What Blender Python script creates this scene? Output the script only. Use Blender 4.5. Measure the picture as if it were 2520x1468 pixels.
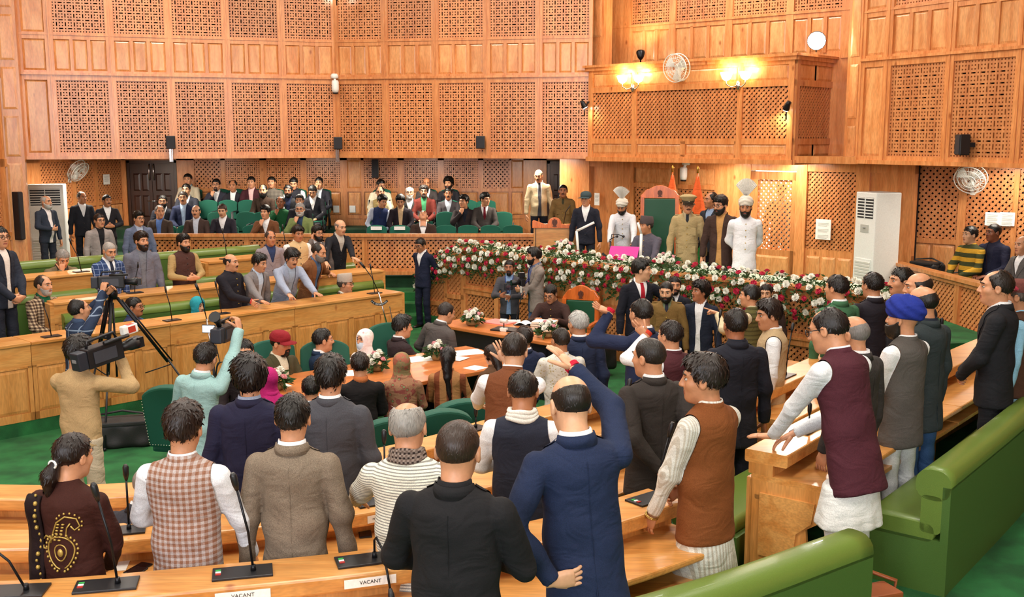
import bpy, bmesh, math, random
import numpy as np
from mathutils import Vector, Matrix
rng = random.Random(7)
PI = math.pi
R = math.radians
for o in list(bpy.data.objects):
 bpy.data.objects.remove(o)
SC = bpy.context.scene
COL = SC.collection

# ------------------------------------------------------------------ camera
FPX, HZ, HCAM = 2600.0, 340.0, 3.3           # focal length in pixels of the 2520x1468 frame, horizon row, eye height
TH = math.atan((734 - HZ) / FPX)
cam_d = bpy.data.cameras.new('camera')
cam_d.sensor_width = 36.0
cam_d.lens = FPX / 2520 * 36.0
cam_d.clip_end = 200
cam = bpy.data.objects.new('camera', cam_d)
COL.objects.link(cam)
cam.location = (0, 0, HCAM)
cam.rotation_euler = (PI / 2 - TH, 0, 0)
SC.camera = cam

# ------------------------------------------------------------------ world, lights, exposure
SC.view_settings.view_transform = 'Standard'
SC.view_settings.look = 'None'
SC.view_settings.exposure = 0.0
SC.view_settings.gamma = 1.0
SC.view_settings.use_curve_mapping = False
cy = SC.cycles
cy.max_bounces, cy.diffuse_bounces, cy.glossy_bounces, cy.transmission_bounces, cy.transparent_max_bounces = 4, 3, 2, 2, 4
cy.caustics_reflective = cy.caustics_refractive = False
cy.use_adaptive_sampling = True
cy.adaptive_threshold = 0.13
w = bpy.data.worlds.new('world')
SC.world = w
w.use_nodes = True
w.node_tree.nodes['Background'].inputs[0].default_value = (1.0, 0.93, 0.86, 1)
w.node_tree.nodes['Background'].inputs[1].default_value = 0.25

def area_light(name, loc, target, sx, sy, power, col):
 d = bpy.data.lights.new(name, 'AREA')
 d.shape = 'RECTANGLE'
 d.size, d.size_y = sx, sy
 d.energy = power
 d.color = col
 o = bpy.data.objects.new(name, d)
 COL.objects.link(o)
 o.location = loc
 o.rotation_euler = (Vector(target) - Vector(loc)).to_track_quat('-Z', 'Y').to_euler()
 return o

CEIL = 7.4
# rows of added fill lights at the unseen ceiling over the chamber
for cx in (-6.0, -1.5, 3.0):
 for cy in (3.0, 8.0, 13.0, 17.5):
  area_light('ceiling_fill_light', (cx, cy, CEIL - 0.12), (cx, cy, 0), 1.5, 1.5, 165, (1.0, 0.93, 0.84))
# fill lights added under the gallery soffit, to brighten the side seats and dais
for lx, ly in ((-7.2, 22.0), (-4.6, 22.6), (-2.0, 22.4), (0.4, 22.0), (3.6, 18.6), (4.6, 17.95), (7.2, 15.6), (-8.6, 21.2)):
 area_light('soffit_fill_light', (lx, ly, 2.885), (lx, ly, 0), 0.7, 0.7, 75 if lx < 2 else 34, (1.0, 0.90, 0.76))
# daylight through the two windows in the wall behind the camera
area_light('window_daylight', (-2.2, -3.8, 4.2), (-2.0, 12, 2.0), 2.6, 2.6, 420, (0.86, 0.92, 1.0))
area_light('window_daylight', (-7.0, -3.8, 5.2), (-3.0, 14, 2.0), 2.6, 2.6, 300, (0.86, 0.92, 1.0))
area_light('window_daylight', (3.4, -3.8, 4.6), (1.5, 12, 2.0), 2.6, 2.6, 320, (1.0, 0.97, 0.92))

# ------------------------------------------------------------------ pixel helpers (2520x1468 frame)
def ray(px, py):
 u = (px - 1260) / FPX
 v = (734 - py) / FPX
 return (u, math.cos(TH) + v * math.sin(TH), -math.sin(TH) + v * math.cos(TH))

def G(px, py, z=0.0):
 """point where the sight line through a pixel meets the level z"""
 d = ray(px, py)
 t = (z - HCAM) / d[2]
 return (d[0] * t, d[1] * t, z)

def AT(px, py, y):
 """point of a pixel's sight line at plan distance y"""
 d = ray(px, py)
 t = y / d[1]
 return (d[0] * t, y, HCAM + d[2] * t)

# ------------------------------------------------------------------ object helpers
def link(o, parent=None):
 COL.objects.link(o)
 if parent is not None:
  o.parent = parent
 return o

def tag(o, label=None, cat=None, group=None, kind=None):
 if label:
  o['label'] = label
 if cat:
  o['category'] = cat
 if group:
  o['group'] = group
 if kind:
  o['kind'] = kind
 return o

def empty(name, loc=(0, 0, 0), rz=0.0, label=None, cat=None, group=None):
 o = bpy.data.objects.new(name, None)
 COL.objects.link(o)
 o.location = loc
 o.rotation_euler = (0, 0, rz)
 o.empty_display_size = 0.1
 return tag(o, label, cat, group)

def np_mesh(name, V, F, smooth=False):
 """V (n,3), F list of index tuples or an (m,k) array"""
 me = bpy.data.meshes.new(name)
 if isinstance(F, np.ndarray):
  nf, k = F.shape
  me.vertices.add(len(V))
  me.vertices.foreach_set('co', np.ascontiguousarray(V, dtype=np.float32).ravel())
  me.loops.add(nf * k)
  me.loops.foreach_set('vertex_index', np.ascontiguousarray(F, dtype=np.int32).ravel())
  me.polygons.add(nf)
  me.polygons.foreach_set('loop_start', np.arange(0, nf * k, k, dtype=np.int32))
  me.polygons.foreach_set('loop_total', np.full(nf, k, dtype=np.int32))
 else:
  me.from_pydata([tuple(v) for v in V], [], F)
 if smooth:
  me.polygons.foreach_set('use_smooth', np.ones(len(me.polygons), dtype=bool))
 me.update(calc_edges=True)
 return me

def obj(name, me, mat=None, parent=None, smooth=None):
 if mat is not None and len(me.materials) == 0:
  me.materials.append(mat)
 o = bpy.data.objects.new(name, me)
 link(o, parent)
 return o

class MB:
 """collects boxes, bars, tubes and lathes into ONE mesh"""

 def __init__(s):
  s.v = []
  s.f = []
  s.sm = []

 def add(s, V, F, smooth=False):
  n = len(s.v)
  s.v.extend([tuple(map(float, p)) for p in V])
  s.f.extend([tuple(i + n for i in f) for f in F])
  s.sm.extend([smooth] * len(F))
  return s

 def box(s, x0, x1, y0, y1, z0, z1):
  V = [(x, y, z) for x in (x0, x1) for y in (y0, y1) for z in (z0, z1)]
  return s.add(V, [(0, 1, 3, 2), (4, 6, 7, 5), (0, 4, 5, 1), (2, 3, 7, 6), (0, 2, 6, 4), (1, 5, 7, 3)])

 def obox(s, c, ax, ay, az):
  """box by centre and three half-axis vectors"""
  c, ax, ay, az = Vector(c), Vector(ax), Vector(ay), Vector(az)
  V = [c + ax * i + ay * j + az * k for i in (-1, 1) for j in (-1, 1) for k in (-1, 1)]
  return s.add(V, [(0, 1, 3, 2), (4, 6, 7, 5), (0, 4, 5, 1), (2, 3, 7, 6), (0, 2, 6, 4), (1, 5, 7, 3)])

 def prism(s, poly, axis, t0, t1):
  """polygon in a plane extruded along an axis ('x','y','z')"""
  n = len(poly)

  def p3(p, t):
   return {'x': (t, p[0], p[1]), 'y': (p[0], t, p[1]), 'z': (p[0], p[1], t)}[axis]
  V = [p3(p, t0) for p in poly] + [p3(p, t1) for p in poly]
  F = [tuple(range(n))[::-1], tuple(range(n, 2 * n))] + [(i, (i + 1) % n, n + (i + 1) % n, n + i) for i in range(n)]
  return s.add(V, F)

 def tube(s, pts, r, n=8, caps=True, smooth=True):
  pts = [Vector(p) for p in pts]
  rs = r if isinstance(r, (list, tuple)) else [r] * len(pts)
  V = []
  up = None
  for i, p in enumerate(pts):
   d = (pts[min(i + 1, len(pts) - 1)] - pts[max(i - 1, 0)])
   d = d.normalized() if d.length > 1e-9 else Vector((0, 0, 1))
   if up is None:
    up = d.orthogonal().normalized()
   else:
    up = (up - d * up.dot(d))
    up = up.normalized() if up.length > 1e-6 else d.orthogonal().normalized()
   q = d.cross(up)
   for k in range(n):
    a = 2 * PI * k / n
    V.append(p + (up * math.cos(a) + q * math.sin(a)) * rs[i])
  F = []
  for i in range(len(pts) - 1):
   for k in range(n):
    F.append((i * n + k, i * n + (k + 1) % n, (i + 1) * n + (k + 1) % n, (i + 1) * n + k))
  s.add(V, F, smooth)
  if caps:
   b = len(s.v) - len(V)
   s.f.append(tuple(b + k for k in range(n))[::-1])
   s.f.append(tuple(b + (len(pts) - 1) * n + k for k in range(n)))
   s.sm += [False, False]
  return s

 def lathe(s, prof, n=16, c=(0, 0, 0), smooth=True, cap=True):
  V = [(c[0] + r * math.cos(2 * PI * k / n), c[1] + r * math.sin(2 * PI * k / n), c[2] + z) for (r, z) in prof for k in range(n)]
  F = [(i * n + k, i * n + (k + 1) % n, (i + 1) * n + (k + 1) % n, (i + 1) * n + k) for i in range(len(prof) - 1) for k in range(n)]
  b = len(s.v)
  s.add(V, F, smooth)
  if cap:
   s.f += [tuple(b + k for k in range(n))[::-1], tuple(b + (len(prof) - 1) * n + k for k in range(n))]
   s.sm += [False, False]
  return s

 def ball(s, c, r, n=10, m=6, sc=(1, 1, 1)):
  V = []
  for i in range(m + 1):
   t = PI * i / m
   for k in range(n):
    a = 2 * PI * k / n
    V.append((c[0] + r * sc[0] * math.sin(t) * math.cos(a), c[1] + r * sc[1] * math.sin(t) * math.sin(a), c[2] - r * sc[2] * math.cos(t)))
  F = [(i * n + k, i * n + (k + 1) % n, (i + 1) * n + (k + 1) % n, (i + 1) * n + k) for i in range(m) for k in range(n)]
  return s.add(V, F, True)

 def mesh(s, name):
  me = bpy.data.meshes.new(name)
  me.from_pydata(s.v, [], s.f)
  me.polygons.foreach_set('use_smooth', np.array(s.sm, dtype=bool))
  me.update()
  return me

 def build(s, name, mat, parent=None, bevel=0.0):
  me = s.mesh(name)
  if bevel:
   bm = bmesh.new()
   bm.from_mesh(me)
   bmesh.ops.remove_doubles(bm, verts=bm.verts, dist=1e-5)
   bmesh.ops.bevel(bm, geom=[e for e in bm.edges if e.calc_face_angle(0) > 0.6], offset=bevel, segments=2, affect='EDGES', profile=0.6)
   bm.to_mesh(me)
   bm.free()
  return obj(name, me, mat, parent)

def copy_tree(o, parent=None):
 c = o.copy()
 COL.objects.link(c)
 c.parent = parent
 for ch in o.children:
  copy_tree(ch, c)
 return c

# ------------------------------------------------------------------ materials
MATS = {}

def new_mat(name):
 m = bpy.data.materials.new(name)
 m.use_nodes = True
 nt = m.node_tree
 b = nt.nodes['Principled BSDF']
 return m, nt, b

def lin(c):
 """sRGB hex -> linear"""
 c = c.lstrip('#')
 out = []
 for i in (0, 2, 4):
  x = int(c[i:i + 2], 16) / 255
  out.append(x / 12.92 if x <= 0.04045 else ((x + 0.055) / 1.055) ** 2.4)
 return (*out, 1.0)

def node(nt, t, **kw):
 n = nt.nodes.new(t)
 for k, v in kw.items():
  setattr(n, k, v)
 return n

def plain(name, col, rough=0.5, metal=0.0, spec=0.5, bump=0.0, scale=60.0, coat=0.0, emit=0.0):
 if name in MATS:
  return MATS[name]
 m, nt, b = new_mat(name)
 c = lin(col) if isinstance(col, str) else (*col, 1.0)
 b.inputs['Base Color'].default_value = c
 b.inputs['Roughness'].default_value = rough
 b.inputs['Metallic'].default_value = metal
 b.inputs['Specular IOR Level'].default_value = spec
 b.inputs['Coat Weight'].default_value = coat
 if emit:
  b.inputs['Emission Color'].default_value = c
  b.inputs['Emission Strength'].default_value = emit
 tc = node(nt, 'ShaderNodeTexCoord')
 nz = node(nt, 'ShaderNodeTexNoise')
 nz.inputs['Scale'].default_value = scale
 nz.inputs['Detail'].default_value = 1
 nt.links.new(tc.outputs['Object'], nz.inputs['Vector'])
 # slight unevenness of colour so that no surface is perfectly flat
 mx = node(nt, 'ShaderNodeMix', data_type='RGBA', blend_type='MULTIPLY')
 mx.inputs[0].default_value = 0.18
 mx.inputs[6].default_value = c
 nt.links.new(nz.outputs['Color'], mx.inputs[7])
 hs = node(nt, 'ShaderNodeHueSaturation')
 hs.inputs['Saturation'].default_value = 0.0
 hs.inputs['Value'].default_value = 1.75
 nt.links.new(nz.outputs['Color'], hs.inputs['Color'])
 nt.links.new(hs.outputs[0], mx.inputs[7])
 if not emit:
  nt.links.new(mx.outputs[2], b.inputs['Base Color'])
 if bump:
  bp = node(nt, 'ShaderNodeBump')
  bp.inputs['Strength'].default_value = bump
  bp.inputs['Distance'].default_value = 0.004
  nt.links.new(nz.outputs['Fac'], bp.inputs['Height'])
  nt.links.new(bp.outputs[0], b.inputs['Normal'])
 MATS[name] = m
 return m

def wood(name, c1, c2, rough=0.25, coat=0.35, stretch=(7, 7, 0.7), knots=True):
 if name in MATS:
  return MATS[name]
 m, nt, b = new_mat(name)
 tc = node(nt, 'ShaderNodeTexCoord')
 oi = node(nt, 'ShaderNodeObjectInfo')
 ad = node(nt, 'ShaderNodeVectorMath', operation='ADD')
 cx = node(nt, 'ShaderNodeCombineXYZ')
 mu = node(nt, 'ShaderNodeMath', operation='MULTIPLY')
 mu.inputs[1].default_value = 37.0
 nt.links.new(oi.outputs['Random'], mu.inputs[0])
 for i in range(3):
  nt.links.new(mu.outputs[0], cx.inputs[i])
 nt.links.new(tc.outputs['Object'], ad.inputs[0])
 nt.links.new(cx.outputs[0], ad.inputs[1])
 mp = node(nt, 'ShaderNodeMapping')
 mp.inputs['Scale'].default_value = stretch
 nt.links.new(ad.outputs[0], mp.inputs['Vector'])
 n1 = node(nt, 'ShaderNodeTexNoise')
 n1.inputs['Scale'].default_value = 1.6
 n1.inputs['Detail'].default_value = 3
 n1.inputs['Distortion'].default_value = 0.8
 nt.links.new(mp.outputs[0], n1.inputs['Vector'])
 cr = node(nt, 'ShaderNodeValToRGB')
 cr.color_ramp.elements[0].position = 0.32
 cr.color_ramp.elements[0].color = lin(c2)
 cr.color_ramp.elements[1].position = 0.62
 cr.color_ramp.elements[1].color = lin(c1)
 nt.links.new(n1.outputs['Fac'], cr.inputs['Fac'])
 # fine grain
 mp2 = node(nt, 'ShaderNodeMapping')
 mp2.inputs['Scale'].default_value = tuple(x * 14 for x in stretch)
 nt.links.new(ad.outputs[0], mp2.inputs['Vector'])
 n2 = node(nt, 'ShaderNodeTexNoise')
 n2.inputs['Scale'].default_value = 1.0
 n2.inputs['Detail'].default_value = 1
 nt.links.new(mp2.outputs[0], n2.inputs['Vector'])
 r2 = node(nt, 'ShaderNodeMapRange')
 r2.inputs['From Min'].default_value = 0.3
 r2.inputs['From Max'].default_value = 0.7
 r2.inputs['To Min'].default_value = 0.84
 r2.inputs['To Max'].default_value = 1.08
 nt.links.new(n2.outputs['Fac'], r2.inputs['Value'])
 # piece to piece tone
 r3 = node(nt, 'ShaderNodeMapRange')
 r3.inputs['To Min'].default_value = 0.88
 r3.inputs['To Max'].default_value = 1.08
 nt.links.new(oi.outputs['Random'], r3.inputs['Value'])
 mm = node(nt, 'ShaderNodeMath', operation='MULTIPLY')
 nt.links.new(r2.outputs[0], mm.inputs[0])
 nt.links.new(r3.outputs[0], mm.inputs[1])
 sc = node(nt, 'ShaderNodeVectorMath', operation='SCALE')
 nt.links.new(cr.outputs[0], sc.inputs[0])
 nt.links.new(mm.outputs[0], sc.inputs['Scale'])
 out = sc.outputs[0]
 if knots:
  vo = node(nt, 'ShaderNodeTexVoronoi')
  vo.inputs['Scale'].default_value = 1.0
  mp3 = node(nt, 'ShaderNodeMapping')
  mp3.inputs['Scale'].default_value = (3.2, 3.2, 1.7)
  nt.links.new(ad.outputs[0], mp3.inputs['Vector'])
  nt.links.new(mp3.outputs[0], vo.inputs['Vector'])
  kr = node(nt, 'ShaderNodeMapRange')
  kr.inputs['From Min'].default_value = 0.03
  kr.inputs['From Max'].default_value = 0.10
  kr.inputs['To Min'].default_value = 0.75
  kr.inputs['To Max'].default_value = 0.0
  nt.links.new(vo.outputs['Distance'], kr.inputs['Value'])
  mk = node(nt, 'ShaderNodeMix', data_type='RGBA')
  nt.links.new(kr.outputs[0], mk.inputs[0])
  nt.links.new(out, mk.inputs[6])
  mk.inputs[7].default_value = lin('#8A3F16')
  out = mk.outputs[2]
 nt.links.new(out, b.inputs['Base Color'])
 b.inputs['Roughness'].default_value = rough
 b.inputs['Specular IOR Level'].default_value = 0.5 + 0.6 * coat
 bp = node(nt, 'ShaderNodeBump')
 bp.inputs['Strength'].default_value = 0.12
 bp.inputs['Distance'].default_value = 0.003
 nt.links.new(n1.outputs['Fac'], bp.inputs['Height'])
 nt.links.new(bp.outputs[0], b.inputs['Normal'])
 MATS[name] = m
 return m

def carpet(name, c1, c2):
 if name in MATS:
  return MATS[name]
 m, nt, b = new_mat(name)
 tc = node(nt, 'ShaderNodeTexCoord')
 n1 = node(nt, 'ShaderNodeTexNoise')
 n1.inputs['Scale'].default_value = 3.5
 n1.inputs['Detail'].default_value = 4
 n2 = node(nt, 'ShaderNodeTexNoise')
 n2.inputs['Scale'].default_value = 160
 n2.inputs['Detail'].default_value = 2
 for n in (n1, n2):
  nt.links.new(tc.outputs['Object'], n.inputs['Vector'])
 cr = node(nt, 'ShaderNodeValToRGB')
 cr.color_ramp.elements[0].position = 0.35
 cr.color_ramp.elements[0].color = lin(c2)
 cr.color_ramp.elements[1].position = 0.65
 cr.color_ramp.elements[1].color = lin(c1)
 nt.links.new(n1.outputs['Fac'], cr.inputs['Fac'])
 nt.links.new(cr.outputs[0], b.inputs['Base Color'])
 b.inputs['Roughness'].default_value = 0.95
 bp = node(nt, 'ShaderNodeBump')
 bp.inputs['Strength'].default_value = 0.6
 bp.inputs['Distance'].default_value = 0.01
 nt.links.new(n2.outputs['Fac'], bp.inputs['Height'])
 nt.links.new(bp.outputs[0], b.inputs['Normal'])
 MATS[name] = m
 return m

W_WALL = wood('varnished_cedar', '#E0985C', '#C87A42')
W_PAN = wood('cedar_panel', '#E5A468', '#CE8248', stretch=(5, 5, 0.9))
W_LAT = wood('cedar_lattice', '#DA925A', '#C47A48', rough=0.3, coat=0.3, knots=False)
W_DESK = wood('desk_wood', '#DDA05A', '#CB8540', stretch=(0.6, 6, 6), rough=0.32, coat=0.3)
W_DESKP = wood('desk_panel_wood', '#DA9A56', '#C98440', stretch=(5, 5, 0.8), rough=0.35, coat=0.2)
W_RED = wood('red_stained_wood', '#D9702E', '#BE5A22', rough=0.25, coat=0.5, knots=False)
W_TABLE = wood('table_veneer', '#CF7E42', '#B96833', stretch=(0.8, 6, 6), rough=0.3, coat=0.4, knots=False)
W_DARK = wood('dark_door_wood', '#3A1C14', '#2A130E', rough=0.3, coat=0.4, knots=False)
VOID = plain('dark_void_shade', '#1C0A07', 0.9)  # near-black colour paints in the shade of the hollow behind the lattices
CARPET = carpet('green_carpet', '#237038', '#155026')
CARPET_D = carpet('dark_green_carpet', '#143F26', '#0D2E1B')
LEATHER = plain('olive_green_leather', '#637A32', 0.38, spec=0.5, bump=0.15, scale=180, coat=0.1)
LEATHER_D = plain('olive_green_leather_back', '#48652B', 0.42, bump=0.15, scale=180)
CHAIRG = plain('green_chair_cloth', '#0C5A47', 0.85, bump=0.3, scale=300)
BLACK = plain('black_plastic', '#16161A', 0.4)
BLACKM = plain('black_metal', '#202024', 0.35, metal=0.6)
CHROME = plain('chrome', '#C8C8CC', 0.2, metal=1.0)
WHITE = plain('white_plastic', '#EDEDE8', 0.4)
PAPER = plain('white_paper', '#F2EFE8', 0.8)
GREY = plain('grey_plastic', '#8A8A8C', 0.5)

# ================================================================== ROOM SHELL
def UZ(A, B, px, py):
 """where a pixel's sight line meets the upright plane over the plan line A-B: (distance from A, height)"""
 d = ray(px, py)
 L = math.hypot(B[0] - A[0], B[1] - A[1])
 ex, ey = (B[0] - A[0]) / L, (B[1] - A[1]) / L
 # d*t = A + s*e
 det = d[0] * (-ey) + ex * d[1]
 t = (A[0] * (-ey) + ex * A[1]) / det
 s = (d[0] * A[1] - d[1] * A[0]) / det
 s = ((d[0] * t - A[0]) * ex + (d[1] * t - A[1]) * ey)
 return s, HCAM + d[2] * t

def seg_place(o, A, B, z=0.0):
 o.location = (A[0], A[1], z)
 o.rotation_euler = (0, 0, math.atan2(B[1] - A[1], B[0] - A[0]))
 return o

def seglen(A, B):
 return math.hypot(B[0] - A[0], B[1] - A[1])

_LAT = {}

def lattice_square(nx, ny, pitch=0.05):
 """pierced screen of square holes and slots; returns (mesh, width, height); front at y=0"""
 key = ('s', nx, ny)
 if key in _LAT:
  return _LAT[key]
 m = 0.30 * pitch
 xs = np.array([c * pitch + d for c in range(nx) for d in (0, m, pitch - m)] + [nx * pitch])
 zs = np.array([c * pitch + d for c in range(ny) for d in (0, m, pitch - m)] + [ny * pitch])
 void = np.zeros((3 * nx, 3 * ny), bool)
 void[1::3, 1::3] = True
 for i in range(1, nx - 1):
  for j in range(1, ny - 1):
   ii, jj = (i - 1) % 3, (j - 1) % 3
   if jj == 0 and ii == 1 and i + 1 < nx - 1:      # lying slot over two columns
    void[3 * i + 1:3 * i + 5, 3 * j + 1] = True
   if jj == 1 and ii == 0 and j + 1 < ny - 1:      # standing slot over two rows
    void[3 * i + 1, 3 * j + 1:3 * j + 5] = True
 V, F = [], []
 t = 0.03

 def q(a, b, c, d):
  n = len(V)
  V.extend((a, b, c, d))
  F.append((n, n + 1, n + 2, n + 3))
 X, Z = 3 * nx, 3 * ny
 for j in range(Z):
  i = 0
  while i < X:
   if void[i, j]:
    i += 1
    continue
   k = i
   while k < X and not void[k, j]:
    k += 1
   q((xs[i], 0, zs[j]), (xs[k], 0, zs[j]), (xs[k], 0, zs[j + 1]), (xs[i], 0, zs[j + 1]))
   i = k
 for i in range(X):
  for j in range(Z):
   if not void[i, j]:
    continue
   if not void[i - 1, j]:
    q((xs[i], 0, zs[j]), (xs[i], 0, zs[j + 1]), (xs[i], t, zs[j + 1]), (xs[i], t, zs[j]))
   if not void[i + 1, j]:
    q((xs[i + 1], 0, zs[j + 1]), (xs[i + 1], 0, zs[j]), (xs[i + 1], t, zs[j]), (xs[i + 1], t, zs[j + 1]))
   if not void[i, j - 1]:
    q((xs[i + 1], 0, zs[j]), (xs[i], 0, zs[j]), (xs[i], t, zs[j]), (xs[i + 1], t, zs[j]))
   if not void[i, j + 1]:
    q((xs[i], 0, zs[j + 1]), (xs[i + 1], 0, zs[j + 1]), (xs[i + 1], t, zs[j + 1]), (xs[i], t, zs[j + 1]))
 me = np_mesh('lattice_panel', V, np.array(F))
 me.materials.append(W_LAT)
 _LAT[key] = (me, nx * pitch, ny * pitch)
 return _LAT[key]

def lattice_diag(w, h, pitch=0.062, bar=0.030):
 """two layers of crossing diagonal laths inside w x h; front at y=0"""
 key = ('d', round(w, 2), round(h, 2), pitch)
 if key in _LAT:
  return _LAT[key]
 mb = MB()
 s2 = math.sqrt(0.5)
 for layer, sg in ((0, 1), (1, -1)):
  y0 = 0.0 + 0.008 * layer
  c = -h if sg > 0 else 0.0
  cmax = w if sg > 0 else w + h
  c += pitch * 0.5
  while c < cmax:
   # line x = c + sg*z  -> clip z to the rectangle
   if sg > 0:
    z0, z1 = max(0, -c), min(h, w - c)
   else:
    z0, z1 = max(0, c - w), min(h, c)
   if z1 - z0 > 0.01:
    a = Vector((c + sg * z0, y0 + 0.004, z0))
    b = Vector((c + sg * z1, y0 + 0.004, z1))
    d = (b - a)
    mb.obox((a + b) / 2, d / 2, (0, 0.004, 0), Vector((-sg * s2, 0, s2)) * bar / 2 if sg > 0 else Vector((s2, 0, s2)) * bar / 2)
   c += pitch
 me = mb.mesh('lattice_panel')
 me.materials.append(W_LAT)
 _LAT[key] = (me, w, h)
 return _LAT[key]

def _panel_mesh():
 # raised and fielded panel in a unit square x,z 0..1 ; made per size so the bevel keeps its width
 pass

_PAN = {}

def raised_panel(w, h, mat, proud=0.018, edge=0.035):
 key = (round(w, 2), round(h, 2), mat.name, proud)
 if key in _PAN:
  return _PAN[key]
 e = min(edge, w * 0.22, h * 0.22)
 V = [(0, 0, 0), (w, 0, 0), (w, 0, h), (0, 0, h),
   (0, -0.006, 0), (w, -0.006, 0), (w, -0.006, h), (0, -0.006, h),
   (e, -proud, e), (w - e, -proud, e), (w - e, -proud, h - e), (e, -proud, h - e)]
 F = [(0, 1, 5, 4), (1, 2, 6, 5), (2, 3, 7, 6), (3, 0, 4, 7), (4, 5, 9, 8), (5, 6, 10, 9), (6, 7, 11, 10), (7, 4, 8, 11), (8, 9, 10, 11), (3, 2, 1, 0)]
 me = np_mesh('panel', V, F)
 me.materials.append(mat)
 _PAN[key] = me
 return me

def put(me, name, parent, x, y, z, sx=1, sz=1):
 o = bpy.data.objects.new(name, me)
 COL.objects.link(o)
 o.parent = parent
 o.location = (x, y, z)
 o.scale = (sx, 1, sz)
 return o

def put_square(parent, x0, x1, z0, z1, y=0.0):
 w, h = x1 - x0, z1 - z0
 nx, ny = max(3, round(w / 0.05)), max(3, round(h / 0.05))
 me, mw, mh = lattice_square(nx, ny)
 o = put(me, 'lattice_panel', parent, x0, y, z0, w / mw, h / mh)
 o['kind'] = 'stuff'

def put_diag(parent, x0, x1, z0, z1, y=0.0, pitch=0.078):
 w, h = x1 - x0, z1 - z0
 me, mw, mh = lattice_diag(round(w, 1) or w, round(h, 1) or h, pitch, pitch * 0.42)
 o = put(me, 'lattice_panel', parent, x0, y, z0, w / mw, h / mh)
 o['kind'] = 'stuff'

def put_panel(parent, x0, x1, z0, z1, mat=W_PAN, y=0.0, proud=0.018):
 put(raised_panel(x1 - x0, z1 - z0, mat, proud), 'panel', parent, x0, y, z0)

def struct(name, mb, mat, A=None, B=None, label=None):
 o = mb.build(name, mat)
 o['kind'] = 'structure'
 if A is not None:
  seg_place(o, A, B)
 return o

# plan of the chamber (metres, camera over the origin looking along +y)
ZB = 2.92
WL0, WL1 = (-8.80, 19.28), (-3.43, 21.0)
WM1 = (1.49, 20.0)
WR0, WR1 = (5.25, 16.17), (8.1, 11.0)
Z_L1, Z_L1T, Z_R, Z_P0, Z_P1, Z_R2, Z_L2, Z_L2T = 3.04, 4.34, 4.47, 4.51, 5.06, 5.16, 5.18, 6.53

def upper_wall(name, A, B, cols):
 """cols: list of ('solid'|'bay', width); the jettied upper wall of the gallery floor"""
 L = seglen(A, B)
 tot = sum(c[1] for c in cols)
 k = L / tot
 st = 0.07
 mb = MB()
 mb.box(0, L, -0.05, 0.10, ZB, ZB + 0.06)
 mb.box(0, L, -0.025, 0.10, ZB + 0.06, Z_L1)
 mb.box(0, L, -0.025, 0.10, Z_L1T, Z_R - 0.04)
 mb.box(0, L, -0.06, 0.10, Z_R - 0.04, Z_R)
 mb.box(0, L, -0.02, 0.10, Z_R, Z_P0)
 mb.box(0, L, -0.02, 0.10, Z_P1, Z_R2)
 mb.box(0, L, -0.035, 0.10, Z_R2 - 0.03, Z_R2)
 mb.box(0, L, -0.02, 0.10, Z_R2, Z_L2)
 mb.box(0, L, -0.02, 0.10, Z_L2T, CEIL)
 x = 0.0
 items = []
 for typ, wd in cols:
  wd *= k
  x0, x1 = x + st, x + wd - st
  mb.box(x, x0, -0.03, 0.10, ZB + 0.06, CEIL)
  mb.box(x1, x + wd, -0.03, 0.10, ZB + 0.06, CEIL)
  mb.box(x - 0.012, x + 0.012, -0.045, 0.0, ZB + 0.06, CEIL)
  items.append((typ, x0, x1))
  x += wd
 o = struct(name, mb, W_WALL, A, B)
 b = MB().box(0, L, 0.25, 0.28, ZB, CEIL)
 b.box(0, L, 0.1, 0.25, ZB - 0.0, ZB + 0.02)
 b.build('shade_backing', VOID, o)
 for typ, x0, x1 in items:
  if typ == 'bay':
   put_square(o, x0 - 0.004, x1 + 0.004, Z_L1 - 0.004, Z_L1T + 0.004)
   put_square(o, x0 - 0.004, x1 + 0.004, Z_L2 - 0.004, Z_L2T + 0.004)
   wn = (x1 - x0 + 0.0) / 3
   m2 = MB()
   for i in (1, 2):
    m2.box(x0 + wn * i - 0.03, x0 + wn * i + 0.03, -0.02, 0.06, Z_P0, Z_P1)
   m2.build('stile', W_WALL, o)
   for i in range(3):
    put_panel(o, x0 + wn * i + (0.03 if i else 0), x0 + wn * (i + 1) - (0.03 if i < 2 else 0), Z_P0, Z_P1, y=0.012)
  else:
   for z0, z1 in ((Z_L1, Z_L1T), (Z_P0, Z_P1), (Z_L2, Z_L2T)):
    put_panel(o, x0, x1, z0, z1, y=0.012)
 return o

upper_wall('wall_back_left', WL0, WL1, [('solid', 0.52)] + [('bay', 1.03)] * 5)
upper_wall('wall_back', WL1, WM1, [('bay', 1.0)] * 5)
upper_wall('wall_right', WR0, WR1, [('solid', 0.46)] + [('bay', 1.0)] * 5)
# soffit of the gallery floor over the side aisles
sf = MB()
sf.prism([WL0, WL1, (-3.3, 24.6), (-10.5, 24.6)], 'z', ZB, ZB + 0.12)
sf.prism([WL1, WM1, (1.9, 21.3), (2.0, 24.6), (-3.3, 24.6)], 'z', ZB, ZB + 0.12)
sf.prism([(1.49, 20.0), (4.47, 17.0), (5.25, 16.17), (7.6, 18.6), (2.0, 24.6), (1.9, 21.3)], 'z', ZB - 0.01, ZB + 0.10)
sf.prism([WR0, WR1, (12.0, 12.0), (8.6, 17.2), (7.6, 18.6)], 'z', ZB, ZB + 0.12)
struct('trim_gallery_soffit', sf, W_WALL)

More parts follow.
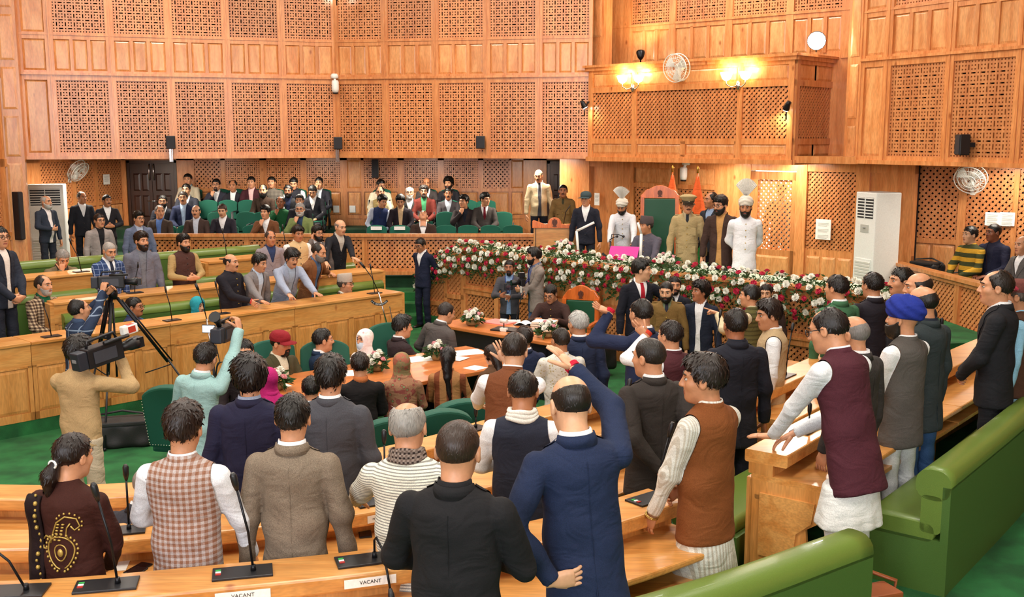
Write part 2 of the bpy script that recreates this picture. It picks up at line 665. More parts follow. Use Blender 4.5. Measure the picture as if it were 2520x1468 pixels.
# recessed upper wall behind the balcony
RA, RB = (1.55, 21.0), (5.75, 17.45)
rl = seglen(RA, RB)
mb = MB()
mb.box(0, rl, 0, 0.1, ZB, 4.72)
mb.box(0, rl, -0.02, 0.1, 5.28, 5.40)
mb.box(0, rl, -0.04, 0.1, 5.36, 5.40)
mb.box(0, rl, -0.02, 0.1, 6.7, CEIL)
ro = None
bays = []
u0 = 0.62
for p0, p1 in ((1556, 1648), (1664, 1786), (1804, 1936), (1954, 2072)):
 a, _ = UZ(RA, RB, p0, 60)
 b_, _ = UZ(RA, RB, p1, 60)
 bays.append((a, b_))
xs = [-0.3] + [v for ab in bays for v in ab] + [rl + 0.3]
for i in range(0, len(xs), 2):
 mb.box(xs[i], xs[i + 1], -0.03, 0.1, 4.6, CEIL)
ro = struct('wall_back_recess', mb, W_WALL, RA, RB)
MB().box(0, rl, 0.22, 0.25, ZB, CEIL).build('shade_backing', VOID, ro)
for a, b_ in bays:
 put_square(ro, a, b_, 5.40, 6.7)
 wn = (b_ - a) / 3
 m2 = MB()
 for i in (1, 2):
  m2.box(a + wn * i - 0.03, a + wn * i + 0.03, -0.02, 0.06, 4.7, 5.30)
 m2.build('stile', W_WALL, ro)
 for i in range(3):
  put_panel(ro, a + wn * i + (0.03 if i else 0), a + wn * (i + 1) - (0.03 if i < 2 else 0), 4.72, 5.28, y=0.012)

def pilaster(name, x, y, rz, w_, d, z0, z1, cuts):
 m = MB()
 m.box(-w_ / 2, w_ / 2, -d, 0.0, z0, z1)
 o = struct(name, m, W_WALL)
 o.location = (x, y, 0)
 o.rotation_euler = (0, 0, rz)
 zz = [z0] + cuts + [z1]
 for i in range(len(zz) - 1):
  put_panel(o, -w_ / 2 + 0.05, w_ / 2 - 0.05, zz[i] + 0.06, zz[i + 1] - 0.06, y=-d, proud=0.012)
 return o

pilaster('trim_1', 1.72, 20.35, R(-43), 0.40, 0.25, ZB, CEIL, [3.7, 4.47, 5.1])
pilaster('trim_2', 5.60, 17.05, R(-55), 0.26, 0.30, ZB, CEIL, [3.55, 4.5])
pilaster('trim_3', -8.92, 19.15, R(18), 0.34, 0.2, 0.0, CEIL, [2.92, 3.75, 4.6, 5.5])

# ---- balcony box over the dais
BA, BB = (1.44, 19.95), (4.47, 17.0)
BZ0, BZ1 = 2.88, 4.62

def balcony_face(A, B, uprights, rows, name, parent=None):
 L = seglen(A, B)
 m = MB()
 m.box(-0.03, L + 0.03, -0.06, 0.08, BZ0, BZ0 + 0.08)
 m.box(0, L, -0.03, 0.08, BZ0 + 0.08, BZ0 + 0.14)
 m.box(0, L, -0.03, 0.08, 3.20, 3.30)
 m.box(0, L, -0.03, 0.08, 4.12, 4.22)
 m.box(0, L, -0.03, 0.08, 4.46, 4.52)
 m.box(-0.05, L + 0.05, -0.08, 0.08, 4.52, 4.58)
 m.box(-0.08, L + 0.08, -0.12, 0.08, 4.58, BZ1)
 for u in uprights:
  m.box(max(0, u - 0.05), min(L, u + 0.05), -0.035, 0.08, BZ0 + 0.08, 4.52)
 o = m.build(name, W_WALL, parent)
 o.location = (A[0], A[1], 0)
 o.rotation_euler = (0, 0, math.atan2(B[1] - A[1], B[0] - A[0]))
 MB().box(0, L, 0.12, 0.14, BZ0, BZ1 - 0.05).build('shade_backing', VOID, o)
 for i in range(len(uprights) - 1):
  a, b_ = uprights[i] + 0.05, uprights[i + 1] - 0.05
  put_diag(o, a, b_, 3.30, 4.12, y=-0.005, pitch=0.085)
 return o

L1_ = seglen(BA, BB)
ups = [0.05] + [UZ(BA, BB, p, 270)[0] for p in (1563, 1822)] + [L1_ - 0.05]
bal = balcony_face(BA, BB, ups, None, 'wall_balcony')
bal['kind'] = 'structure'
m2 = MB()
lo = [0.05] + [UZ(BA, BB, p, 370)[0] for p in (1563, 1682, 1815)] + [L1_ - 0.05]
for u in lo[1:-1]:
 m2.box(u - 0.05, u + 0.05, -0.03, 0.06, BZ0 + 0.1, 3.25)
m2.build('stile', W_WALL, bal)
for i in range(len(lo) - 1):
 put_panel(bal, lo[i] + 0.05, lo[i + 1] - 0.05, BZ0 + 0.14, 3.20, y=0.0)
for i in range(3):
 put_panel(bal, ups[i] + 0.05, ups[i + 1] - 0.05, 4.22, 4.46, y=0.0)
BCc = (5.36, 17.92)
side = balcony_face(BB, BCc, [0.05, seglen(BB, BCc) - 0.05], None, 'wall_balcony_side')
side['kind'] = 'structure'
Ls = seglen(BB, BCc)
for a, b_ in ((0.1, Ls / 2 - 0.03), (Ls / 2 + 0.03, Ls - 0.1)):
 put_panel(side, a, b_, BZ0 + 0.14, 3.20)
 put_panel(side, a, b_, 4.22, 4.46)
bf = MB()
bf.prism([BA, BB, BCc, (2.4, 21.1)], 'z', BZ0 + 0.02, BZ0 + 0.10)
struct('trim_balcony_floor', bf, W_WALL)

# ---- left end wall (edge of frame)
mb = MB()
mb.box(0, 2.4, 0.0, 0.1, 0, 0.4)
for x in (0, 1.1, 2.2):
 mb.box(x, x + 0.12, -0.03, 0.1, 0, CEIL)
for z in (0.4, 1.5, 2.8, 4.35, 5.8):
 mb.box(0, 2.4, -0.03, 0.1, z, z + 0.14)
lw = struct('wall_left', mb, W_WALL, (-9.5, 16.6), (-9.0, 18.95))
MB().box(0, 2.4, 0.12, 0.15, 0, CEIL).build('shade_backing', VOID, lw)
for x0, x1 in ((0.12, 1.1), (1.22, 2.2)):
 for z0, z1 in ((0.54, 1.5), (1.64, 2.8), (2.94, 4.35), (4.49, 5.8), (5.94, CEIL)):
  put_diag(lw, x0, x1, z0, z1, y=0.0)

# ---- ground-floor back wall under the gallery
Y0 = 24.5
LA, LB = (AT(300, 450, Y0)[0], Y0), (AT(1460, 450, Y0)[0], Y0)

def lower_wall(name, A, B, items, z0, z1, lat_bot, lat_top=2.80):
 """items: (px0, px1, 'sq'|'dg'|'pan'|'skip')"""
 L = seglen(A, B)
 m = MB()
 m.box(0, L, -0.02, 0.1, lat_top, z1)
 edges = [0.0]
 got = []
 for p0, p1, t in items:
  a = UZ(A, B, p0, 450)[0]
  b_ = UZ(A, B, p1, 450)[0]
  got.append((a, b_, t))
  edges += [a, b_]
  if t != 'skip':
   m.box(a, b_, 0.0, 0.1, z0, lat_bot - 0.62)
   m.box(a, b_, -0.02, 0.1, lat_bot - 0.08, lat_bot)
   m.box(a, b_, 0.03, 0.1, lat_bot - 0.63, lat_bot - 0.07)
   m.box(a, b_, -0.02, 0.1, lat_bot - 0.70, lat_bot - 0.62)
 edges.append(L)
 for i in range(0, len(edges), 2):
  if edges[i + 1] - edges[i] > 0.01:
   m.box(edges[i], edges[i + 1], -0.02, 0.1, z0, z1)
 o = struct(name, m, W_WALL, A, B)
 MB().box(0, L, 0.16, 0.18, z0, z1).build('shade_backing', VOID, o)
 for a, b_, t in got:
  if t == 'sq':
   put_square(o, a, b_, lat_bot, lat_top)
  elif t == 'dg':
   put_diag(o, a, b_, lat_bot, lat_top, pitch=0.1)
  elif t == 'pan':
   put_panel(o, a, b_, lat_bot, lat_top, y=0.01)
  if t != 'skip':
   n = max(1, round((b_ - a) / 0.42))
   wn = (b_ - a) / n
   for i in range(n):
    put_panel(o, a + wn * i + 0.02, a + wn * (i + 1) - 0.02, lat_bot - 0.60, lat_bot - 0.10, y=0.01)
 return o

lower_wall('wall_back_lower', LA, LB, [(312, 437, 'skip'), (480, 545, 'dg'), (556, 641, 'sq'), (657, 741, 'sq'), (755, 838, 'sq'), (855, 889, 'pan'), (896, 979, 'sq'),
          (995, 1078, 'sq'), (1093, 1177, 'sq'), (1190, 1253, 'dg'), (1258, 1288, 'pan'), (1345, 1450, 'skip')], 0.7, ZB, 2.16)
# angled wall to the left of it (behind the white air conditioner)
AL0, AL1 = (-10.1, 20.6), (LA[0], Y0)
lower_wall('wall_back_lower_left', AL0, AL1, [(100, 176, 'dg'), (186, 232, 'dg'), (240, 300, 'dg')], 0.0, ZB, 1.9)

def double_door(name, px0, px1, z0, z1, A, B, handle=True):
 a, b_ = UZ(A, B, px0, 450)[0], UZ(A, B, px1, 450)[0]
 L = b_ - a
 m = MB()
 m.box(0, 0.06, -0.01, 0.08, z0, z1)
 m.box(L - 0.06, L, -0.01, 0.08, z0, z1)
 m.box(0, L, -0.01, 0.08, z1 - 0.06, z1)
 m.box(0, L, 0.05, 0.07, z0, z1)
 o = struct(name, m, W_DARK, A, B)
 ex = ((B[0] - A[0]) / seglen(A, B), (B[1] - A[1]) / seglen(A, B))
 o.location = (A[0] + ex[0] * a, A[1] + ex[1] * a, 0)
 for s in (0, 1):
  x0 = 0.06 + s * (L / 2 - 0.06)
  x1 = L / 2 if s == 0 else L - 0.06
  lf = MB().box(x0 + 0.005, x1 - 0.005, 0.0, 0.045, z0 + 0.01, z1 - 0.07).build('door_leaf', W_DARK, o)
  zz = [z0 + 0.15, z0 + 0.75, z0 + 1.35, z1 - 0.2]
  for i in range(3):
   for k in range(2):
    wn = (x1 - x0 - 0.2) / 2
    put_panel(lf, x0 + 0.08 + k * (wn + 0.04), x0 + 0.08 + k * (wn + 0.04) + wn, zz[i], zz[i + 1] - 0.1, W_DARK, y=0.0, proud=0.02)
  if handle:
   hx = L / 2 + (0.05 if s else -0.05)
   MB().tube([(hx, -0.01, z1 - 0.45), (hx, -0.05, z1 - 0.42), (hx, -0.05, z1 - 0.12), (hx, -0.01, z1 - 0.09)], 0.014, 8).build('handle', CHROME, lf)
 if handle:
  MB().tube([(L / 2 - 0.12, -0.02, z0 + 1.12), (L / 2 - 0.1, -0.05, z0 + 1.12), (L / 2 + 0.14, -0.05, z0 + 1.12)], 0.014, 8).build('bolt', CHROME, o)
 return o

double_door('door_1', 314, 436, 0.75, 2.80, LA, LB)
double_door('door_2', 1347, 1449, 0.75, 2.78, LA, LB, handle=False)

# ---- wall behind the dais, under the balcony
DA, DB = (1.95, 21.2), (6.25, 17.0)
dl = seglen(DA, DB)
mb = MB()
dz0, dz1 = 0.7, ZB
u = lambda px: UZ(DA, DB, px, 500)[0]
for a, b_ in ((1380, 1452), (1500, 1560), (1760, 1848), (1960, 1986), (2106, 2140), (2178, 2250)):
 mb.box(u(a), u(b_), -0.04, 0.1, dz0, dz1)
mb.box(u(1380), u(2250), -0.03, 0.1, 2.74, dz1)
mb.box(u(1380), u(1848), 0.0, 0.1, dz0, 1.62)
mb.box(u(1960), u(2250), 0.0, 0.1, dz0, 1.43)
mb.box(u(1452), u(1500), 0.02, 0.1, dz0, dz1)
mb.box(u(1560), u(1760), -0.02, 0.1, 2.36, 2.44)
mb.box(u(1652), u(1668), -0.02, 0.1, dz0, dz1)
mb.box(u(2140), u(2178), 0.0, 0.1, dz0, dz1)
wd_ = struct('wall_dais', mb, W_WALL, DA, DB)
MB().box(u(1452), u(1845), 0.14, 0.16, dz0, dz1).box(u(1962), u(2250), 0.14, 0.16, dz0, dz1).build('shade_backing', VOID, wd_)
for a, b_ in ((1563, 1650), (1670, 1757)):
 put_diag(wd_, u(a), u(b_), 1.62, 2.36, pitch=0.1)
 put_panel(wd_, u(a), u(b_), 2.44, 2.74, y=0.0)
put_diag(wd_, u(1988), u(2104), 1.42, 2.74, pitch=0.085)
for i in range(3):
 wn = (u(2104) - u(1988)) / 3
 put_panel(wd_, u(1988) + wn * i + 0.02, u(1988) + wn * (i + 1) - 0.02, 0.8, 1.3, y=0.0)
# lattice door with daylight behind it
mb = MB()
mb.box(u(1848), u(1866), -0.03, 0.06, dz0, 2.72)
mb.box(u(1950), u(1962), -0.03, 0.06, dz0, 2.72)
mb.box(u(1848), u(1962), -0.03, 0.06, 2.58, 2.72)
mb.box(u(1848), u(1962), -0.03, 0.06, dz0, 1.36)
ld = struct('door_3', mb, W_WALL, DA, DB)
put_diag(ld, u(1866), u(1950), 1.36, 2.58, pitch=0.10)
put_panel(ld, u(1868), u(1948), 0.85, 1.25, y=-0.03)
# glowing card stands in for the daylit yard seen through that door
yard = plain('yard_daylight_glow', '#E4F8EC', 0.9, emit=3.0)
sk = MB().box(u(1720), u(2100), 0.85, 0.87, 0.2, 3.2)
so = struct('window_1', sk, yard, DA, DB)

# ---- right-hand lower wall behind the press seats
EA, EB = (5.9, 17.55), (10.6, 13.6)
lower_wall('wall_right_lower', EA, EB, [(2186, 2362, 'dg'), (2382, 2496, 'dg'), (2510, 2620, 'dg')], 0.6, ZB, 1.72, 2.84)

# ---- floors
mb = MB().box(-14, 14, -5, 26, -0.1, 0.0)
struct('floor', mb, CARPET)
# gallery platform behind the rail and the dais platform
GA, GB = (AT(318, 575, 20.0)[0], 20.0), (0.55, 20.0)
mb = MB()
mb.prism([(-10.6, 20.02), (0.9, 20.02), (1.9, 21.3), (2.0, 24.6), (-10.6, 24.6)], 'z', 0.0, 0.70)
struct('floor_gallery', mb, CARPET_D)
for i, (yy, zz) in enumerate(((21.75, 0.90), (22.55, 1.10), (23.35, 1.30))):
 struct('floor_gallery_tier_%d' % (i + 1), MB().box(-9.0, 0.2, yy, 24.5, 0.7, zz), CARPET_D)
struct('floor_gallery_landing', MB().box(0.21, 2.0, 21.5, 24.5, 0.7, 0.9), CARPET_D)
mb = MB()
mb.prism([(-0.80, 18.25), (0.33, 17.1), (1.99, 15.3), (3.42, 13.95), (4.53, 12.85), (6.25, 13.2), (6.0, 16.6), (6.4, 17.2), (1.95, 21.3), (0.9, 20.0), (0.3, 19.4)], 'z', 0.0, 0.75)
struct('floor_dais', mb, CARPET)
mb = MB()
mb.prism([(5.98, 16.6), (6.4, 12.6), (12, 11), (12, 14), (6.4, 17.5)], 'z', 0.0, 0.65)
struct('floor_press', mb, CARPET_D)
# three carpeted steps and the dark green riser by the suited man
mb = MB().box(-6.9, -0.8, 19.35, 20.0, 0.0, 0.48)
mb.box(-3.2, -0.9, 19.0, 19.4, 0.0, 0.32)
mb.box(-3.0, -0.95, 18.6, 19.05, 0.0, 0.16)
struct('floor_steps', mb, CARPET)

# ---- ceiling and the walls behind the camera (close the room for the light)
struct('ceiling', MB().box(-14, 14, -4.4, 26, CEIL, CEIL + 0.2), plain('cream_ceiling', '#E9DCC8', 0.8))
struct('wall_rear', MB().box(-14, 14, -4.5, -4.3, 0, CEIL), W_WALL)
struct('wall_side_right', MB().box(12.0, 12.2, -4.5, 14, 0, CEIL).box(8.1, 12.2, 10.6, 10.8, ZB, CEIL), W_WALL)
struct('wall_side_left', MB().box(-12.2, -12.0, -4.5, 26, 0, CEIL), W_WALL)
struct('wall_far', MB().box(-12.2, 12.2, 25.2, 25.4, 0, CEIL), VOID)
lampm = plain('lamp_diffuser', '#FFF3E0', 0.6, emit=3.0)
for cx in (-6.0, -1.5, 3.0):  # frames round the fill lights added at the unseen ceiling
 for cy in (3.0, 8.0, 13.0, 17.5):
  o = empty('ceiling_fill_frame', (cx, cy, CEIL - 0.06), 0, 'square white frame of an added fill light in the cream ceiling', 'lamp', 'ceiling fill lights')
  f = MB()
  for a, b_, c, d in ((-0.8, 0.8, -0.8, -0.75), (-0.8, 0.8, 0.75, 0.8), (-0.8, -0.75, -0.75, 0.75), (0.75, 0.8, -0.75, 0.75)):
   f.box(a, b_, c, d, -0.05, 0.06)
  f.build('frame', WHITE, o)
for i, (wx, wz) in enumerate(((-2.2, 4.2), (-7.0, 5.2), (3.4, 4.6))):
 m = MB()
 for dx in (-1.4, -0.03, 1.33):
  m.box(dx, dx + 0.07, -0.05, 0.08, -1.4, 1.4)
 for dz in (-1.4, 1.33):
  m.box(-1.4, 1.4, -0.05, 0.08, dz, dz + 0.07)
 o = struct('window_%d' % (i + 2), m, W_WALL)
 o.location = (wx, -4.2, wz)

# ================================================================== FURNITURE
def spline(pts, step=0.12):
 """Catmull-Rom through plan points, resampled"""
 P = [np.array(p, float) for p in pts]
 P = [2 * P[0] - P[1]] + P + [2 * P[-1] - P[-2]]
 out = []
 for i in range(1, len(P) - 2):
  n = max(2, int(np.linalg.norm(P[i + 1] - P[i]) / step))
  for k in range(n):
   t = k / n
   a, b, c, d = P[i - 1], P[i], P[i + 1], P[i + 2]
   out.append(0.5 * ((2 * b) + (-a + c) * t + (2 * a - 5 * b + 4 * c - d) * t * t + (-a + 3 * b - 3 * c + d) * t ** 3))
 out.append(P[-2])
 return np.array(out)

def normals(S):
 T = np.gradient(S, axis=0)
 T /= np.linalg.norm(T, axis=1)[:, None]
 return np.stack([T[:, 1], -T[:, 0]], axis=1)        # right-hand side of the way

def offset(S, d):
 return S + normals(S) * d

def sweep(S, prof, name, mat, parent=None, smooth=False, origin=(0, 0, 0)):
 """profile [(d, z)] carried along plan line S (d to the right-hand side); closed with caps"""
 N = normals(S)
 n, m = len(S), len(prof)
 V = [(S[i, 0] + N[i, 0] * d - origin[0], S[i, 1] + N[i, 1] * d - origin[1], z - origin[2]) for i in range(n) for d, z in prof]
 F = [(i * m + k, i * m + (k + 1) % m, (i + 1) * m + (k + 1) % m, (i + 1) * m + k) for i in range(n - 1) for k in range(m)]
 F = [f[::-1] for f in F]
 F += [tuple(range(m)), tuple((n - 1) * m + k for k in range(m))[::-1]]
 me = np_mesh(name, V, F)
 if smooth:
  me.polygons.foreach_set('use_smooth', np.array([True] * (len(F) - 2) + [False, False]))
 return obj(name, me, mat, parent)

def rnd(x0, x1, z0, z1, r, n=3):
 """rounded rectangle profile"""
 out = []
 for cx, cz, a0 in ((x1 - r, z0 + r, -90), (x1 - r, z1 - r, 0), (x0 + r, z1 - r, 90), (x0 + r, z0 + r, 180)):
  for k in range(n + 1):
   a = R(a0 + 90 * k / n)
   out.append((cx + r * math.cos(a), cz + r * math.sin(a)))
 return out

def cut(S, t0, t1):
 """part of a plan line between two arc-length fractions"""
 d = np.r_[0, np.cumsum(np.linalg.norm(np.diff(S, axis=0), axis=1))]
 d /= d[-1]
 ts = np.r_[t0, d[(d > t0 + 1e-6) & (d < t1 - 1e-6)], t1]
 return np.stack([np.interp(ts, d, S[:, 0]), np.interp(ts, d, S[:, 1])], 1)

# ------------------------------------------------ left block: fronted desks in three rising rows
def left_desk(A, B, zf, zt, label, n_pan, depth=0.5, end_left=False, end_right=False, group=None):
 o = empty('front_desk', (A[0], A[1], 0), math.atan2(B[1] - A[1], B[0] - A[0]), label, 'desk', group)
 L = seglen(A, B)
 band = 0.27
 MB().box(0, L, -0.02, depth, zt - 0.035, zt).build('desk_top', W_DESK, o, bevel=0.006)
 MB().box(0, L, 0.0, 0.04, zt - band, zt - 0.035).build('top_band', W_DESK, o)
 m = MB()
 m.box(0, L, 0.012, 0.05, zf - 0.02, zt - band)
 m.box(0, L, -0.004, 0.05, zt - band - 0.02, zt - band)
 m.box(0, L, -0.004, 0.05, zf + 0.0, zf + 0.09)
 pw = L / n_pan
 for i in range(n_pan + 1):
  x = i * pw
  m.box(max(0, x - 0.045), min(L, x + 0.045), -0.004, 0.05, zf, zt - band)
 m.build('front_frame', W_DESKP, o)
 for i in range(n_pan):
  put_panel(o, i * pw + 0.05, (i + 1) * pw - 0.05, zf + 0.095, zt - band - 0.025, W_DESKP, y=0.012, proud=0.014)
 if end_left:
  MB().prism([(0.0, zf - 0.02), (depth, zf - 0.02), (depth + 0.05, zt - 0.12), (depth + 0.12, zt - 0.02), (0.0, zt - 0.02)], 'x', -0.05, 0.0).build('end_panel', W_DESK, o)
 if end_right:
  MB().prism([(0.0, zf - 0.02), (depth, zf - 0.02), (depth + 0.05, zt - 0.12), (depth + 0.12, zt - 0.02), (0.0, zt - 0.02)], 'x', L, L + 0.05).build('end_panel', W_DESK, o)
 MB().box(0.02, L - 0.02, 0.06, depth - 0.03, zt - 0.22, zt - 0.20).build('under_shelf', W_DESKP, o)
 return o

def lerp2(A, B, t):
 return (A[0] + (B[0] - A[0]) * t, A[1] + (B[1] - A[1]) * t)

def bench(S, zf, label, back_h=0.87, back_at=0.0, rear=True, n_cush=0, group=None, flip=False, back=True):
 """upholstered bench; S is the plan line of the back, people sit on its left-hand side (d<0)"""
 org = (S[0, 0], S[0, 1], zf)
 o = empty('bench', org, 0, label, 'bench', group)
 zt = zf + back_h
 sg = -1
 sweep(S, [(sg * d, z) for d, z in [(0.02, zf), (0.02, zf + 0.36), (0.48, zf + 0.36), (0.48, zf)]][::1], 'seat_base', LEATHER_D, o, origin=org)
 pr = [(sg * d, z) for d, z in rnd(0.06, 0.52, zf + 0.34, zf + 0.46, 0.045)]
 sweep(S, pr[::-1], 'seat_cushion', LEATHER, o, smooth=True, origin=org)
 if back:
  pr = [(sg * d, z) for d, z in rnd(0.02, 0.15, zf + 0.40, zt - 0.17, 0.03)]
  sweep(S, pr[::-1], 'back_cushion', LEATHER, o, smooth=True, origin=org)
  pr = [(sg * d, z) for d, z in rnd(-0.03, 0.19, zt - 0.20, zt, 0.085, 4)]
  sweep(S, pr[::-1], 'top_roll', LEATHER, o, smooth=True, origin=org)
  pr = [(sg * d, z) for d, z in [(-0.03, zf), (0.02, zf), (0.02, zt - 0.1), (-0.03, zt - 0.1)]]
  sweep(S, pr, 'rear_panel', LEATHER_D, o, origin=org)
 return o

Lq = {}
PL1a, PL1b = (-6.70, 10.23), (-1.63, 15.53)
tt = [0, 0.26, 0.49, 0.74, 1.0]
lab = ['long wooden front desk with raised panels behind the bearded cameraman in tan', 'wooden front desk with raised panels behind the tripod legs',
  'wooden front desk with raised panels under the shouting man', 'wooden front desk with raised panels ending beside the green steps']
for i in range(4):
 left_desk(lerp2(PL1a, PL1b, tt[i]), lerp2(PL1a, PL1b, tt[i + 1] - 0.001), 0.16, 1.05, lab[i], 4, end_right=(i == 3), group='front desks facing the well')
# recessed dark plinth under the front row
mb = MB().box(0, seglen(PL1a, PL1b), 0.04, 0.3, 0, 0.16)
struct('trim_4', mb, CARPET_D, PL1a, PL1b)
PL2a, PL2b = (-5.78, 13.16), (-2.04, 16.54)
for i, (t0, t1) in enumerate(((0, 0.5), (0.502, 1.0))):
 left_desk(lerp2(PL2a, PL2b, t0), lerp2(PL2a, PL2b, t1), 0.36, 1.25, ['second-row wooden desk with the checked-jacket man at its end', 'second-row wooden desk in front of the man in black standing by the rail'][i], 3, end_left=(i == 0), end_right=(i == 1), group='second row desks')
PL3a, PL3b = (-6.60, 13.88), (-5.25, 15.30)
left_desk(PL3a, PL3b, 0.56, 1.45, 'third-row wooden desk in front of the man resting his face on his hand', 3, end_left=True, end_right=True)
PL3c, PL3d = (-4.60, 15.90), (-2.70, 17.75)
left_desk(PL3c, PL3d, 0.56, 1.45, 'third-row wooden desk behind the man in the black buttoned coat', 3, end_left=True, end_right=True)

def pline(*p):
 return spline(p, 0.4)

def shift(A, B, d):
 L = seglen(A, B)
 nx, ny = -(B[1] - A[1]) / L, (B[0] - A[0]) / L
 return (A[0] + nx * d, A[1] + ny * d), (B[0] + nx * d, B[1] + ny * d)

# tiers under the left rows
mb = MB().prism([PL1a, PL1b, (-2.2, 16.0), (-6.9, 20.0), (-11, 20), (-11, 12)], 'z', 0, 0.16)
struct('floor_left_tier_1', mb, CARPET)
a_, b_ = PL2a, PL2b
mb = MB().prism([(-6.9, 12.1), PL2a, PL2b, (-2.6, 17.1), (-6.4, 20), (-11, 20), (-11, 14)], 'z', 0.16, 0.36)
struct('floor_left_tier_2', mb, CARPET)
mb = MB().prism([(-7.4, 13.1), PL3a, (-5.25, 15.3), PL3c, PL3d, (-3.2, 18.3), (-5.0, 20), (-11, 20), (-11, 15)], 'z', 0.36, 0.56)
struct('floor_left_tier_3', mb, CARPET)
# benches: back stands against the row behind
a_, b_ = shift((-5.7, 13.2), PL2b, -0.07)
bench(np.array([lerp2(a_, b_, t) for t in np.linspace(0, 0.99, 8)])[::-1][::-1], 0.16, 'olive leather bench in front of the second desk row', back_h=0.94)
a_, b_ = shift(PL3a, PL3b, -0.07)
bench(np.array([lerp2(a_, b_, t) for t in np.linspace(-0.08, 1.05, 6)]), 0.36, 'olive leather bench under the checked-jacket man')
a_, b_ = shift(PL3c, PL3d, -0.07)
bench(np.array([lerp2(a_, b_, t) for t in np.linspace(-0.28, 1.0, 6)]), 0.36, 'olive leather bench behind the man in the grey blazer')
a_, b_ = shift(PL3a, PL3b, 1.0)
bench(np.array([lerp2(a_, b_, t) for t in np.linspace(-0.25, 0.95, 6)]), 0.56, 'olive leather bench with the man resting his face on his hand', back_h=1.0)
a_, b_ = shift(PL3c, PL3d, 0.95)
bench(np.array([lerp2(a_, b_, t) for t in np.linspace(-0.45, 0.55, 6)]), 0.56, 'top olive leather bench below the lattice rail', back_h=0.98)

# ------------------------------------------------ right block: curved desks in three rows
R1S = spline([(-4.7, 7.2), (-3.52, 7.0), (-2.6, 7.05), (-1.6, 7.45), (-0.71, 8.15), (-0.24, 8.68), (0.75, 9.6)])
R2S = spline([(-4.0, 5.95), (-2.92, 5.76), (-2.26, 5.86), (-1.01, 6.28), (-0.1, 6.92), (0.85, 7.82)])
R3S = spline([(-3.5, 4.8), (-2.41, 4.71), (-1.32, 4.93), (-0.52, 5.17), (0.2, 5.56), (0.80, 6.03)])
R1T = spline([(1.55, 10.55), (2.29, 11.45), (2.95, 12.1)])
R2T = spline([(1.85, 9.0), (2.73, 10.15), (3.75, 11.45)])
R3T = spline([(1.56, 6.84), (2.23, 7.71), (3.3, 9.0), (4.33, 10.22), (5.2, 11.2)])
ZR = {1: (0.10, 0.95), 2: (0.25, 1.10), 3: (0.40, 1.25)}

def right_desk(S, row, label, ends=(False, False), group=None):
 zf, zt = ZR[row]
 org = (S[0, 0], S[0, 1], zf)
 o = empty('members_desk', org, 0, label, 'desk', group)
 sweep(S, rnd(0.0, 0.30, zt - 0.085, zt, 0.012, 2), 'raised_shelf', W_DESK, o, origin=org)
 sweep(S, [(0.03, zt - 0.16), (0.20, zt - 0.16), (0.20, zt - 0.085), (0.03, zt - 0.085)], 'shelf_support', W_DESKP, o, origin=org)
 sweep(S, rnd(0.05, 0.62, zt - 0.20, zt - 0.16, 0.012, 2), 'worktop', W_DESK, o, origin=org)
 sweep(S, [(0.02, zf), (0.06, zf), (0.06, zt - 0.19), (0.02, zt - 0.19)], 'front_panel', W_DESKP, o, origin=org)
 sweep(S, [(0.08, zt - 0.33), (0.60, zt - 0.33), (0.60, zt - 0.30), (0.08, zt - 0.30)], 'book_shelf', W_DESK, o, origin=org)
 N = normals(S)
 for e, i in ((0, 0), (1, -1)):
  T = (S[1] - S[0]) if e == 0 else (S[-1] - S[-2])
  T = T / np.linalg.norm(T)
  c = S[i] - np.array(org[:2])
  t = 0.03 if e == 0 else -0.03
  m = MB()
  prof = [(0.04, zf), (0.40, zf), (0.46, zf + 0.20), (0.44, zf + 0.38), (0.60, zt - 0.36), (0.62, zt - 0.20), (0.04, zt - 0.20)]
  if not ends[e]:
   prof = [(0.06, zf), (0.42, zf), (0.42, zt - 0.30), (0.06, zt - 0.30)]
  n = len(prof)
  V = [(c[0] + N[i, 0] * d + T[0] * q, c[1] + N[i, 1] * d + T[1] * q, z - zf) for q in (0, t) for d, z in prof]
  m.add(V, [tuple(range(n)), tuple(range(2 * n - 1, n - 1, -1))] + [(k, n + k, n + (k + 1) % n, (k + 1) % n) for k in range(n)])
  ep = m.build('end_panel', W_DESKP, o)
  if ends[e]:
   # carved field on the end
   pf = [(0.12, zf + 0.14), (0.36, zf + 0.14), (0.38, zf + 0.34), (0.48, zt - 0.42), (0.50, zt - 0.28), (0.12, zt - 0.28)]
   n = len(pf)
   q0, q1 = (0, -0.015) if e == 0 else (0, 0.015)
   V = [(c[0] + N[i, 0] * d + T[0] * q, c[1] + N[i, 1] * d + T[1] * q, z - zf) for q in (q0, q1) for d, z in pf]
   MB().add(V, [tuple(range(n)), tuple(range(2 * n - 1, n - 1, -1))] + [(k, n + k, n + (k + 1) % n, (k + 1) % n) for k in range(n)]).build('carved_field', W_DESK, ep)
 return o

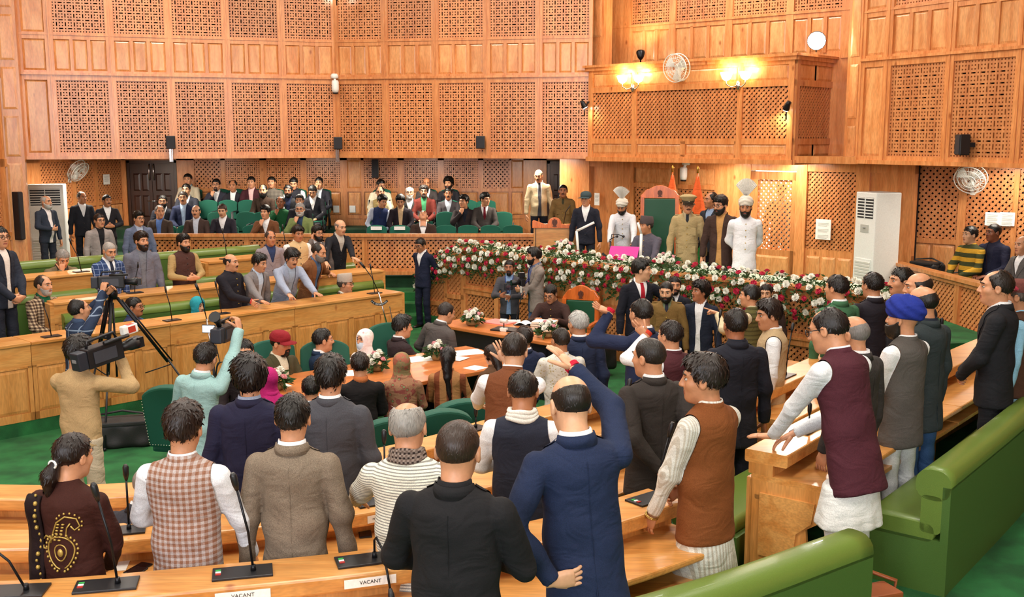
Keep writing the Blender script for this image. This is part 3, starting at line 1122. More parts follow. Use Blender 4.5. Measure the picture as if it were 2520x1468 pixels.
right_desk(cut(R1S, 0, 0.46), 1, 'curved inner-row desk in front of the woman in brown velvet', group='inner row desks')
right_desk(cut(R1S, 0.462, 1), 1, 'curved inner-row desk under the white-sleeved hand beside the green chairs', (False, True), 'inner row desks')
right_desk(cut(R2S, 0, 0.5), 2, 'curved middle-row desk holding a phone in front of the tweed blazer', group='middle row desks')
right_desk(cut(R2S, 0.502, 1), 2, 'curved middle-row desk in front of the man with the white scarf', (False, True), 'middle row desks')
right_desk(cut(R3S, 0, 0.655), 3, 'curved outer-row desk with vacant name strips along its raised shelf', group='outer row desks')
right_desk(cut(R3S, 0.657, 1), 3, 'curved outer-row desk ending at the aisle with papers on its lower shelf', (False, True), 'outer row desks')
right_desk(R1T, 1, 'inner-row desk beyond the aisle in front of the beige waistcoat', (True, True), 'inner row desks')
right_desk(R2T, 2, 'middle-row desk beyond the aisle beside the maroon waistcoat', (True, True), 'middle row desks')
right_desk(cut(R3T, 0, 0.48), 3, 'outer-row desk with carved end under the hand of the man in maroon', (True, False), 'outer row desks')
right_desk(cut(R3T, 0.482, 1), 3, 'outer-row desk behind the man in the blue turban', (False, True), 'outer row desks')
OUT = [(12, 11), (12, -4.3), (-12, -4.3), (-12, 5.0)]
for i, (S, T, extra) in enumerate(((R1S, R1T, [(4.3, 12.7)]), (R2S, R2T, [(4.6, 12.3)]), (R3S, R3T, []))):
 zf = ZR[i + 1][0]
 poly = [tuple(p) for p in S] + [tuple(p) for p in T] + extra + OUT
 me = MB().prism(poly, 'z', 0 if i == 0 else ZR[i][0], zf).build('floor_right_tier_%d' % (i + 1), CARPET)
 me['kind'] = 'structure'
# benches of the right block
B3 = spline([(-3.3, 3.35), (-1.9, 3.4), (-0.5, 3.87), (0.87, 4.63), (1.90, 5.36)])
bench(B3, 0.40, 'olive green leather bench with brown bag at its end', back_h=0.82)
B3T = spline([(2.74, 6.41), (3.94, 7.90), (5.0, 9.3), (5.8, 10.6)])
bench(B3T, 0.40, 'long olive green leather bench across the aisle from the brown bag', back_h=0.82)
bench(offset(cut(R3S, 0.35, 1.0), -0.02), 0.25, 'olive leather seat behind the man with hands clasped', back=False)
bench(offset(cut(R3T, 0.0, 0.9), -0.02), 0.25, 'olive leather seat between the desks beyond the aisle', back=False)
bench(offset(cut(R2S, 0.5, 1.0), -0.02), 0.10, 'olive leather seat between the inner and middle desks', back=False)
# wooden footrest lying under the outer desk
o = MB().obox((1.62, 6.2, 0.46), (0.14, 0.2, 0), (0.1, -0.07, 0), (0, 0, 0.05)).build('footrest', W_DESKP, None, bevel=0.008)
tag(o, 'small wooden footrest under the carved desk end', 'footrest')

# ------------------------------------------------ rails
def lattice_rail(name, A, B, z0, z1, nb, parent=None):
 L = seglen(A, B)
 m = MB()
 m.box(-0.04, L + 0.04, -0.08, 0.10, z1 - 0.05, z1)
 m.box(0, L, -0.04, 0.06, z1 - 0.11, z1 - 0.05)
 m.box(0, L, -0.03, 0.05, z0, z0 + 0.10)
 m.box(0, L, -0.06, 0.05, z0 - 0.03, z0 + 0.04)
 for i in range(nb + 1):
  x = L * i / nb
  m.box(max(0, x - 0.055), min(L, x + 0.055), -0.035, 0.05, z0, z1 - 0.05)
 o = struct(name, m, W_WALL, A, B)
 MB().box(0, L, 0.06, 0.07, z0, z1 - 0.06).build('shade_backing', VOID, o)
 for i in range(nb):
  put_diag(o, L * i / nb + 0.055, L * (i + 1) / nb - 0.055, z0 + 0.10, z1 - 0.11, y=0.0, pitch=0.095)
 return o

lattice_rail('wall_gallery_rail', GA, GB, 0.76, 1.51, 7)
lattice_rail('wall_press_rail', (5.97, 16.6), (6.42, 12.4), 0.62, 1.40, 4)
struct('trim_5', MB().box(0, 0.12, -0.05, 0.05, 0.0, 1.42), W_WALL, (5.93, 16.7), (6.42, 12.4))

# ------------------------------------------------ dais front
DP = [(-0.82, 18.2), (0.33, 17.0), (1.99, 15.1), (3.42, 13.78), (4.60, 12.60)]
for i in range(4):
 A, B = DP[i], DP[i + 1]
 L = seglen(A, B)
 m = MB()
 typ = ['lat', 'pan', 'lat', 'lat'][i]
 nb = [2, 5, 2, 2][i]
 m.box(0, L, 0.03, 0.10, 0, 1.38)
 m.box(0, L, -0.03, 0.10, 0, 0.14)
 m.box(0, L, -0.03, 0.10, 0.64, 0.80)
 m.box(0, L, -0.05, 0.10, 0.72, 0.75)
 m.box(0, L, -0.03, 0.10, 1.24, 1.38)
 for k in range(nb + 1):
  x = L * k / nb
  m.box(max(0, x - 0.05), min(L, x + 0.05), -0.03, 0.10, 0, 1.38)
 o = struct('wall_dais_front_%d' % (i + 1), m, W_WALL, A, B)
 for k in range(nb):
  for z0, z1 in ((0.14, 0.64), (0.80, 1.24)):
   x0, x1 = L * k / nb + 0.05, L * (k + 1) / nb - 0.05
   if typ == 'lat' or z1 < 0.7 and i == 1 and k > 2:
    put_diag(o, x0, x1, z0, z1, y=0.0, pitch=0.085)
    MB().box(x0, x1, 0.024, 0.029, z0, z1).build('shade_backing', VOID, o)
   else:
    put_panel(o, x0, x1, z0, z1, y=0.02, proud=0.022)
 MB().box(-0.1, L + 0.1, -0.12, 0.62, 1.38, 1.43).build('desk_top', W_WALL, o, bevel=0.01)
 MB().box(0.0, L, 0.12, 0.58, 1.43, 1.436).build('table_cloth', plain('pale_green_cloth', '#C9D8C0', 0.8), o)
# stepped side of the dais stairs
FA, FB = (-1.52, 18.75), (-0.82, 18.2)
L = seglen(FA, FB)
m = MB()
m.prism([(0, 0), (L, 0), (L, 1.38), (L * 0.62, 1.30), (0, 0.98)], 'y', 0.03, 0.10)
for x in (0, L * 0.48, L - 0.07):
 m.box(x, x + 0.07, -0.03, 0.1, 0, 0.95 if x == 0 else (1.2 if x < L - 0.1 else 1.40))
m.box(0, L, -0.03, 0.1, 0, 0.10)
m.box(0, L * 0.5, -0.03, 0.1, 0.36, 0.44)
m.box(L * 0.5, L, -0.03, 0.1, 0.52, 0.60)
o = struct('wall_dais_stair_side', m, W_WALL, FA, FB)
for x0, x1, z0, z1 in ((0.07, L * 0.48, 0.10, 0.36), (0.07, L * 0.48, 0.44, 0.92), (L * 0.48 + 0.07, L - 0.07, 0.10, 0.52), (L * 0.48 + 0.07, L - 0.07, 0.60, 1.15)):
 put_diag(o, x0, x1, z0, z1, y=0.0, pitch=0.085)

# ------------------------------------------------ tables in the well
def table(name, c, rz, lx, ly, zt, label, front=True, mat=W_TABLE):
 o = empty(name, (c[0], c[1], 0), rz, label, 'table')
 MB().box(-lx / 2, lx / 2, -ly / 2, ly / 2, zt - 0.045, zt).build('table_top', mat, o, bevel=0.01)
 if front:
  MB().box(-lx / 2 + 0.1, lx / 2 - 0.1, -ly / 2 + 0.08, -ly / 2 + 0.11, 0.02, zt - 0.05).build('modesty_panel', plain('dark_navy_laminate', '#1B1A24', 0.4), o)
 for sx in (-1, 1):
  MB().box(sx * (lx / 2 - 0.1) - 0.03, sx * (lx / 2 - 0.1) + 0.03, -ly / 2 + 0.08, ly / 2 - 0.08, 0.0, zt - 0.045).build('side_panel', plain('dark_navy_laminate', '#1B1A24', 0.4), o)
 return o

TE = math.atan2(2.0, 2.34)
table('long_table', (-1.42, 11.37), TE, 3.3, 1.25, 0.75, 'long red-brown table in the well covered with papers', front=False)
table('secretary_table', (-0.02, 13.95), R(-42), 2.1, 0.85, 0.78, 'red-brown table with dark panel before the man reading a book')

# ================================================================== PEOPLE: builder
f32 = np.float32

def v3(*a):
 return np.array(a, dtype=f32)

def rotx(a):
 c, s = math.cos(a), math.sin(a)
 return np.array([[1, 0, 0], [0, c, -s], [0, s, c]], dtype=f32)

def roty(a):
 c, s = math.cos(a), math.sin(a)
 return np.array([[c, 0, s], [0, 1, 0], [-s, 0, c]], dtype=f32)

def rotz(a):
 c, s = math.cos(a), math.sin(a)
 return np.array([[c, -s, 0], [s, c, 0], [0, 0, 1]], dtype=f32)

def sd_cone(P, a, b, ra, rb, n=None, k=1.0):
 """capsule with changing radius; n,k squash it along the unit vector n"""
 pa = P - a
 ba = (b - a).astype(f32)
 if n is not None:
  pa = pa + ((k - 1.0) * (pa @ n))[:, None] * n
  ba = ba + (k - 1.0) * (ba @ n) * n
 t = np.clip(pa @ ba / max(float(ba @ ba), 1e-9), 0, 1)
 q = pa - t[:, None] * ba
 return np.sqrt((q * q).sum(1)) - (ra + (rb - ra) * t)

def sd_ell(P, c, r):
 q = (P - c) / r
 k0 = np.sqrt((q * q).sum(1))
 q = q / r
 k1 = np.sqrt((q * q).sum(1)) + 1e-6
 return k0 * (k0 - 1.0) / k1

def smin(a, b, k):
 h = np.clip(0.5 + 0.5 * (b - a) / k, 0, 1)
 return b + (a - b) * h - k * h * (1 - h)

def smax(a, b, k):
 return -smin(-a, -b, k)

_ED = [(0, 1), (2, 3), (4, 5), (6, 7), (0, 2), (1, 3), (4, 6), (5, 7), (0, 4), (1, 5), (2, 6), (3, 7)]
_CO = [(0, 0, 0), (0, 0, 1), (0, 1, 0), (0, 1, 1), (1, 0, 0), (1, 0, 1), (1, 1, 0), (1, 1, 1)]

def nets(func, lo, hi, h):
 """naive surface nets of func<0 in a box; returns V, quads"""
 lo = np.asarray(lo, f32)
 n = np.ceil((np.asarray(hi, f32) - lo) / h).astype(int) + 1
 ax = [lo[i] + h * np.arange(n[i], dtype=f32) for i in range(3)]
 g = np.stack(np.meshgrid(*ax, indexing='ij'), -1).reshape(-1, 3)
 val = func(g).reshape(n).astype(f32)
 neg = val < 0
 c = sum(neg[i:n[0] - 1 + i, j:n[1] - 1 + j, k:n[2] - 1 + k].astype(np.int8) for i, j, k in _CO)
 act = (c > 0) & (c < 8)
 I = np.argwhere(act)
 if len(I) == 0:
  return np.zeros((0, 3), f32), np.zeros((0, 4), np.int32)
 cv = np.stack([val[I[:, 0] + i, I[:, 1] + j, I[:, 2] + k] for i, j, k in _CO], 1)
 acc = np.zeros((len(I), 3), f32)
 cnt = np.zeros(len(I), f32)
 for a, b in _ED:
  m = (cv[:, a] < 0) != (cv[:, b] < 0)
  t = cv[m, a] / (cv[m, a] - cv[m, b])
  p = np.array(_CO[a], f32) + t[:, None] * (np.array(_CO[b], f32) - np.array(_CO[a], f32))
  acc[m] += p
  cnt[m] += 1
 V = lo + h * (I + acc / cnt[:, None])
 ids = np.full(act.shape, -1, np.int32)
 ids[act] = np.arange(len(I))
 Q = []
 for axn in range(3):
  o1, o2 = (axn + 1) % 3, (axn + 2) % 3
  s0 = [slice(None)] * 3
  s1 = [slice(None)] * 3
  s0[axn] = slice(0, n[axn] - 1)
  s1[axn] = slice(1, n[axn])
  ch = neg[tuple(s0)] != neg[tuple(s1)]
  E = np.argwhere(ch)
  ok = (E[:, o1] > 0) & (E[:, o1] < n[o1] - 1) & (E[:, o2] > 0) & (E[:, o2] < n[o2] - 1)
  E = E[ok]
  if len(E) == 0:
   continue
  fl = neg[tuple(E.T)]
  q = []
  for d1, d2 in ((1, 1), (0, 1), (0, 0), (1, 0)):
   e = E.copy()
   e[:, o1] -= d1
   e[:, o2] -= d2
   q.append(ids[tuple(e.T)])
  q = np.stack(q, 1)
  q[~fl] = q[~fl][:, ::-1]
  Q.append(q)
 return V.astype(f32), np.concatenate(Q)

def tris(Q):
 return np.concatenate([Q[:, [0, 1, 2]], Q[:, [0, 2, 3]]]) if Q.shape[1] == 4 else Q

def clip_mesh(V, T, g):
 """keep the part of a triangle mesh where g>0, cut cleanly along g=0"""
 pos = g > 0
 k = pos[T].sum(1)
 full = T[k == 3]
 outT = [full]
 newV = []
 nb = len(V)
 for want in (1, 2):
  M = T[k == want]
  if len(M) == 0:
   continue
  p = pos[M]
  lone = np.argmax(p == (want == 1), axis=1)
  r = np.arange(len(M))
  a, b, c = M[r, lone], M[r, (lone + 1) % 3], M[r, (lone + 2) % 3]
  tb = (g[a] / (g[a] - g[b]))[:, None]
  tc = (g[a] / (g[a] - g[c]))[:, None]
  pb = V[a] + tb * (V[b] - V[a])
  pc = V[a] + tc * (V[c] - V[a])
  ib = nb + np.arange(len(M))
  ic = ib + len(M)
  newV += [pb, pc]
  nb += 2 * len(M)
  if want == 1:
   outT.append(np.stack([a, ib, ic], 1))
  else:
   outT.append(np.stack([ib, b, c], 1))
   outT.append(np.stack([ib, c, ic], 1))
 V2 = np.concatenate([V] + newV) if newV else V
 T2 = np.concatenate(outT)
 if len(T2) == 0:
  return np.zeros((0, 3), f32), np.zeros((0, 3), np.int32)
 used, inv = np.unique(T2, return_inverse=True)
 return V2[used], inv.reshape(T2.shape).astype(np.int32)

def vnormals(V, T):
 n = np.cross(V[T[:, 1]] - V[T[:, 0]], V[T[:, 2]] - V[T[:, 0]])
 N = np.zeros_like(V)
 for i in range(3):
  np.add.at(N, T[:, i], n)
 return N / (np.linalg.norm(N, axis=1)[:, None] + 1e-9)

# ------------------------------------------------ head, hair and beard templates (face looks along +y, origin between the ears)
def skull(P):
 d = sd_ell(P, v3(0, -0.012, 0.028), v3(0.077, 0.098, 0.088))
 d = smin(d, sd_ell(P, v3(0, 0.028, -0.048), v3(0.060, 0.068, 0.076)), 0.03)
 d = smin(d, sd_ell(P, v3(0, 0.062, -0.098), v3(0.026, 0.026, 0.020)), 0.03)
 return d

def head_sdf(P):
 d = skull(P)
 Q = P.copy()
 Q[:, 0] = np.abs(Q[:, 0])
 d = smin(d, sd_ell(Q, v3(0.040, 0.056, -0.022), v3(0.024, 0.026, 0.026)), 0.02)            # cheekbones
 d = smin(d, sd_cone(Q, v3(0.010, 0.086, 0.030), v3(0.046, 0.070, 0.030), 0.010, 0.008), 0.018)   # brow
 d = smax(d, -sd_ell(Q, v3(0.031, 0.100, 0.008), v3(0.017, 0.016, 0.012)), 0.012)             # eye sockets
 d = smin(d, sd_cone(P, v3(0, 0.088, 0.022), v3(0, 0.110, -0.026), 0.008, 0.0125), 0.010)     # nose
 d = smin(d, sd_ell(Q, v3(0.012, 0.100, -0.030), v3(0.009, 0.010, 0.008)), 0.006)
 d = smin(d, sd_cone(Q, v3(0.0, 0.091, -0.058), v3(0.022, 0.082, -0.060), 0.007, 0.004), 0.006)   # lips
 d = smin(d, sd_cone(Q, v3(0.0, 0.089, -0.071), v3(0.018, 0.082, -0.069), 0.008, 0.004), 0.006)
 ear = sd_ell(Q, v3(0.081, -0.006, -0.006), v3(0.011, 0.021, 0.033))
 ear = smax(ear, -sd_ell(Q, v3(0.092, 0.000, -0.004), v3(0.008, 0.012, 0.020)), 0.006)
 d = smin(d, ear, 0.006)
 d = smin(d, sd_cone(P, v3(0, -0.022, -0.05), v3(0, -0.040, -0.22), 0.055, 0.060), 0.03)      # neck
 return d

def make_head(h):
 V, Q = nets(head_sdf, (-0.115, -0.14, -0.24), (0.115, 0.145, 0.135), h)
 m = np.zeros(len(Q), np.int32)
 c = V[Q].mean(1)
 lips = (np.abs(c[:, 0]) < 0.024) & (c[:, 1] > 0.074) & (np.abs(c[:, 2] + 0.064) < 0.0115)
 m[lips] = 3
 # eyes
 eb = MB()
 for s in (-1, 1):
  eb.ball((s * 0.031, 0.0785, 0.007), 0.0135, 10, 6, (1.05, 0.95, 0.62))
 eV = np.array(eb.v, f32)
 eQ = np.array(eb.f, np.int32)
 ec = eV[eQ].mean(1)
 em = np.ones(len(eQ), np.int32)
 ex = np.where(ec[:, 0] > 0, ec[:, 0] - 0.031, ec[:, 0] + 0.031)
 em[(ex ** 2 + (ec[:, 2] - 0.008) ** 2 < 0.0080 ** 2) & (ec[:, 1] > 0.08)] = 2
 # eyebrows
 bb = MB()
 for s in (-1, 1):
  bb.tube([(s * 0.012, 0.0975, 0.031), (s * 0.030, 0.0945, 0.036), (s * 0.050, 0.078, 0.031)], [0.004, 0.0048, 0.003], 5, caps=False)
 bV = np.array(bb.v, f32)
 bQ = np.array(bb.f, np.int32)
 Vs = np.concatenate([V, eV, bV])
 Qs = np.concatenate([Q, eQ + len(V), bQ + len(V) + len(eV)])
 ms = np.concatenate([m, em, np.full(len(bQ), 2, np.int32)])
 return Vs, Qs, ms

HEADS = {'hi': make_head(0.0068), 'lo': make_head(0.0095)}

def hairline(P, front=0.060, side=0.0, back=-0.075):
 y = P[:, 1]
 return np.interp(y, [-0.12, -0.06, 0.0, 0.030, 0.055, 0.10], [back, back + 0.010, side - 0.012, side, front - 0.012, front + 0.004]).astype(f32)

def bumps(P, f=60.0, a=0.004):
 f = f * 0.62
 a = a * 0.55
 return a * (np.sin(P[:, 0] * f + 1.3 * np.sin(P[:, 1] * f * 0.7)) * np.sin(P[:, 1] * f * 0.9 + 0.5) + 0.6 * np.sin(P[:, 2] * f * 1.3 + P[:, 0] * f))

def hair_sdf(kind):
 def f(P):
  t = {'short': 0.011, 'crop': 0.006, 'thick': 0.014, 'bushy': 0.026, 'side': 0.016, 'recede': 0.009, 'bald': 0.007, 'fringe': 0.010, 'bob': 0.016, 'pony': 0.013, 'long': 0.016}[kind]
  base = skull(P)
  lift = 0.0
  if kind in ('thick', 'bushy', 'side'):
   lift = np.clip((P[:, 2] - 0.03) * 0.16, 0, 0.014) + np.clip(P[:, 1] * 0.10, 0, 0.01)
  fr = {'recede': 0.088, 'bald': 0.088, 'fringe': 0.11, 'bushy': 0.052, 'thick': 0.056}.get(kind, 0.061)
  hl = hairline(P, fr, 0.0, {'bushy': -0.115, 'long': -0.2, 'bob': -0.13}.get(kind, -0.066))
  tp = np.clip((P[:, 2] - hl) / 0.045, 0.12, 1.0)
  if kind == 'bald':
   tp = tp * np.clip((0.060 + 0.28 * np.clip(-P[:, 1] - 0.02, 0, 1) - P[:, 2]) / 0.055, 0.0, 1.0)
  d = base - (t + lift) * tp - bumps(P, 75, 0.0022 if kind in ('crop', 'bald') else 0.004) * tp
  d = smax(d, hl - P[:, 2], 0.005)
  if kind == 'bald':      # only a wreath round the sides and back
   d = smax(d, P[:, 2] - 0.060 - 0.28 * np.clip(-P[:, 1] - 0.02, 0, 1), 0.006)
  if kind == 'recede':    # thin crown, corners gone back
   d = smax(d, -sd_ell(P, v3(0, 0.06, 0.12), v3(0.052, 0.075, 0.055)), 0.01)
  if kind == 'fringe':
   d = smax(d, -sd_ell(P, v3(0, 0.01, 0.125), v3(0.060, 0.105, 0.07)), 0.01)
  if kind == 'pony':
   d = smin(d, sd_cone(P, v3(0, -0.105, -0.02), v3(-0.02, -0.13, -0.10), 0.026, 0.045) - bumps(P, 70, 0.006), 0.012)
   d = smin(d, sd_cone(P, v3(-0.02, -0.13, -0.10), v3(-0.03, -0.115, -0.22), 0.045, 0.016) - bumps(P, 70, 0.006), 0.012)
  if kind == 'long':
   d = smin(d, sd_cone(P, v3(0, -0.085, 0.0), v3(0.02, -0.125, -0.20), 0.07, 0.045) - bumps(P, 60, 0.004), 0.02)
   d = smin(d, sd_cone(P, v3(0.02, -0.125, -0.20), v3(0.05, -0.14, -0.46), 0.045, 0.012) - bumps(P, 60, 0.004), 0.02)
  return d
 return f

def beard_sdf(kind):
 def f(P):
  d = skull(P)
  t = {'full': 0.013, 'stubble': 0.005, 'goatee': 0.010, 'long': 0.022}[kind]
  d = d - t - bumps(P, 90, 0.002)
  Q = P.copy()
  Q[:, 0] = np.abs(Q[:, 0])
  line = np.interp(P[:, 1], [-0.02, 0.03, 0.07, 0.10], [0.01, -0.030, -0.043, -0.045]).astype(f32)
  d = smax(d, P[:, 2] - line, 0.005)
  d = smax(d, -0.01 - P[:, 1] + 0.0, 0.006)
  if kind == 'goatee':
   d = smax(d, Q[:, 0] - 0.036, 0.006)
  d = smax(d, -sd_ell(P, v3(0, 0.095, -0.064), v3(0.026, 0.03, 0.0095)), 0.004)
  m = sd_cone(Q, v3(0.002, 0.097, -0.046), v3(0.030, 0.083, -0.056), 0.008, 0.005)
  return np.minimum(d, m)
 return f

def mus_sdf(P):
 Q = P.copy()
 Q[:, 0] = np.abs(Q[:, 0])
 return sd_cone(Q, v3(0.002, 0.0985, -0.046), v3(0.032, 0.084, -0.054), 0.0085, 0.005)

HAIR = {k: nets(hair_sdf(k), (-0.13, -0.21, -0.49 if k == 'long' else -0.26), (0.13, 0.13, 0.17), 0.0075) for k in ('short', 'crop', 'thick', 'bushy', 'side', 'recede', 'bald', 'fringe', 'pony', 'long')}

def tufts(VQ, n, L, seed=1, beard=False):
 """lays locks over a hair shell along the way hair grows"""
 V, Q = VQ
 r = np.random.RandomState(seed)
 c = V[Q].mean(1)
 nr = np.cross(V[Q[:, 2]] - V[Q[:, 0]], V[Q[:, 3]] - V[Q[:, 1]])
 ar = np.linalg.norm(nr, axis=1)
 nr = nr / (ar[:, None] + 1e-12)
 out = ((c - np.array([0, -0.01, 0.0])) * nr).sum(1) > 0
 pr = ar * out
 k = r.choice(len(Q), n, p=pr / pr.sum())
 w_ = r.dirichlet((1, 1, 1, 1), n)
 p = (V[Q[k]] * w_[:, :, None]).sum(1)
 N = nr[k]
 fl = p - np.array([0.025, -0.045, 0.10])
 fl[:, 2] -= 0.05
 if beard:
  fl = np.tile([0, 0.25, -1.0], (n, 1)) + 0 * p
 fl = fl + r.normal(0, 0.03, (n, 3))
 fl = fl - N * (fl * N).sum(1)[:, None]
 fl /= np.linalg.norm(fl, axis=1)[:, None] + 1e-9
 sd = np.cross(N, fl)
 ln = L * r.uniform(0.6, 1.3, (n, 1))
 wd = ln * 0.11
 a = p - N * 0.003
 m = p + fl * ln * 0.55 + N * ln * 0.07
 t = p + fl * ln + N * ln * r.uniform(-0.06, 0.09, (n, 1))
 B = np.stack([a, m + sd * wd, t, m - sd * wd], 1).reshape(-1, 3)
 F = np.arange(4 * n).reshape(n, 4) + len(V)
 return np.concatenate([V, B]).astype(f32), np.concatenate([Q, F.astype(Q.dtype)])

for k_, (n_, l_) in {'short': (620, 0.030), 'crop': (520, 0.014), 'thick': (620, 0.036), 'bushy': (650, 0.044), 'side': (620, 0.040), 'recede': (420, 0.026), 'bald': (300, 0.014), 'fringe': (320, 0.022), 'pony': (420, 0.03), 'long': (460, 0.04)}.items():
 HAIR[k_] = tufts(HAIR[k_], n_, l_)
BEARD = {k: nets(beard_sdf(k), (-0.11, -0.04, -0.16), (0.11, 0.14, 0.04), 0.0075) for k in ('full', 'stubble', 'goatee', 'long')}
BEARD = {k: tufts(v, 160, 0.012 if k == 'stubble' else 0.02, 2, True) for k, v in BEARD.items()}
BEARD['mustache'] = nets(mus_sdf, (-0.06, 0.06, -0.08), (0.06, 0.13, -0.02), 0.006)

def hijab_sdf(P):
 d = skull(P) - 0.020 - bumps(P, 45, 0.003)
 d = smin(d, sd_cone(P, v3(0, -0.02, -0.08), v3(0, -0.01, -0.27), 0.085, 0.17, v3(0, 1, 0), 1.35) - bumps(P, 40, 0.005), 0.05)
 d = smax(d, -sd_ell(P, v3(0, 0.115, -0.025), v3(0.060, 0.075, 0.092)), 0.008)
 return smax(d, -(P[:, 2] + 0.30), 0.01)

HIJAB = nets(hijab_sdf, (-0.24, -0.22, -0.32), (0.24, 0.22, 0.16), 0.0105)

def turban_sdf(P):
 # wound cloth: bulky, rising to the back, with diagonal folds
 q = P - v3(0, -0.018, 0.070)
 q = q @ rotx(R(-14)).T
 a = np.arctan2(q[:, 0], q[:, 1])
 fold = 0.0045 * np.sin(q[:, 2] * 105 + np.abs(a) * 4.0)
 d = sd_ell(q, v3(0, 0, 0.0), v3(0.112, 0.140, 0.105)) - fold
 return smax(d, -(q[:, 2] + 0.058 + 0.02 * np.cos(a)), 0.012)

TURBAN = nets(turban_sdf, (-0.15, -0.22, -0.06), (0.15, 0.18, 0.24), 0.008)

def hand_mesh(curl=0.35, spread=0.10, thumb=0.6, point=None, n=6):
 """left hand, wrist at the origin: z along the fingers, y out of the palm, x to the thumb; five separate bent fingers"""
 mb = MB()

 def ring_tube(pts, rs):
  mb.tube(pts, rs, n)
 # palm: flattened rounded loft
 rings = [(-0.030, 0.026, 0.021), (-0.015, 0.027, 0.020), (0.0, 0.028, 0.019), (0.03, 0.039, 0.017), (0.065, 0.043, 0.014), (0.092, 0.041, 0.011), (0.098, 0.036, 0.006)]
 V, F = [], []
 m = 10
 for z, a, b in rings:
  for k in range(m):
   t = 2 * PI * k / m
   V.append((a * math.copysign(abs(math.cos(t)) ** 0.75, math.cos(t)), b * math.copysign(abs(math.sin(t)) ** 0.75, math.sin(t)), z))
 for i in range(len(rings) - 1):
  for k in range(m):
   F.append((i * m + k, i * m + (k + 1) % m, (i + 1) * m + (k + 1) % m, (i + 1) * m + k))
 F.append(tuple((len(rings) - 1) * m + k for k in range(m)))
 F.append(tuple(range(m))[::-1])
 mb.add(V, F, True)
 for i, (x, L) in enumerate(((0.031, 0.076), (0.010, 0.084), (-0.011, 0.078), (-0.030, 0.062))):
  c = curl
  if point is not None:
   c = 0.05 if i in point else 1.25
  sp = (x / 0.03) * spread
  p = Vector((x, 0.0, 0.090))
  ang = 0.15 * c
  pts, rs = [p.copy()], [0.0095]
  for s, r in ((0.45, 0.0088), (0.30, 0.0080), (0.25, 0.0058)):
   ang += c * (0.75 if s == 0.45 else 0.9)
   d = Vector((math.sin(sp) * math.cos(ang), math.sin(ang), math.cos(sp) * math.cos(ang)))
   p = p + d * (L * s)
   pts.append(p.copy())
   rs.append(r)
  ring_tube(pts, rs)
 th = thumb
 p = Vector((0.026, 0.006, 0.022))
 pts, rs = [p.copy()], [0.015]
 for s, r, a in ((0.045, 0.012, 0), (0.034, 0.0105, 0.25), (0.026, 0.007, 0.45)):
  d = Vector((math.sin(th) * 0.95, 0.25 + 0.5 * curl + a * curl, math.cos(th)))
  p = p + d.normalized() * s
  pts.append(p.copy())
  rs.append(r)
 ring_tube(pts, rs)
 return np.array(mb.v, f32), list(mb.f)

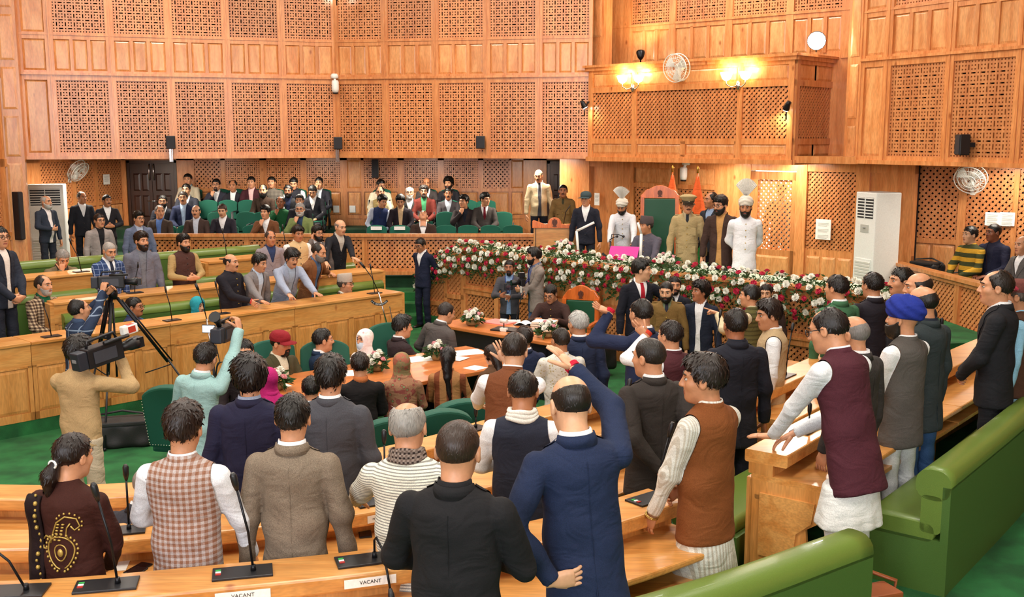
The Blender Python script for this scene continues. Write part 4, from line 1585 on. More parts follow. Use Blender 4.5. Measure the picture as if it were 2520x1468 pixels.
# ------------------------------------------------ cloth, skin and hair materials
def cloth(col, pat=None, c2=None, c3=None, sc=1.0, rough=0.85):
 key = ('cloth', col, pat, c2, c3, sc)
 if key in MATS:
  return MATS[key]
 m, nt, b = new_mat('cloth_%s_%s' % (col.strip('#'), pat or 'plain'))
 tc = node(nt, 'ShaderNodeTexCoord')
 P = tc.outputs['Object']
 base = lin(col)
 nz = node(nt, 'ShaderNodeTexNoise')
 nz.inputs['Scale'].default_value = 220
 nz.inputs['Detail'].default_value = 0
 nt.links.new(P, nz.inputs['Vector'])

 def mix(fac, a, c, ty='MIX'):
  x = node(nt, 'ShaderNodeMix', data_type='RGBA', blend_type=ty)
  for sck, v in ((0, fac), (6, a), (7, c)):
   if isinstance(v, (int, float)):
    x.inputs[sck].default_value = v
   elif isinstance(v, tuple):
    x.inputs[sck].default_value = v
   else:
    nt.links.new(v, x.inputs[sck])
  return x.outputs[2]

 def math_(op, a, c=None):
  x = node(nt, 'ShaderNodeMath', operation=op)
  for i, v in enumerate((a, c)):
   if v is None:
    continue
   if isinstance(v, (int, float)):
    x.inputs[i].default_value = v
   else:
    nt.links.new(v, x.inputs[i])
  return x.outputs[0]
 sp = node(nt, 'ShaderNodeSeparateXYZ')
 nt.links.new(P, sp.inputs[0])
 X, Y, Z = sp.outputs

 def bands(co, period, duty):
  fr = math_('FRACT', math_('MULTIPLY', co, 1.0 / period))
  return math_('LESS_THAN', fr, duty)
 c = base
 s = sc
 if pat == 'check':
  a = bands(X, 0.030 * s, 0.5)
  d = bands(Z, 0.030 * s, 0.5)
  sm = math_('MULTIPLY', math_('ADD', a, d), 0.5)
  r = node(nt, 'ShaderNodeValToRGB')
  r.color_ramp.elements[0].color = lin(c2)
  r.color_ramp.elements[1].color = base
  e = r.color_ramp.elements.new(0.5)
  e.color = lin(c3 or c2)
  nt.links.new(sm, r.inputs['Fac'])
  c = r.outputs[0]
 elif pat == 'window':
  a = math_('MAXIMUM', bands(X, 0.055 * s, 0.10), bands(Z, 0.065 * s, 0.09))
  c = mix(a, base, lin(c2))
 elif pat == 'hstripe':
  c = mix(bands(Z, 0.014 * s, 0.38), base, lin(c2))
 elif pat == 'vstripe':
  c = mix(bands(X, 0.03 * s, 0.45), base, lin(c2))
 elif pat == 'wide':
  c = mix(bands(Z, 0.13 * s, 0.5), base, lin(c2))
 elif pat == 'tweed':
  wv = node(nt, 'ShaderNodeTexNoise')
  wv.inputs['Scale'].default_value = 330
  nt.links.new(P, wv.inputs['Vector'])
  mr = node(nt, 'ShaderNodeMapRange')
  mr.inputs['From Min'].default_value = 0.38
  mr.inputs['From Max'].default_value = 0.62
  nt.links.new(wv.outputs['Fac'], mr.inputs['Value'])
  c = mix(mr.outputs[0], base, lin(c2))
 elif pat in ('floral', 'paisley'):
  vo = node(nt, 'ShaderNodeTexVoronoi')
  vo.inputs['Scale'].default_value = 22 / s
  nt.links.new(P, vo.inputs['Vector'])
  dn = node(nt, 'ShaderNodeTexNoise')
  dn.inputs['Scale'].default_value = 14 / s
  dn.inputs['Detail'].default_value = 4
  nt.links.new(P, dn.inputs['Vector'])
  r = node(nt, 'ShaderNodeValToRGB')
  r.color_ramp.interpolation = 'CONSTANT'
  r.color_ramp.elements[0].color = lin(c2)
  r.color_ramp.elements[1].color = base
  r.color_ramp.elements[1].position = 0.32
  e = r.color_ramp.elements.new(0.20)
  e.color = lin(c3 or c2)
  nt.links.new(vo.outputs['Distance'], r.inputs['Fac'])
  r2 = node(nt, 'ShaderNodeMapRange')
  r2.inputs['From Min'].default_value = 0.52
  r2.inputs['From Max'].default_value = 0.56
  nt.links.new(dn.outputs['Fac'], r2.inputs['Value'])
  c = mix(r2.outputs[0], r.outputs[0], lin(c3 or c2) if pat == 'paisley' else base)
 # weave mottling
 mr = node(nt, 'ShaderNodeMapRange')
 mr.inputs['From Min'].default_value = 0.3
 mr.inputs['From Max'].default_value = 0.7
 mr.inputs['To Min'].default_value = 0.86
 mr.inputs['To Max'].default_value = 1.10
 nt.links.new(nz.outputs['Fac'], mr.inputs['Value'])
 sv = node(nt, 'ShaderNodeVectorMath', operation='SCALE')
 if isinstance(c, tuple):
  sv.inputs[0].default_value = c[:3]
 else:
  nt.links.new(c, sv.inputs[0])
 nt.links.new(mr.outputs[0], sv.inputs['Scale'])
 nt.links.new(sv.outputs[0], b.inputs['Base Color'])
 b.inputs['Roughness'].default_value = rough
 b.inputs['Specular IOR Level'].default_value = 0.25
 # folds: stretched distorted noise
 mp = node(nt, 'ShaderNodeMapping')
 mp.inputs['Scale'].default_value = (1.0, 1.0, 1.6)
 mp.inputs['Rotation'].default_value = (0.2, 0.5, 0.1)
 nt.links.new(P, mp.inputs['Vector'])
 nf = node(nt, 'ShaderNodeTexNoise')
 nf.inputs['Scale'].default_value = 4.2
 nf.inputs['Detail'].default_value = 2.0
 nf.inputs['Distortion'].default_value = 1.6
 nt.links.new(mp.outputs[0], nf.inputs['Vector'])
 b1 = node(nt, 'ShaderNodeBump')
 b1.inputs['Strength'].default_value = 0.5
 b1.inputs['Distance'].default_value = 0.035
 nt.links.new(nf.outputs['Fac'], b1.inputs['Height'])
 b2 = node(nt, 'ShaderNodeBump')
 b2.inputs['Strength'].default_value = 0.25
 b2.inputs['Distance'].default_value = 0.002
 nt.links.new(nz.outputs['Fac'], b2.inputs['Height'])
 nt.links.new(b1.outputs[0], b2.inputs['Normal'])
 nt.links.new(b2.outputs[0], b.inputs['Normal'])
 MATS[key] = m
 return m

def skin_mat(col):
 key = ('skin', col)
 if key not in MATS:
  m = plain('skin_' + col.strip('#'), col, 0.42, spec=0.4, scale=40)
  b = m.node_tree.nodes['Principled BSDF']
  b.inputs['Subsurface Weight'].default_value = 0.0
  MATS[key] = m
 return MATS[key]

def hair_mat(col):
 key = ('hair', col)
 if key in MATS:
  return MATS[key]
 m, nt, b = new_mat('hair_' + col.strip('#'))
 tc = node(nt, 'ShaderNodeTexCoord')
 mp = node(nt, 'ShaderNodeMapping')
 mp.inputs['Scale'].default_value = (160, 50, 30)
 nt.links.new(tc.outputs['Object'], mp.inputs['Vector'])
 nz = node(nt, 'ShaderNodeTexNoise')
 nz.inputs['Scale'].default_value = 1.4
 nz.inputs['Detail'].default_value = 1
 nt.links.new(mp.outputs[0], nz.inputs['Vector'])
 cr = node(nt, 'ShaderNodeValToRGB')
 c = lin(col)
 cr.color_ramp.elements[0].color = tuple(x * 0.4 for x in c[:3]) + (1,)
 cr.color_ramp.elements[1].color = tuple(min(1, x * 1.05) for x in c[:3]) + (1,)
 nt.links.new(nz.outputs['Fac'], cr.inputs['Fac'])
 nt.links.new(cr.outputs[0], b.inputs['Base Color'])
 b.inputs['Roughness'].default_value = 0.42
 b.inputs['Specular IOR Level'].default_value = 0.4
 bp = node(nt, 'ShaderNodeBump')
 bp.inputs['Strength'].default_value = 0.5
 bp.inputs['Distance'].default_value = 0.004
 nt.links.new(nz.outputs['Fac'], bp.inputs['Height'])
 nt.links.new(bp.outputs[0], b.inputs['Normal'])
 MATS[key] = m
 return m

EYE_W = plain('eye_white', '#B5A89C', 0.4)
EYE_D = plain('eye_dark', '#1A110C', 0.3)
LIP = {}
SKINS = ['#C98F6B', '#BE8460', '#D2A07C', '#B27652', '#A5694A', '#CB9A78', '#8A5238']

# arm presets: wrist, elbow hint, fingers direction (None: along the forearm), palm direction; right arm, torso rest frame
ARMS = {
 'down': ((0.275, 0.05, 0.79), (0.36, -0.10, 1.08), None, (-1, 0, 0), 0.45),
 'clasp': ((0.075, 0.235, 0.93), (0.36, 0.0, 1.10), (-0.9, 0.1, -0.3), (0, -1, 0.2), 0.6),
 'clasph': ((0.085, 0.275, 1.08), (0.36, 0.02, 1.08), (-0.95, 0.1, 0.05), (0, -1, 0.1), 0.6),
 'back': ((0.06, -0.205, 0.93), (0.38, -0.20, 1.12), (-0.9, 0.0, -0.35), (0, -0.6, 0.4), 0.6),
 'hip': ((0.235, 0.05, 1.00), (0.50, -0.12, 1.14), (-0.5, 0.7, -0.5), (-0.8, -0.4, 0), 0.5),
 'pocket': ((0.225, 0.05, 0.90), (0.42, -0.12, 1.10), (-0.3, 0.4, -0.9), (-1, 0, 0), 0.4),
 'chin': ((0.07, 0.22, 1.38), (0.30, 0.25, 1.08), (-0.15, -0.4, 0.9), (-0.2, -1, 0), 1.0),
 'face': ((0.06, 0.20, 1.46), (0.32, 0.25, 1.10), (-0.1, -0.25, 0.95), (-0.1, -1, 0), 0.5),
 'ear': ((0.13, 0.10, 1.50), (0.36, 0.16, 1.18), (-0.2, -0.2, 0.95), (-1, 0, 0), 0.8),
 'fold': ((-0.10, 0.205, 1.16), (0.33, 0.04, 1.10), (-1, 0.1, 0.1), (0, -1, 0), 0.5),
 'desk': ((0.24, 0.46, 0.86), (0.42, 0.05, 1.08), (-0.1, 1, -0.1), (0, 0, -1), 0.15),
 'lap': ((0.10, 0.30, 1.02), (0.36, -0.02, 1.12), (-0.6, 0.7, -0.2), (0, -0.3, -1), 0.4),
 'knee': ((0.15, 0.38, 1.00), (0.34, 0.0, 1.12), (-0.2, 1, -0.2), (0, 0, -1), 0.35),
 'hold': ((0.085, 0.30, 1.24), (0.30, 0.05, 1.06), (-0.5, 0.6, 0.5), (-0.5, -0.5, 0), 0.9),
 'up': ((0.34, 0.30, 1.72), (0.40, 0.20, 1.40), (0.1, 0.3, 0.95), (0, 1, 0), 0.2),
}
N_PEOPLE = 0
STATS = {'tri': 0}

def person(label, px, py, zf, face, top='suit', A='#22242C', B='#E8E8EA', tie=None, bot='#1C1E26', h=1.72, hair='short', hc='#17120F', skin=0,
   beard=None, bc=None, glasses=False, sit=False, lean=0.0, side=0.0, twist=0.0, hy=0.0, hp=0.0, hr=0.0, L='down', R_='down', g=1.0, belly=0.0,
   D=None, hem=-0.13, kurta=None, group=None, hat=None, hatc=None, seat=0.46, seed=None, spread=0.10, cell=None, shoes='#15120F', collar=None, name='person',
   handL=None, handR=None, woman=False, cuff=None, skirt=None, legs=True, flare=1.0, xy=None, lapel=True, extra=None, stance=0.0, reach=1.0):
 """face: 0 looks away from the camera's side (+y), 90 to the right (+x), 180 towards it, 270 to the left.
 px,py: where the crown of the head shows; zf: level of the floor he or she stands or sits on."""
 global N_PEOPLE
 N_PEOPLE += 1
 rs = random.Random(seed if seed is not None else N_PEOPLE * 13 + 5)
 if D is not None and xy is None:
  d = ray(px, py)
  need = HCAM + d[2] * D / d[1] - zf
  for _ in range(3):
   s = h / 1.72
   Rt = rotz(R(-twist)) @ rotx(R(-lean)) @ roty(R(side))
   hz = (seat + 0.09) / s if sit else 0.92
   Rh = Rt @ rotz(R(-hy)) @ rotx(R(-hp)) @ roty(R(hr))
   k = 1.0 if woman else 1.06
   have = float((v3(0, 0, hz) + Rt @ v3(0, 0.012, 0.588) + Rh @ v3(0, 0.010, 0.104 + 0.122 * k))[2]) * s
   if sit:
    seat = min(max(seat + need - have, 0.26), 0.74)
   else:
    h = min(max(h * need / have, 1.52), 1.90)
 s = h / 1.72
 Rt = rotz(R(-twist)) @ rotx(R(-lean)) @ roty(R(side))
 hipz = (seat + 0.09) / s if sit else 0.92
 Hc = v3(0, 0, hipz)
 tz, ty, tx = Rt[:, 2], Rt[:, 1], Rt[:, 0]

 def T(x, y, z):          # torso rest frame (standing heights) -> posed
  return Hc + Rt @ v3(x, y, z - 0.92)
 neck = T(0, 0.0, 1.47)
 Rh = Rt @ rotz(R(-hy)) @ rotx(R(-hp)) @ roty(R(hr))
 hc_ = neck + Rt @ v3(0, 0.012, 0.038) + Rh @ v3(0, 0.022, 0.104)
 hk = (1.0 if woman else 1.06)
 if sit:
  hem = max(hem, -0.05)
 crown = (hc_ + Rh @ v3(0, -0.012, 0.122 * hk)) * s
 yaw = -R(face)
 Rw = rotz(yaw)
 cw = Rw @ crown
 # place: the crown lies on the pixel's sight line, the feet on the floor level
 if xy is not None:
  loc = (xy[0], xy[1], zf)
 else:
  d = ray(px, py)
  if D is None:
   t = (zf + cw[2] - HCAM) / d[2]
  else:
   t = D / d[1]
  loc = (d[0] * t - cw[0], d[1] * t - cw[1], zf if D is None else HCAM + d[2] * t - cw[2])
 dist = math.hypot(loc[0], loc[1])
 if cell is None:
  cell = 0.0135 if dist < 7.6 else (0.0175 if dist < 12.5 else 0.022)
 root = empty(name, loc, yaw, label, 'person', group)
 root.scale = (1, 1, 1)
 sk = skin_mat(SKINS[skin % len(SKINS)])
 wfac = 0.90 if woman else 1.0

 # ---- arms
 SH = {}
 for sd, spec in ((1, R_), (-1, L)):
  if isinstance(spec, str):
   w_, e_, fd, pm, cu = ARMS[spec]
   w_ = T(sd * w_[0], w_[1], w_[2])
   e_ = T(sd * e_[0], e_[1], e_[2])
   fd = None if fd is None else Rt @ v3(sd * fd[0], fd[1], fd[2])
   pm = Rt @ v3(sd * pm[0], pm[1], pm[2])
   if sit and spec in ('down',):
    w_ = T(sd * 0.22, 0.26, 1.0)
  else:
   # explicit: dict with wrist (root frame, metres), elbow hint, fingers, palm, curl
   if 'g' in spec or 'at' in spec:
    Wd = G(*spec['g']) if 'g' in spec else AT(spec['at'][0], spec['at'][1], loc[1] + spec['at'][2])
    w_ = rotz(-yaw) @ (np.array(Wd, f32) - np.array(loc, f32)) / s
   else:
    w_ = np.array(spec['w'], f32) / s
   e_ = T(*spec['e']) if 'e' in spec else T(sd * 0.4, -0.1, 1.1)
   fd = None if spec.get('f') is None else rotz(-yaw) @ np.array(spec['f'], f32)      # world directions
   pm = rotz(-yaw) @ np.array(spec['p'], f32) if 'p' in spec else np.array((-sd, 0, 0), f32)
   cu = spec.get('c', 0.4)
  S = T(sd * 0.176 * wfac * (0.5 + 0.5 * g), -0.005, 1.378)
  l1, l2 = 0.285 * reach, 0.262 * reach
  dv = w_ - S
  dl = float(np.linalg.norm(dv))
  mx = (l1 + l2) * 0.995
  if dl > mx:
   w_ = S + dv / dl * mx
   dv, dl = w_ - S, mx
  dl = max(dl, 0.12)
  a_ = (l1 * l1 - l2 * l2 + dl * dl) / (2 * dl)
  hh = math.sqrt(max(l1 * l1 - a_ * a_, 0))
  u = dv / dl
  q = (e_ - S) - u * float((e_ - S) @ u)
  qn = float(np.linalg.norm(q))
  q = q / qn if qn > 1e-4 else np.array(v3(0, -1, 0))
  E = S + u * a_ + q * hh
  SH[sd] = (S, E, w_, fd, pm, cu)

 # ---- upper garment
 gt = g
 kD = 1.40
 hemz = hem
 skirted = hem < -0.3

 def torso(P):
  d = sd_cone(P, T(0, 0.0, 0.92 + min(hemz, -0.10) - 0.02), T(0, 0.004, 1.06), (0.182 if not skirted else 0.21 * flare) * gt * (1.04 if woman else 1), 0.157 * gt * wfac, ty, kD)
  d = smin(d, sd_cone(P, T(0, 0.004, 1.06), T(0, 0.0, 1.30), 0.157 * gt * wfac, 0.168 * gt * wfac, ty, kD), 0.05)
  d = smin(d, sd_cone(P, T(-0.118 * wfac, -0.012, 1.378), T(0.118 * wfac, -0.012, 1.378), 0.070, 0.070), 0.06)
  d = smin(d, sd_cone(P, T(0, -0.014, 1.38), T(0, -0.004, 1.485), 0.112, 0.056), 0.06)
  if belly:
   d = smin(d, sd_cone(P, T(0, 0.06, 1.02), T(0, 0.05, 1.14), 0.10 + belly * 0.05, 0.09 + belly * 0.04), 0.08)
  if woman:
   for sd in (-1, 1):
    d = smin(d, sd_cone(P, T(sd * 0.07, 0.09, 1.26), T(sd * 0.07, 0.08, 1.24), 0.055, 0.055), 0.05)
  dz = (P - Hc) @ tz
  d = smax(d, hemz - dz, 0.012)
  return smax(d, dz - 0.585, 0.01)

 ra = (0.066 if not woman else 0.056) * (0.6 + 0.4 * g)

 def arm(P, sd):
  S, E, W, *_ = SH[sd]
  d = sd_cone(P, S, E, ra, ra * 0.86)
  u = (W - E) / np.linalg.norm(W - E)
  f = sd_cone(P, E, W + u * 0.02, ra * 0.86, 0.043 if not woman else 0.038)
  d = smin(d, f, 0.02)
  return smax(d, np.where(((P - E) @ u) > 0, (P - W) @ u - 0.012, -1), 0.006)

 def arms(P):
  return np.minimum(arm(P, 1), arm(P, -1))

 def upper(P):
  return smin(torso(P), arms(P), 0.022)

 pts = [T(0, 0, 0.92 + hem), T(0, 0, 1.5)] + [p for sd in SH for p in SH[sd][:3]]
 pts = np.stack(pts)
 pad = np.array([0.27 if skirted else 0.22, 0.24 + belly * 0.06, 0.10])
 wide = np.stack([T(-0.2, -0.15, 0.92 + hem), T(0.2, 0.2, 0.92 + hem), T(-0.2, -0.15, 1.5), T(0.2, 0.2, 1.5)])
 lo = np.minimum(pts.min(0) - 0.085, wide.min(0) - np.array([0.06 * g, 0.06, 0.03]))
 hi = np.maximum(pts.max(0) + 0.085, wide.max(0) + np.array([0.06 * g, 0.06 + belly * 0.08, 0.03]))
 V, Q = nets(upper, lo, hi, cell)
 Tq = tris(Q)
 Nn = vnormals(V, Tq)
 # soft real folds
 ph = [rs.uniform(0, 6.28) for _ in range(6)]
 tl = (V - Hc) @ Rt + v3(0, 0, 0.92)
 w1 = np.sin(tl[:, 2] * 30 + 9 * tl[:, 0] + ph[0]) * np.sin(tl[:, 0] * 15 + ph[1])
 w2 = np.sin(tl[:, 2] * 22 - 16 * tl[:, 0] + 9 * tl[:, 1] + ph[2])
 dA, dT = arms(V), torso(V)
 elb = np.zeros(len(V), f32)
 for sd in SH:
  elb += np.exp(-(((V - SH[sd][1]) ** 2).sum(1)) / 0.012)
 amp = 0.0030 + 0.0060 * elb + 0.0035 * np.exp(-((tl[:, 2] - 1.02) ** 2) / 0.02)
 V = V + Nn * ((w1 * 0.7 + w2 * 0.5) * amp)[:, None]
 isT = dA - dT          # >0 torso
 if top != 'vest':      # set-in sleeve crease
  V = V - Nn * (0.007 * np.exp(-(isT / 0.014) ** 2) * (tl[:, 2] > 1.12))[:, None]

 def mk(nm, V_, T_, mat, par=root):
  if len(T_) == 0:
   return None
  me = np_mesh(nm, V_ * s, T_, smooth=True)
  me.materials.append(mat)
  STATS['tri'] += len(T_)
  return obj(nm, me, None, par)
 mA = A if not isinstance(A, str) else cloth(A)
 mB = B if not isinstance(B, str) else cloth(B)
 x, y, z = tl[:, 0], tl[:, 1], tl[:, 2]
 front = y > -0.005 - 0.0 * x
 jname = {'suit': 'jacket', 'open': 'jacket', 'vest': 'waistcoat', 'coat': 'coat', 'plain': 'shirt', 'sweater': 'sweater', 'kurta': 'kurta', 'dress': 'dress', 'zip': 'jacket', 'uniform': 'tunic'}[top]
 if top in ('suit', 'open', 'zip', 'uniform'):
  if top == 'suit':
   wv = np.interp(z, [1.10, 1.42, 1.52], [-0.02, 0.070, 0.082])
  elif top == 'uniform':
   wv = np.interp(z, [1.30, 1.42, 1.52], [-0.02, 0.050, 0.070])
  else:
   wv = np.interp(z, [0.70, 1.10, 1.42, 1.52], [0.048, 0.028, 0.058, 0.075])
  gv = np.abs(x) - wv
  gv = np.where(front & (isT > -0.0) & (z < 1.56), gv, np.maximum(gv, 0.03)).astype(f32)
  gv = np.where(front, gv, 0.05).astype(f32)
  Vj, Tj = clip_mesh(V, Tq, gv)
  mk(jname, Vj, Tj, mA)
  Vs, Ts = clip_mesh(V, Tq, -gv)
  if len(Ts):
   Vs = Vs - ty * 0.008
   sh = mk('shirt', Vs, Ts, mB)
   if tie:
    ts = (Vs + ty * 0.008 - Hc) @ Rt + v3(0, 0, 0.92)
    gt_ = np.interp(ts[:, 2], [1.05, 1.12, 1.44, 1.47, 1.49], [0.045, 0.040, 0.020, 0.026, -0.05]) - np.abs(ts[:, 0])
    Vt, Tt = clip_mesh(Vs + ty * 0.006, Ts, gt_.astype(f32))
    mk('tie', Vt, Tt, cloth(tie) if isinstance(tie, str) else tie)
  if lapel and top in ('suit', 'open') and dist < 19:
   gl = np.minimum(gv, np.interp(z, [1.10, 1.16, 1.36, 1.40, 1.44, 1.48], [-0.02, 0.03, 0.085, 0.055, 0.06, 0.04]) - (np.abs(x) - wv)).astype(f32)
   gl = np.where(front & (isT > 0.0), gl, -0.05).astype(f32)
   Vl, Tl = clip_mesh(V + Nn * 0.006, Tq, gl)
   mk('lapel', Vl, Tl, mA)
 elif top == 'vest':
  gs = (isT - 0.004).astype(f32)
  Vj, Tj = clip_mesh(V, Tq, gs)
  vest = mk(jname, Vj, Tj, mA)
  Vs, Ts = clip_mesh(V - Nn * 0.007, Tq, -gs)
  mk('sleeve', Vs, Ts, mB)
 else:
  mk(jname, V, Tq, mA)
  if top in ('coat',) or (top == 'plain' and collar is None):
   pass
 if top == 'suit' and dist < 10 and (face % 360 < 60 or face % 360 > 300):
  sm_ = MB()
  pts_ = []
  for zz in np.linspace(1.40, 0.93 + hem, 22):
   Pp = np.stack([T(0.004, -yy, zz) for yy in np.linspace(0.03, 0.34, 90)])
   pts_.append(tuple(Pp[int(np.argmax(upper(Pp) > 0.0))] * s))
  sm_.tube(pts_, [0.0016] * 15 + [0.0035] * 7, 4, caps=False)
  sm_.build('back_seam', mA, root)
 # buttons down the front of closed garments
 if top in ('vest', 'coat', 'uniform', 'plain') and 100 < face % 360 < 270 or top == 'suit' and 100 < face % 360 < 260:
  zs = {'suit': (1.07, 0.97), 'uniform': (1.27, 1.17, 1.07, 0.97)}.get(top, (1.38, 1.29, 1.20, 1.11, 1.02))
  bm_ = MB()
  for zb in zs:
   Pp = np.stack([T(0, yy, zb) for yy in np.linspace(0.05, 0.30, 60)])
   dv = torso(Pp)
   k = int(np.argmax(dv > 0))
   p = Pp[k] * s
   bm_.ball(tuple(p), 0.009, 6, 4)
  bm_.build('button', plain('button_brass', '#B89A4A', 0.35, metal=0.7) if top in ('uniform', 'coat') else plain('button_dark', '#2A2622', 0.4), root)['kind'] = 'stuff'
 if top == 'uniform':
  Vb, Fb = [], []
  for k in range(25):
   a = 2 * PI * k / 24
   Pp = np.stack([T(rr * math.cos(a), rr * math.sin(a), 1.045) for rr in np.linspace(0.08, 0.30, 70)])
   q = Pp[int(np.argmax(torso(Pp) > 0.004))]
   Vb += [tuple((q + tz * 0.022) * s), tuple((q - tz * 0.022) * s)]
  Fb = [(2 * k, 2 * k + 1, 2 * k + 3, 2 * k + 2) for k in range(24)]
  obj('belt', np_mesh('belt', Vb, Fb, True), mA, root)
  for sx in (-1, 1):
   for zz in (1.20, 0.93):
    Pp = np.stack([T(sx * 0.085, yy, zz) for yy in np.linspace(0.03, 0.3, 70)])
    q = Pp[int(np.argmax(torso(Pp) > 0.002))]
    MB().obox(tuple(q * s), tuple(tx * 0.045), tuple(ty * 0.006), tuple(tz * 0.055)).build('pocket', mA, root, bevel=0.004)
   q = T(sx * 0.135, -0.01, 1.452) * s
   MB().obox(tuple(q), tuple(tx * 0.055 - tz * 0.006 * sx), tuple(ty * 0.022), tuple(tz * 0.006)).build('epaulette', mA, root, bevel=0.003)
 # collar
 cm = MB()
 n = 16

 def collar_ring(r0, r1, z0, z1, dip, back_only, th=0.006):
  Vc, Fc = [], []
  ks = range(n + 1)
  for k in ks:
   a = (PI * 1.02 + (PI * 0.96) * k / n) if back_only else (PI / 2 + 2 * PI * k / n)
   cx, cy = math.cos(a), math.sin(a)
   dp = dip * max(0, cy)
   for rr, zz in ((r0, z0 - dp), (r1, z1 - dp * 1.1), (r1 - th, z1 - dp * 1.1), (r0 - th, z0 - dp)):
    Vc.append(T(rr * cx * 1.02, -0.006 + rr * cy * 1.06, zz) * s)
  for k in range(n):
   for j in range(4):
    Fc.append((k * 4 + j, k * 4 + (j + 1) % 4, (k + 1) * 4 + (j + 1) % 4, (k + 1) * 4 + j))
  cm.add(Vc, Fc, True)
 if collar is None:
  collar = {'suit': 'shirt', 'open': 'shirt', 'zip': 'shirt', 'vest': 'nehru', 'coat': 'nehru', 'plain': 'shirtA', 'sweater': 'crew', 'kurta': 'nehru', 'uniform': 'shirt', 'dress': None}[top]
 if collar in ('shirt', 'shirtA'):
  collar_ring(0.078, 0.068, 1.450, 1.516, 0.040, False)
  cm.build('collar', mB if collar == 'shirt' else mA, root)
  if top in ('suit', 'open', 'uniform'):
   cm = MB()
   collar_ring(0.094, 0.080, 1.452, 1.500, 0.0, True, 0.006)
   cm.build('jacket_collar', mA, root)
 elif collar == 'nehru':
  collar_ring(0.078, 0.071, 1.445, 1.500, 0.022, False)
  cm.build('collar', mA, root)
  if top == 'vest':
   cm = MB()
   collar_ring(0.071, 0.067, 1.47, 1.510, 0.022, False, 0.004)
   cm.build('shirt_collar', mB, root)
 elif collar == 'crew':
  collar_ring(0.080, 0.072, 1.450, 1.480, 0.03, False, 0.012)
  cm.build('collar', mA, root)
 elif collar == 'scarf':
  for k in range(3):
   r = 0.078 + 0.006 * k
   pts_ = [T(r * math.cos(a), -0.006 + r * 1.08 * math.sin(a), 1.505 - 0.022 * k - 0.03 * max(0, math.sin(a)) + 0.006 * math.sin(3 * a + k)) * s for a in np.linspace(0, 2 * PI, 20)]
   cm.tube(pts_, 0.016, 7, caps=False)
  cm.build('scarf', extra, root)

 # ---- lower body
 if legs:
  mBot = bot if not isinstance(bot, str) else cloth(bot)
  J = {}
  for sd in (-1, 1):
   if sit:
    J[sd] = (Hc + v3(sd * 0.09, 0.02, -0.02), v3(sd * 0.13, 0.42, (seat + 0.05) / s), v3(sd * 0.13, 0.40, 0.09))
   else:
    J[sd] = (v3(sd * 0.086, 0, 0.90), v3(sd * (0.100 + stance * 0.4), 0.02 + sd * stance * 0.0, 0.49), v3(sd * (0.105 + stance), -0.02, 0.085))

  def legsdf(P):
   d = sd_cone(P, Hc + v3(-0.060, 0, -0.02), Hc + v3(0.060, 0, -0.02), 0.100 * (0.5 + 0.5 * g), 0.100 * (0.5 + 0.5 * g))
   d = smin(d, sd_cone(P, Hc, T(0, 0, 1.04), 0.115 * g, 0.112 * g, ty, 1.35), 0.04)
   for sd in (-1, 1):
    a, k_, an = J[sd]
    d = smin(d, sd_cone(P, a, k_, 0.086 * (0.6 + 0.4 * g), 0.068), 0.03)
    d = smin(d, sd_cone(P, k_, an + v3(0, 0, -0.03), 0.068, 0.060), 0.02)
   d = smax(d, (P - Hc) @ tz - max(hem, -0.3) - 0.07, 0.01)
   return smax(d, 0.045 - P[:, 2], 0.006)
  allp = np.stack([p for sd in J for p in J[sd]] + [Hc, T(0, 0, 1.1)])
  V2, Q2 = nets(legsdf, allp.min(0) - np.array([0.15, 0.16, 0.08]), allp.max(0) + np.array([0.15, 0.17, 0.06]), max(cell, 0.016))
  T2 = tris(Q2)
  N2 = vnormals(V2, T2)
  fold = np.sin(V2[:, 2] * 55 + 11 * V2[:, 0] + ph[3]) * np.exp(-((V2[:, 2] - 0.14) ** 2) / 0.02) * 0.006 + np.sin(V2[:, 2] * 45 + ph[4] + 20 * V2[:, 1]) * 0.0025
  mk('trousers', V2 + N2 * fold[:, None], T2, mBot)
  for sd in (-1, 1):
   an = J[sd][2]
   sh = MB()
   rings = [(-0.075, 0.028, 0.075), (-0.05, 0.036, 0.085), (0.0, 0.040, 0.080), (0.06, 0.045, 0.058), (0.13, 0.046, 0.046), (0.175, 0.034, 0.034), (0.195, 0.012, 0.022)]
   Vv, Ff = [], []
   m = 8
   for yy, a, hgt in rings:
    for k in range(m):
     t = 2 * PI * k / m
     Vv.append(((an[0] + a * math.cos(t)) * s, (an[1] + yy) * s, max(0.0, hgt / 2 + hgt / 2 * math.sin(t)) * s))
   for i in range(len(rings) - 1):
    for k in range(m):
     Ff.append((i * m + k, i * m + (k + 1) % m, (i + 1) * m + (k + 1) % m, (i + 1) * m + k))
   Ff += [tuple(range(m))[::-1], tuple((len(rings) - 1) * m + k for k in range(m))]
   sh.add(Vv, Ff, True).build('shoe', plain('shoe_leather', shoes, 0.3), root)
 if kurta:
  kl, kcol = kurta
  mk_ = kcol if not isinstance(kcol, str) else cloth(kcol)

  def ksdf(P):
   z_ = P[:, 2]
   a = np.arctan2(P[:, 0], P[:, 1])
   d = sd_cone(P, v3(0, 0, kl), v3(0, 0, 1.0), 0.215 * g * flare, 0.122 * g, v3(0, 1, 0), 1.36)
   d = d - 0.012 * np.sin(a * 9 + ph[5] + 3 * z_) * np.clip((0.90 + hem - z_) * 3.5, 0, 1)
   return smax(smax(d, kl - z_, 0.01), z_ - (0.92 + hem + 0.05), 0.01)
  V3, Q3 = nets(ksdf, (-0.36, -0.30, kl - 0.03), (0.36, 0.30, 1.06), max(cell, 0.014))
  mk('kurta' if not skirt else 'skirt', V3, tris(Q3), mk_)

 # ---- body: head, neck, hands and the trunk and limbs under the clothes in ONE mesh
 see_face = True
 lod = 'hi' if dist < 13.5 else 'lo'
 hV, hQ, hm = HEADS[lod]
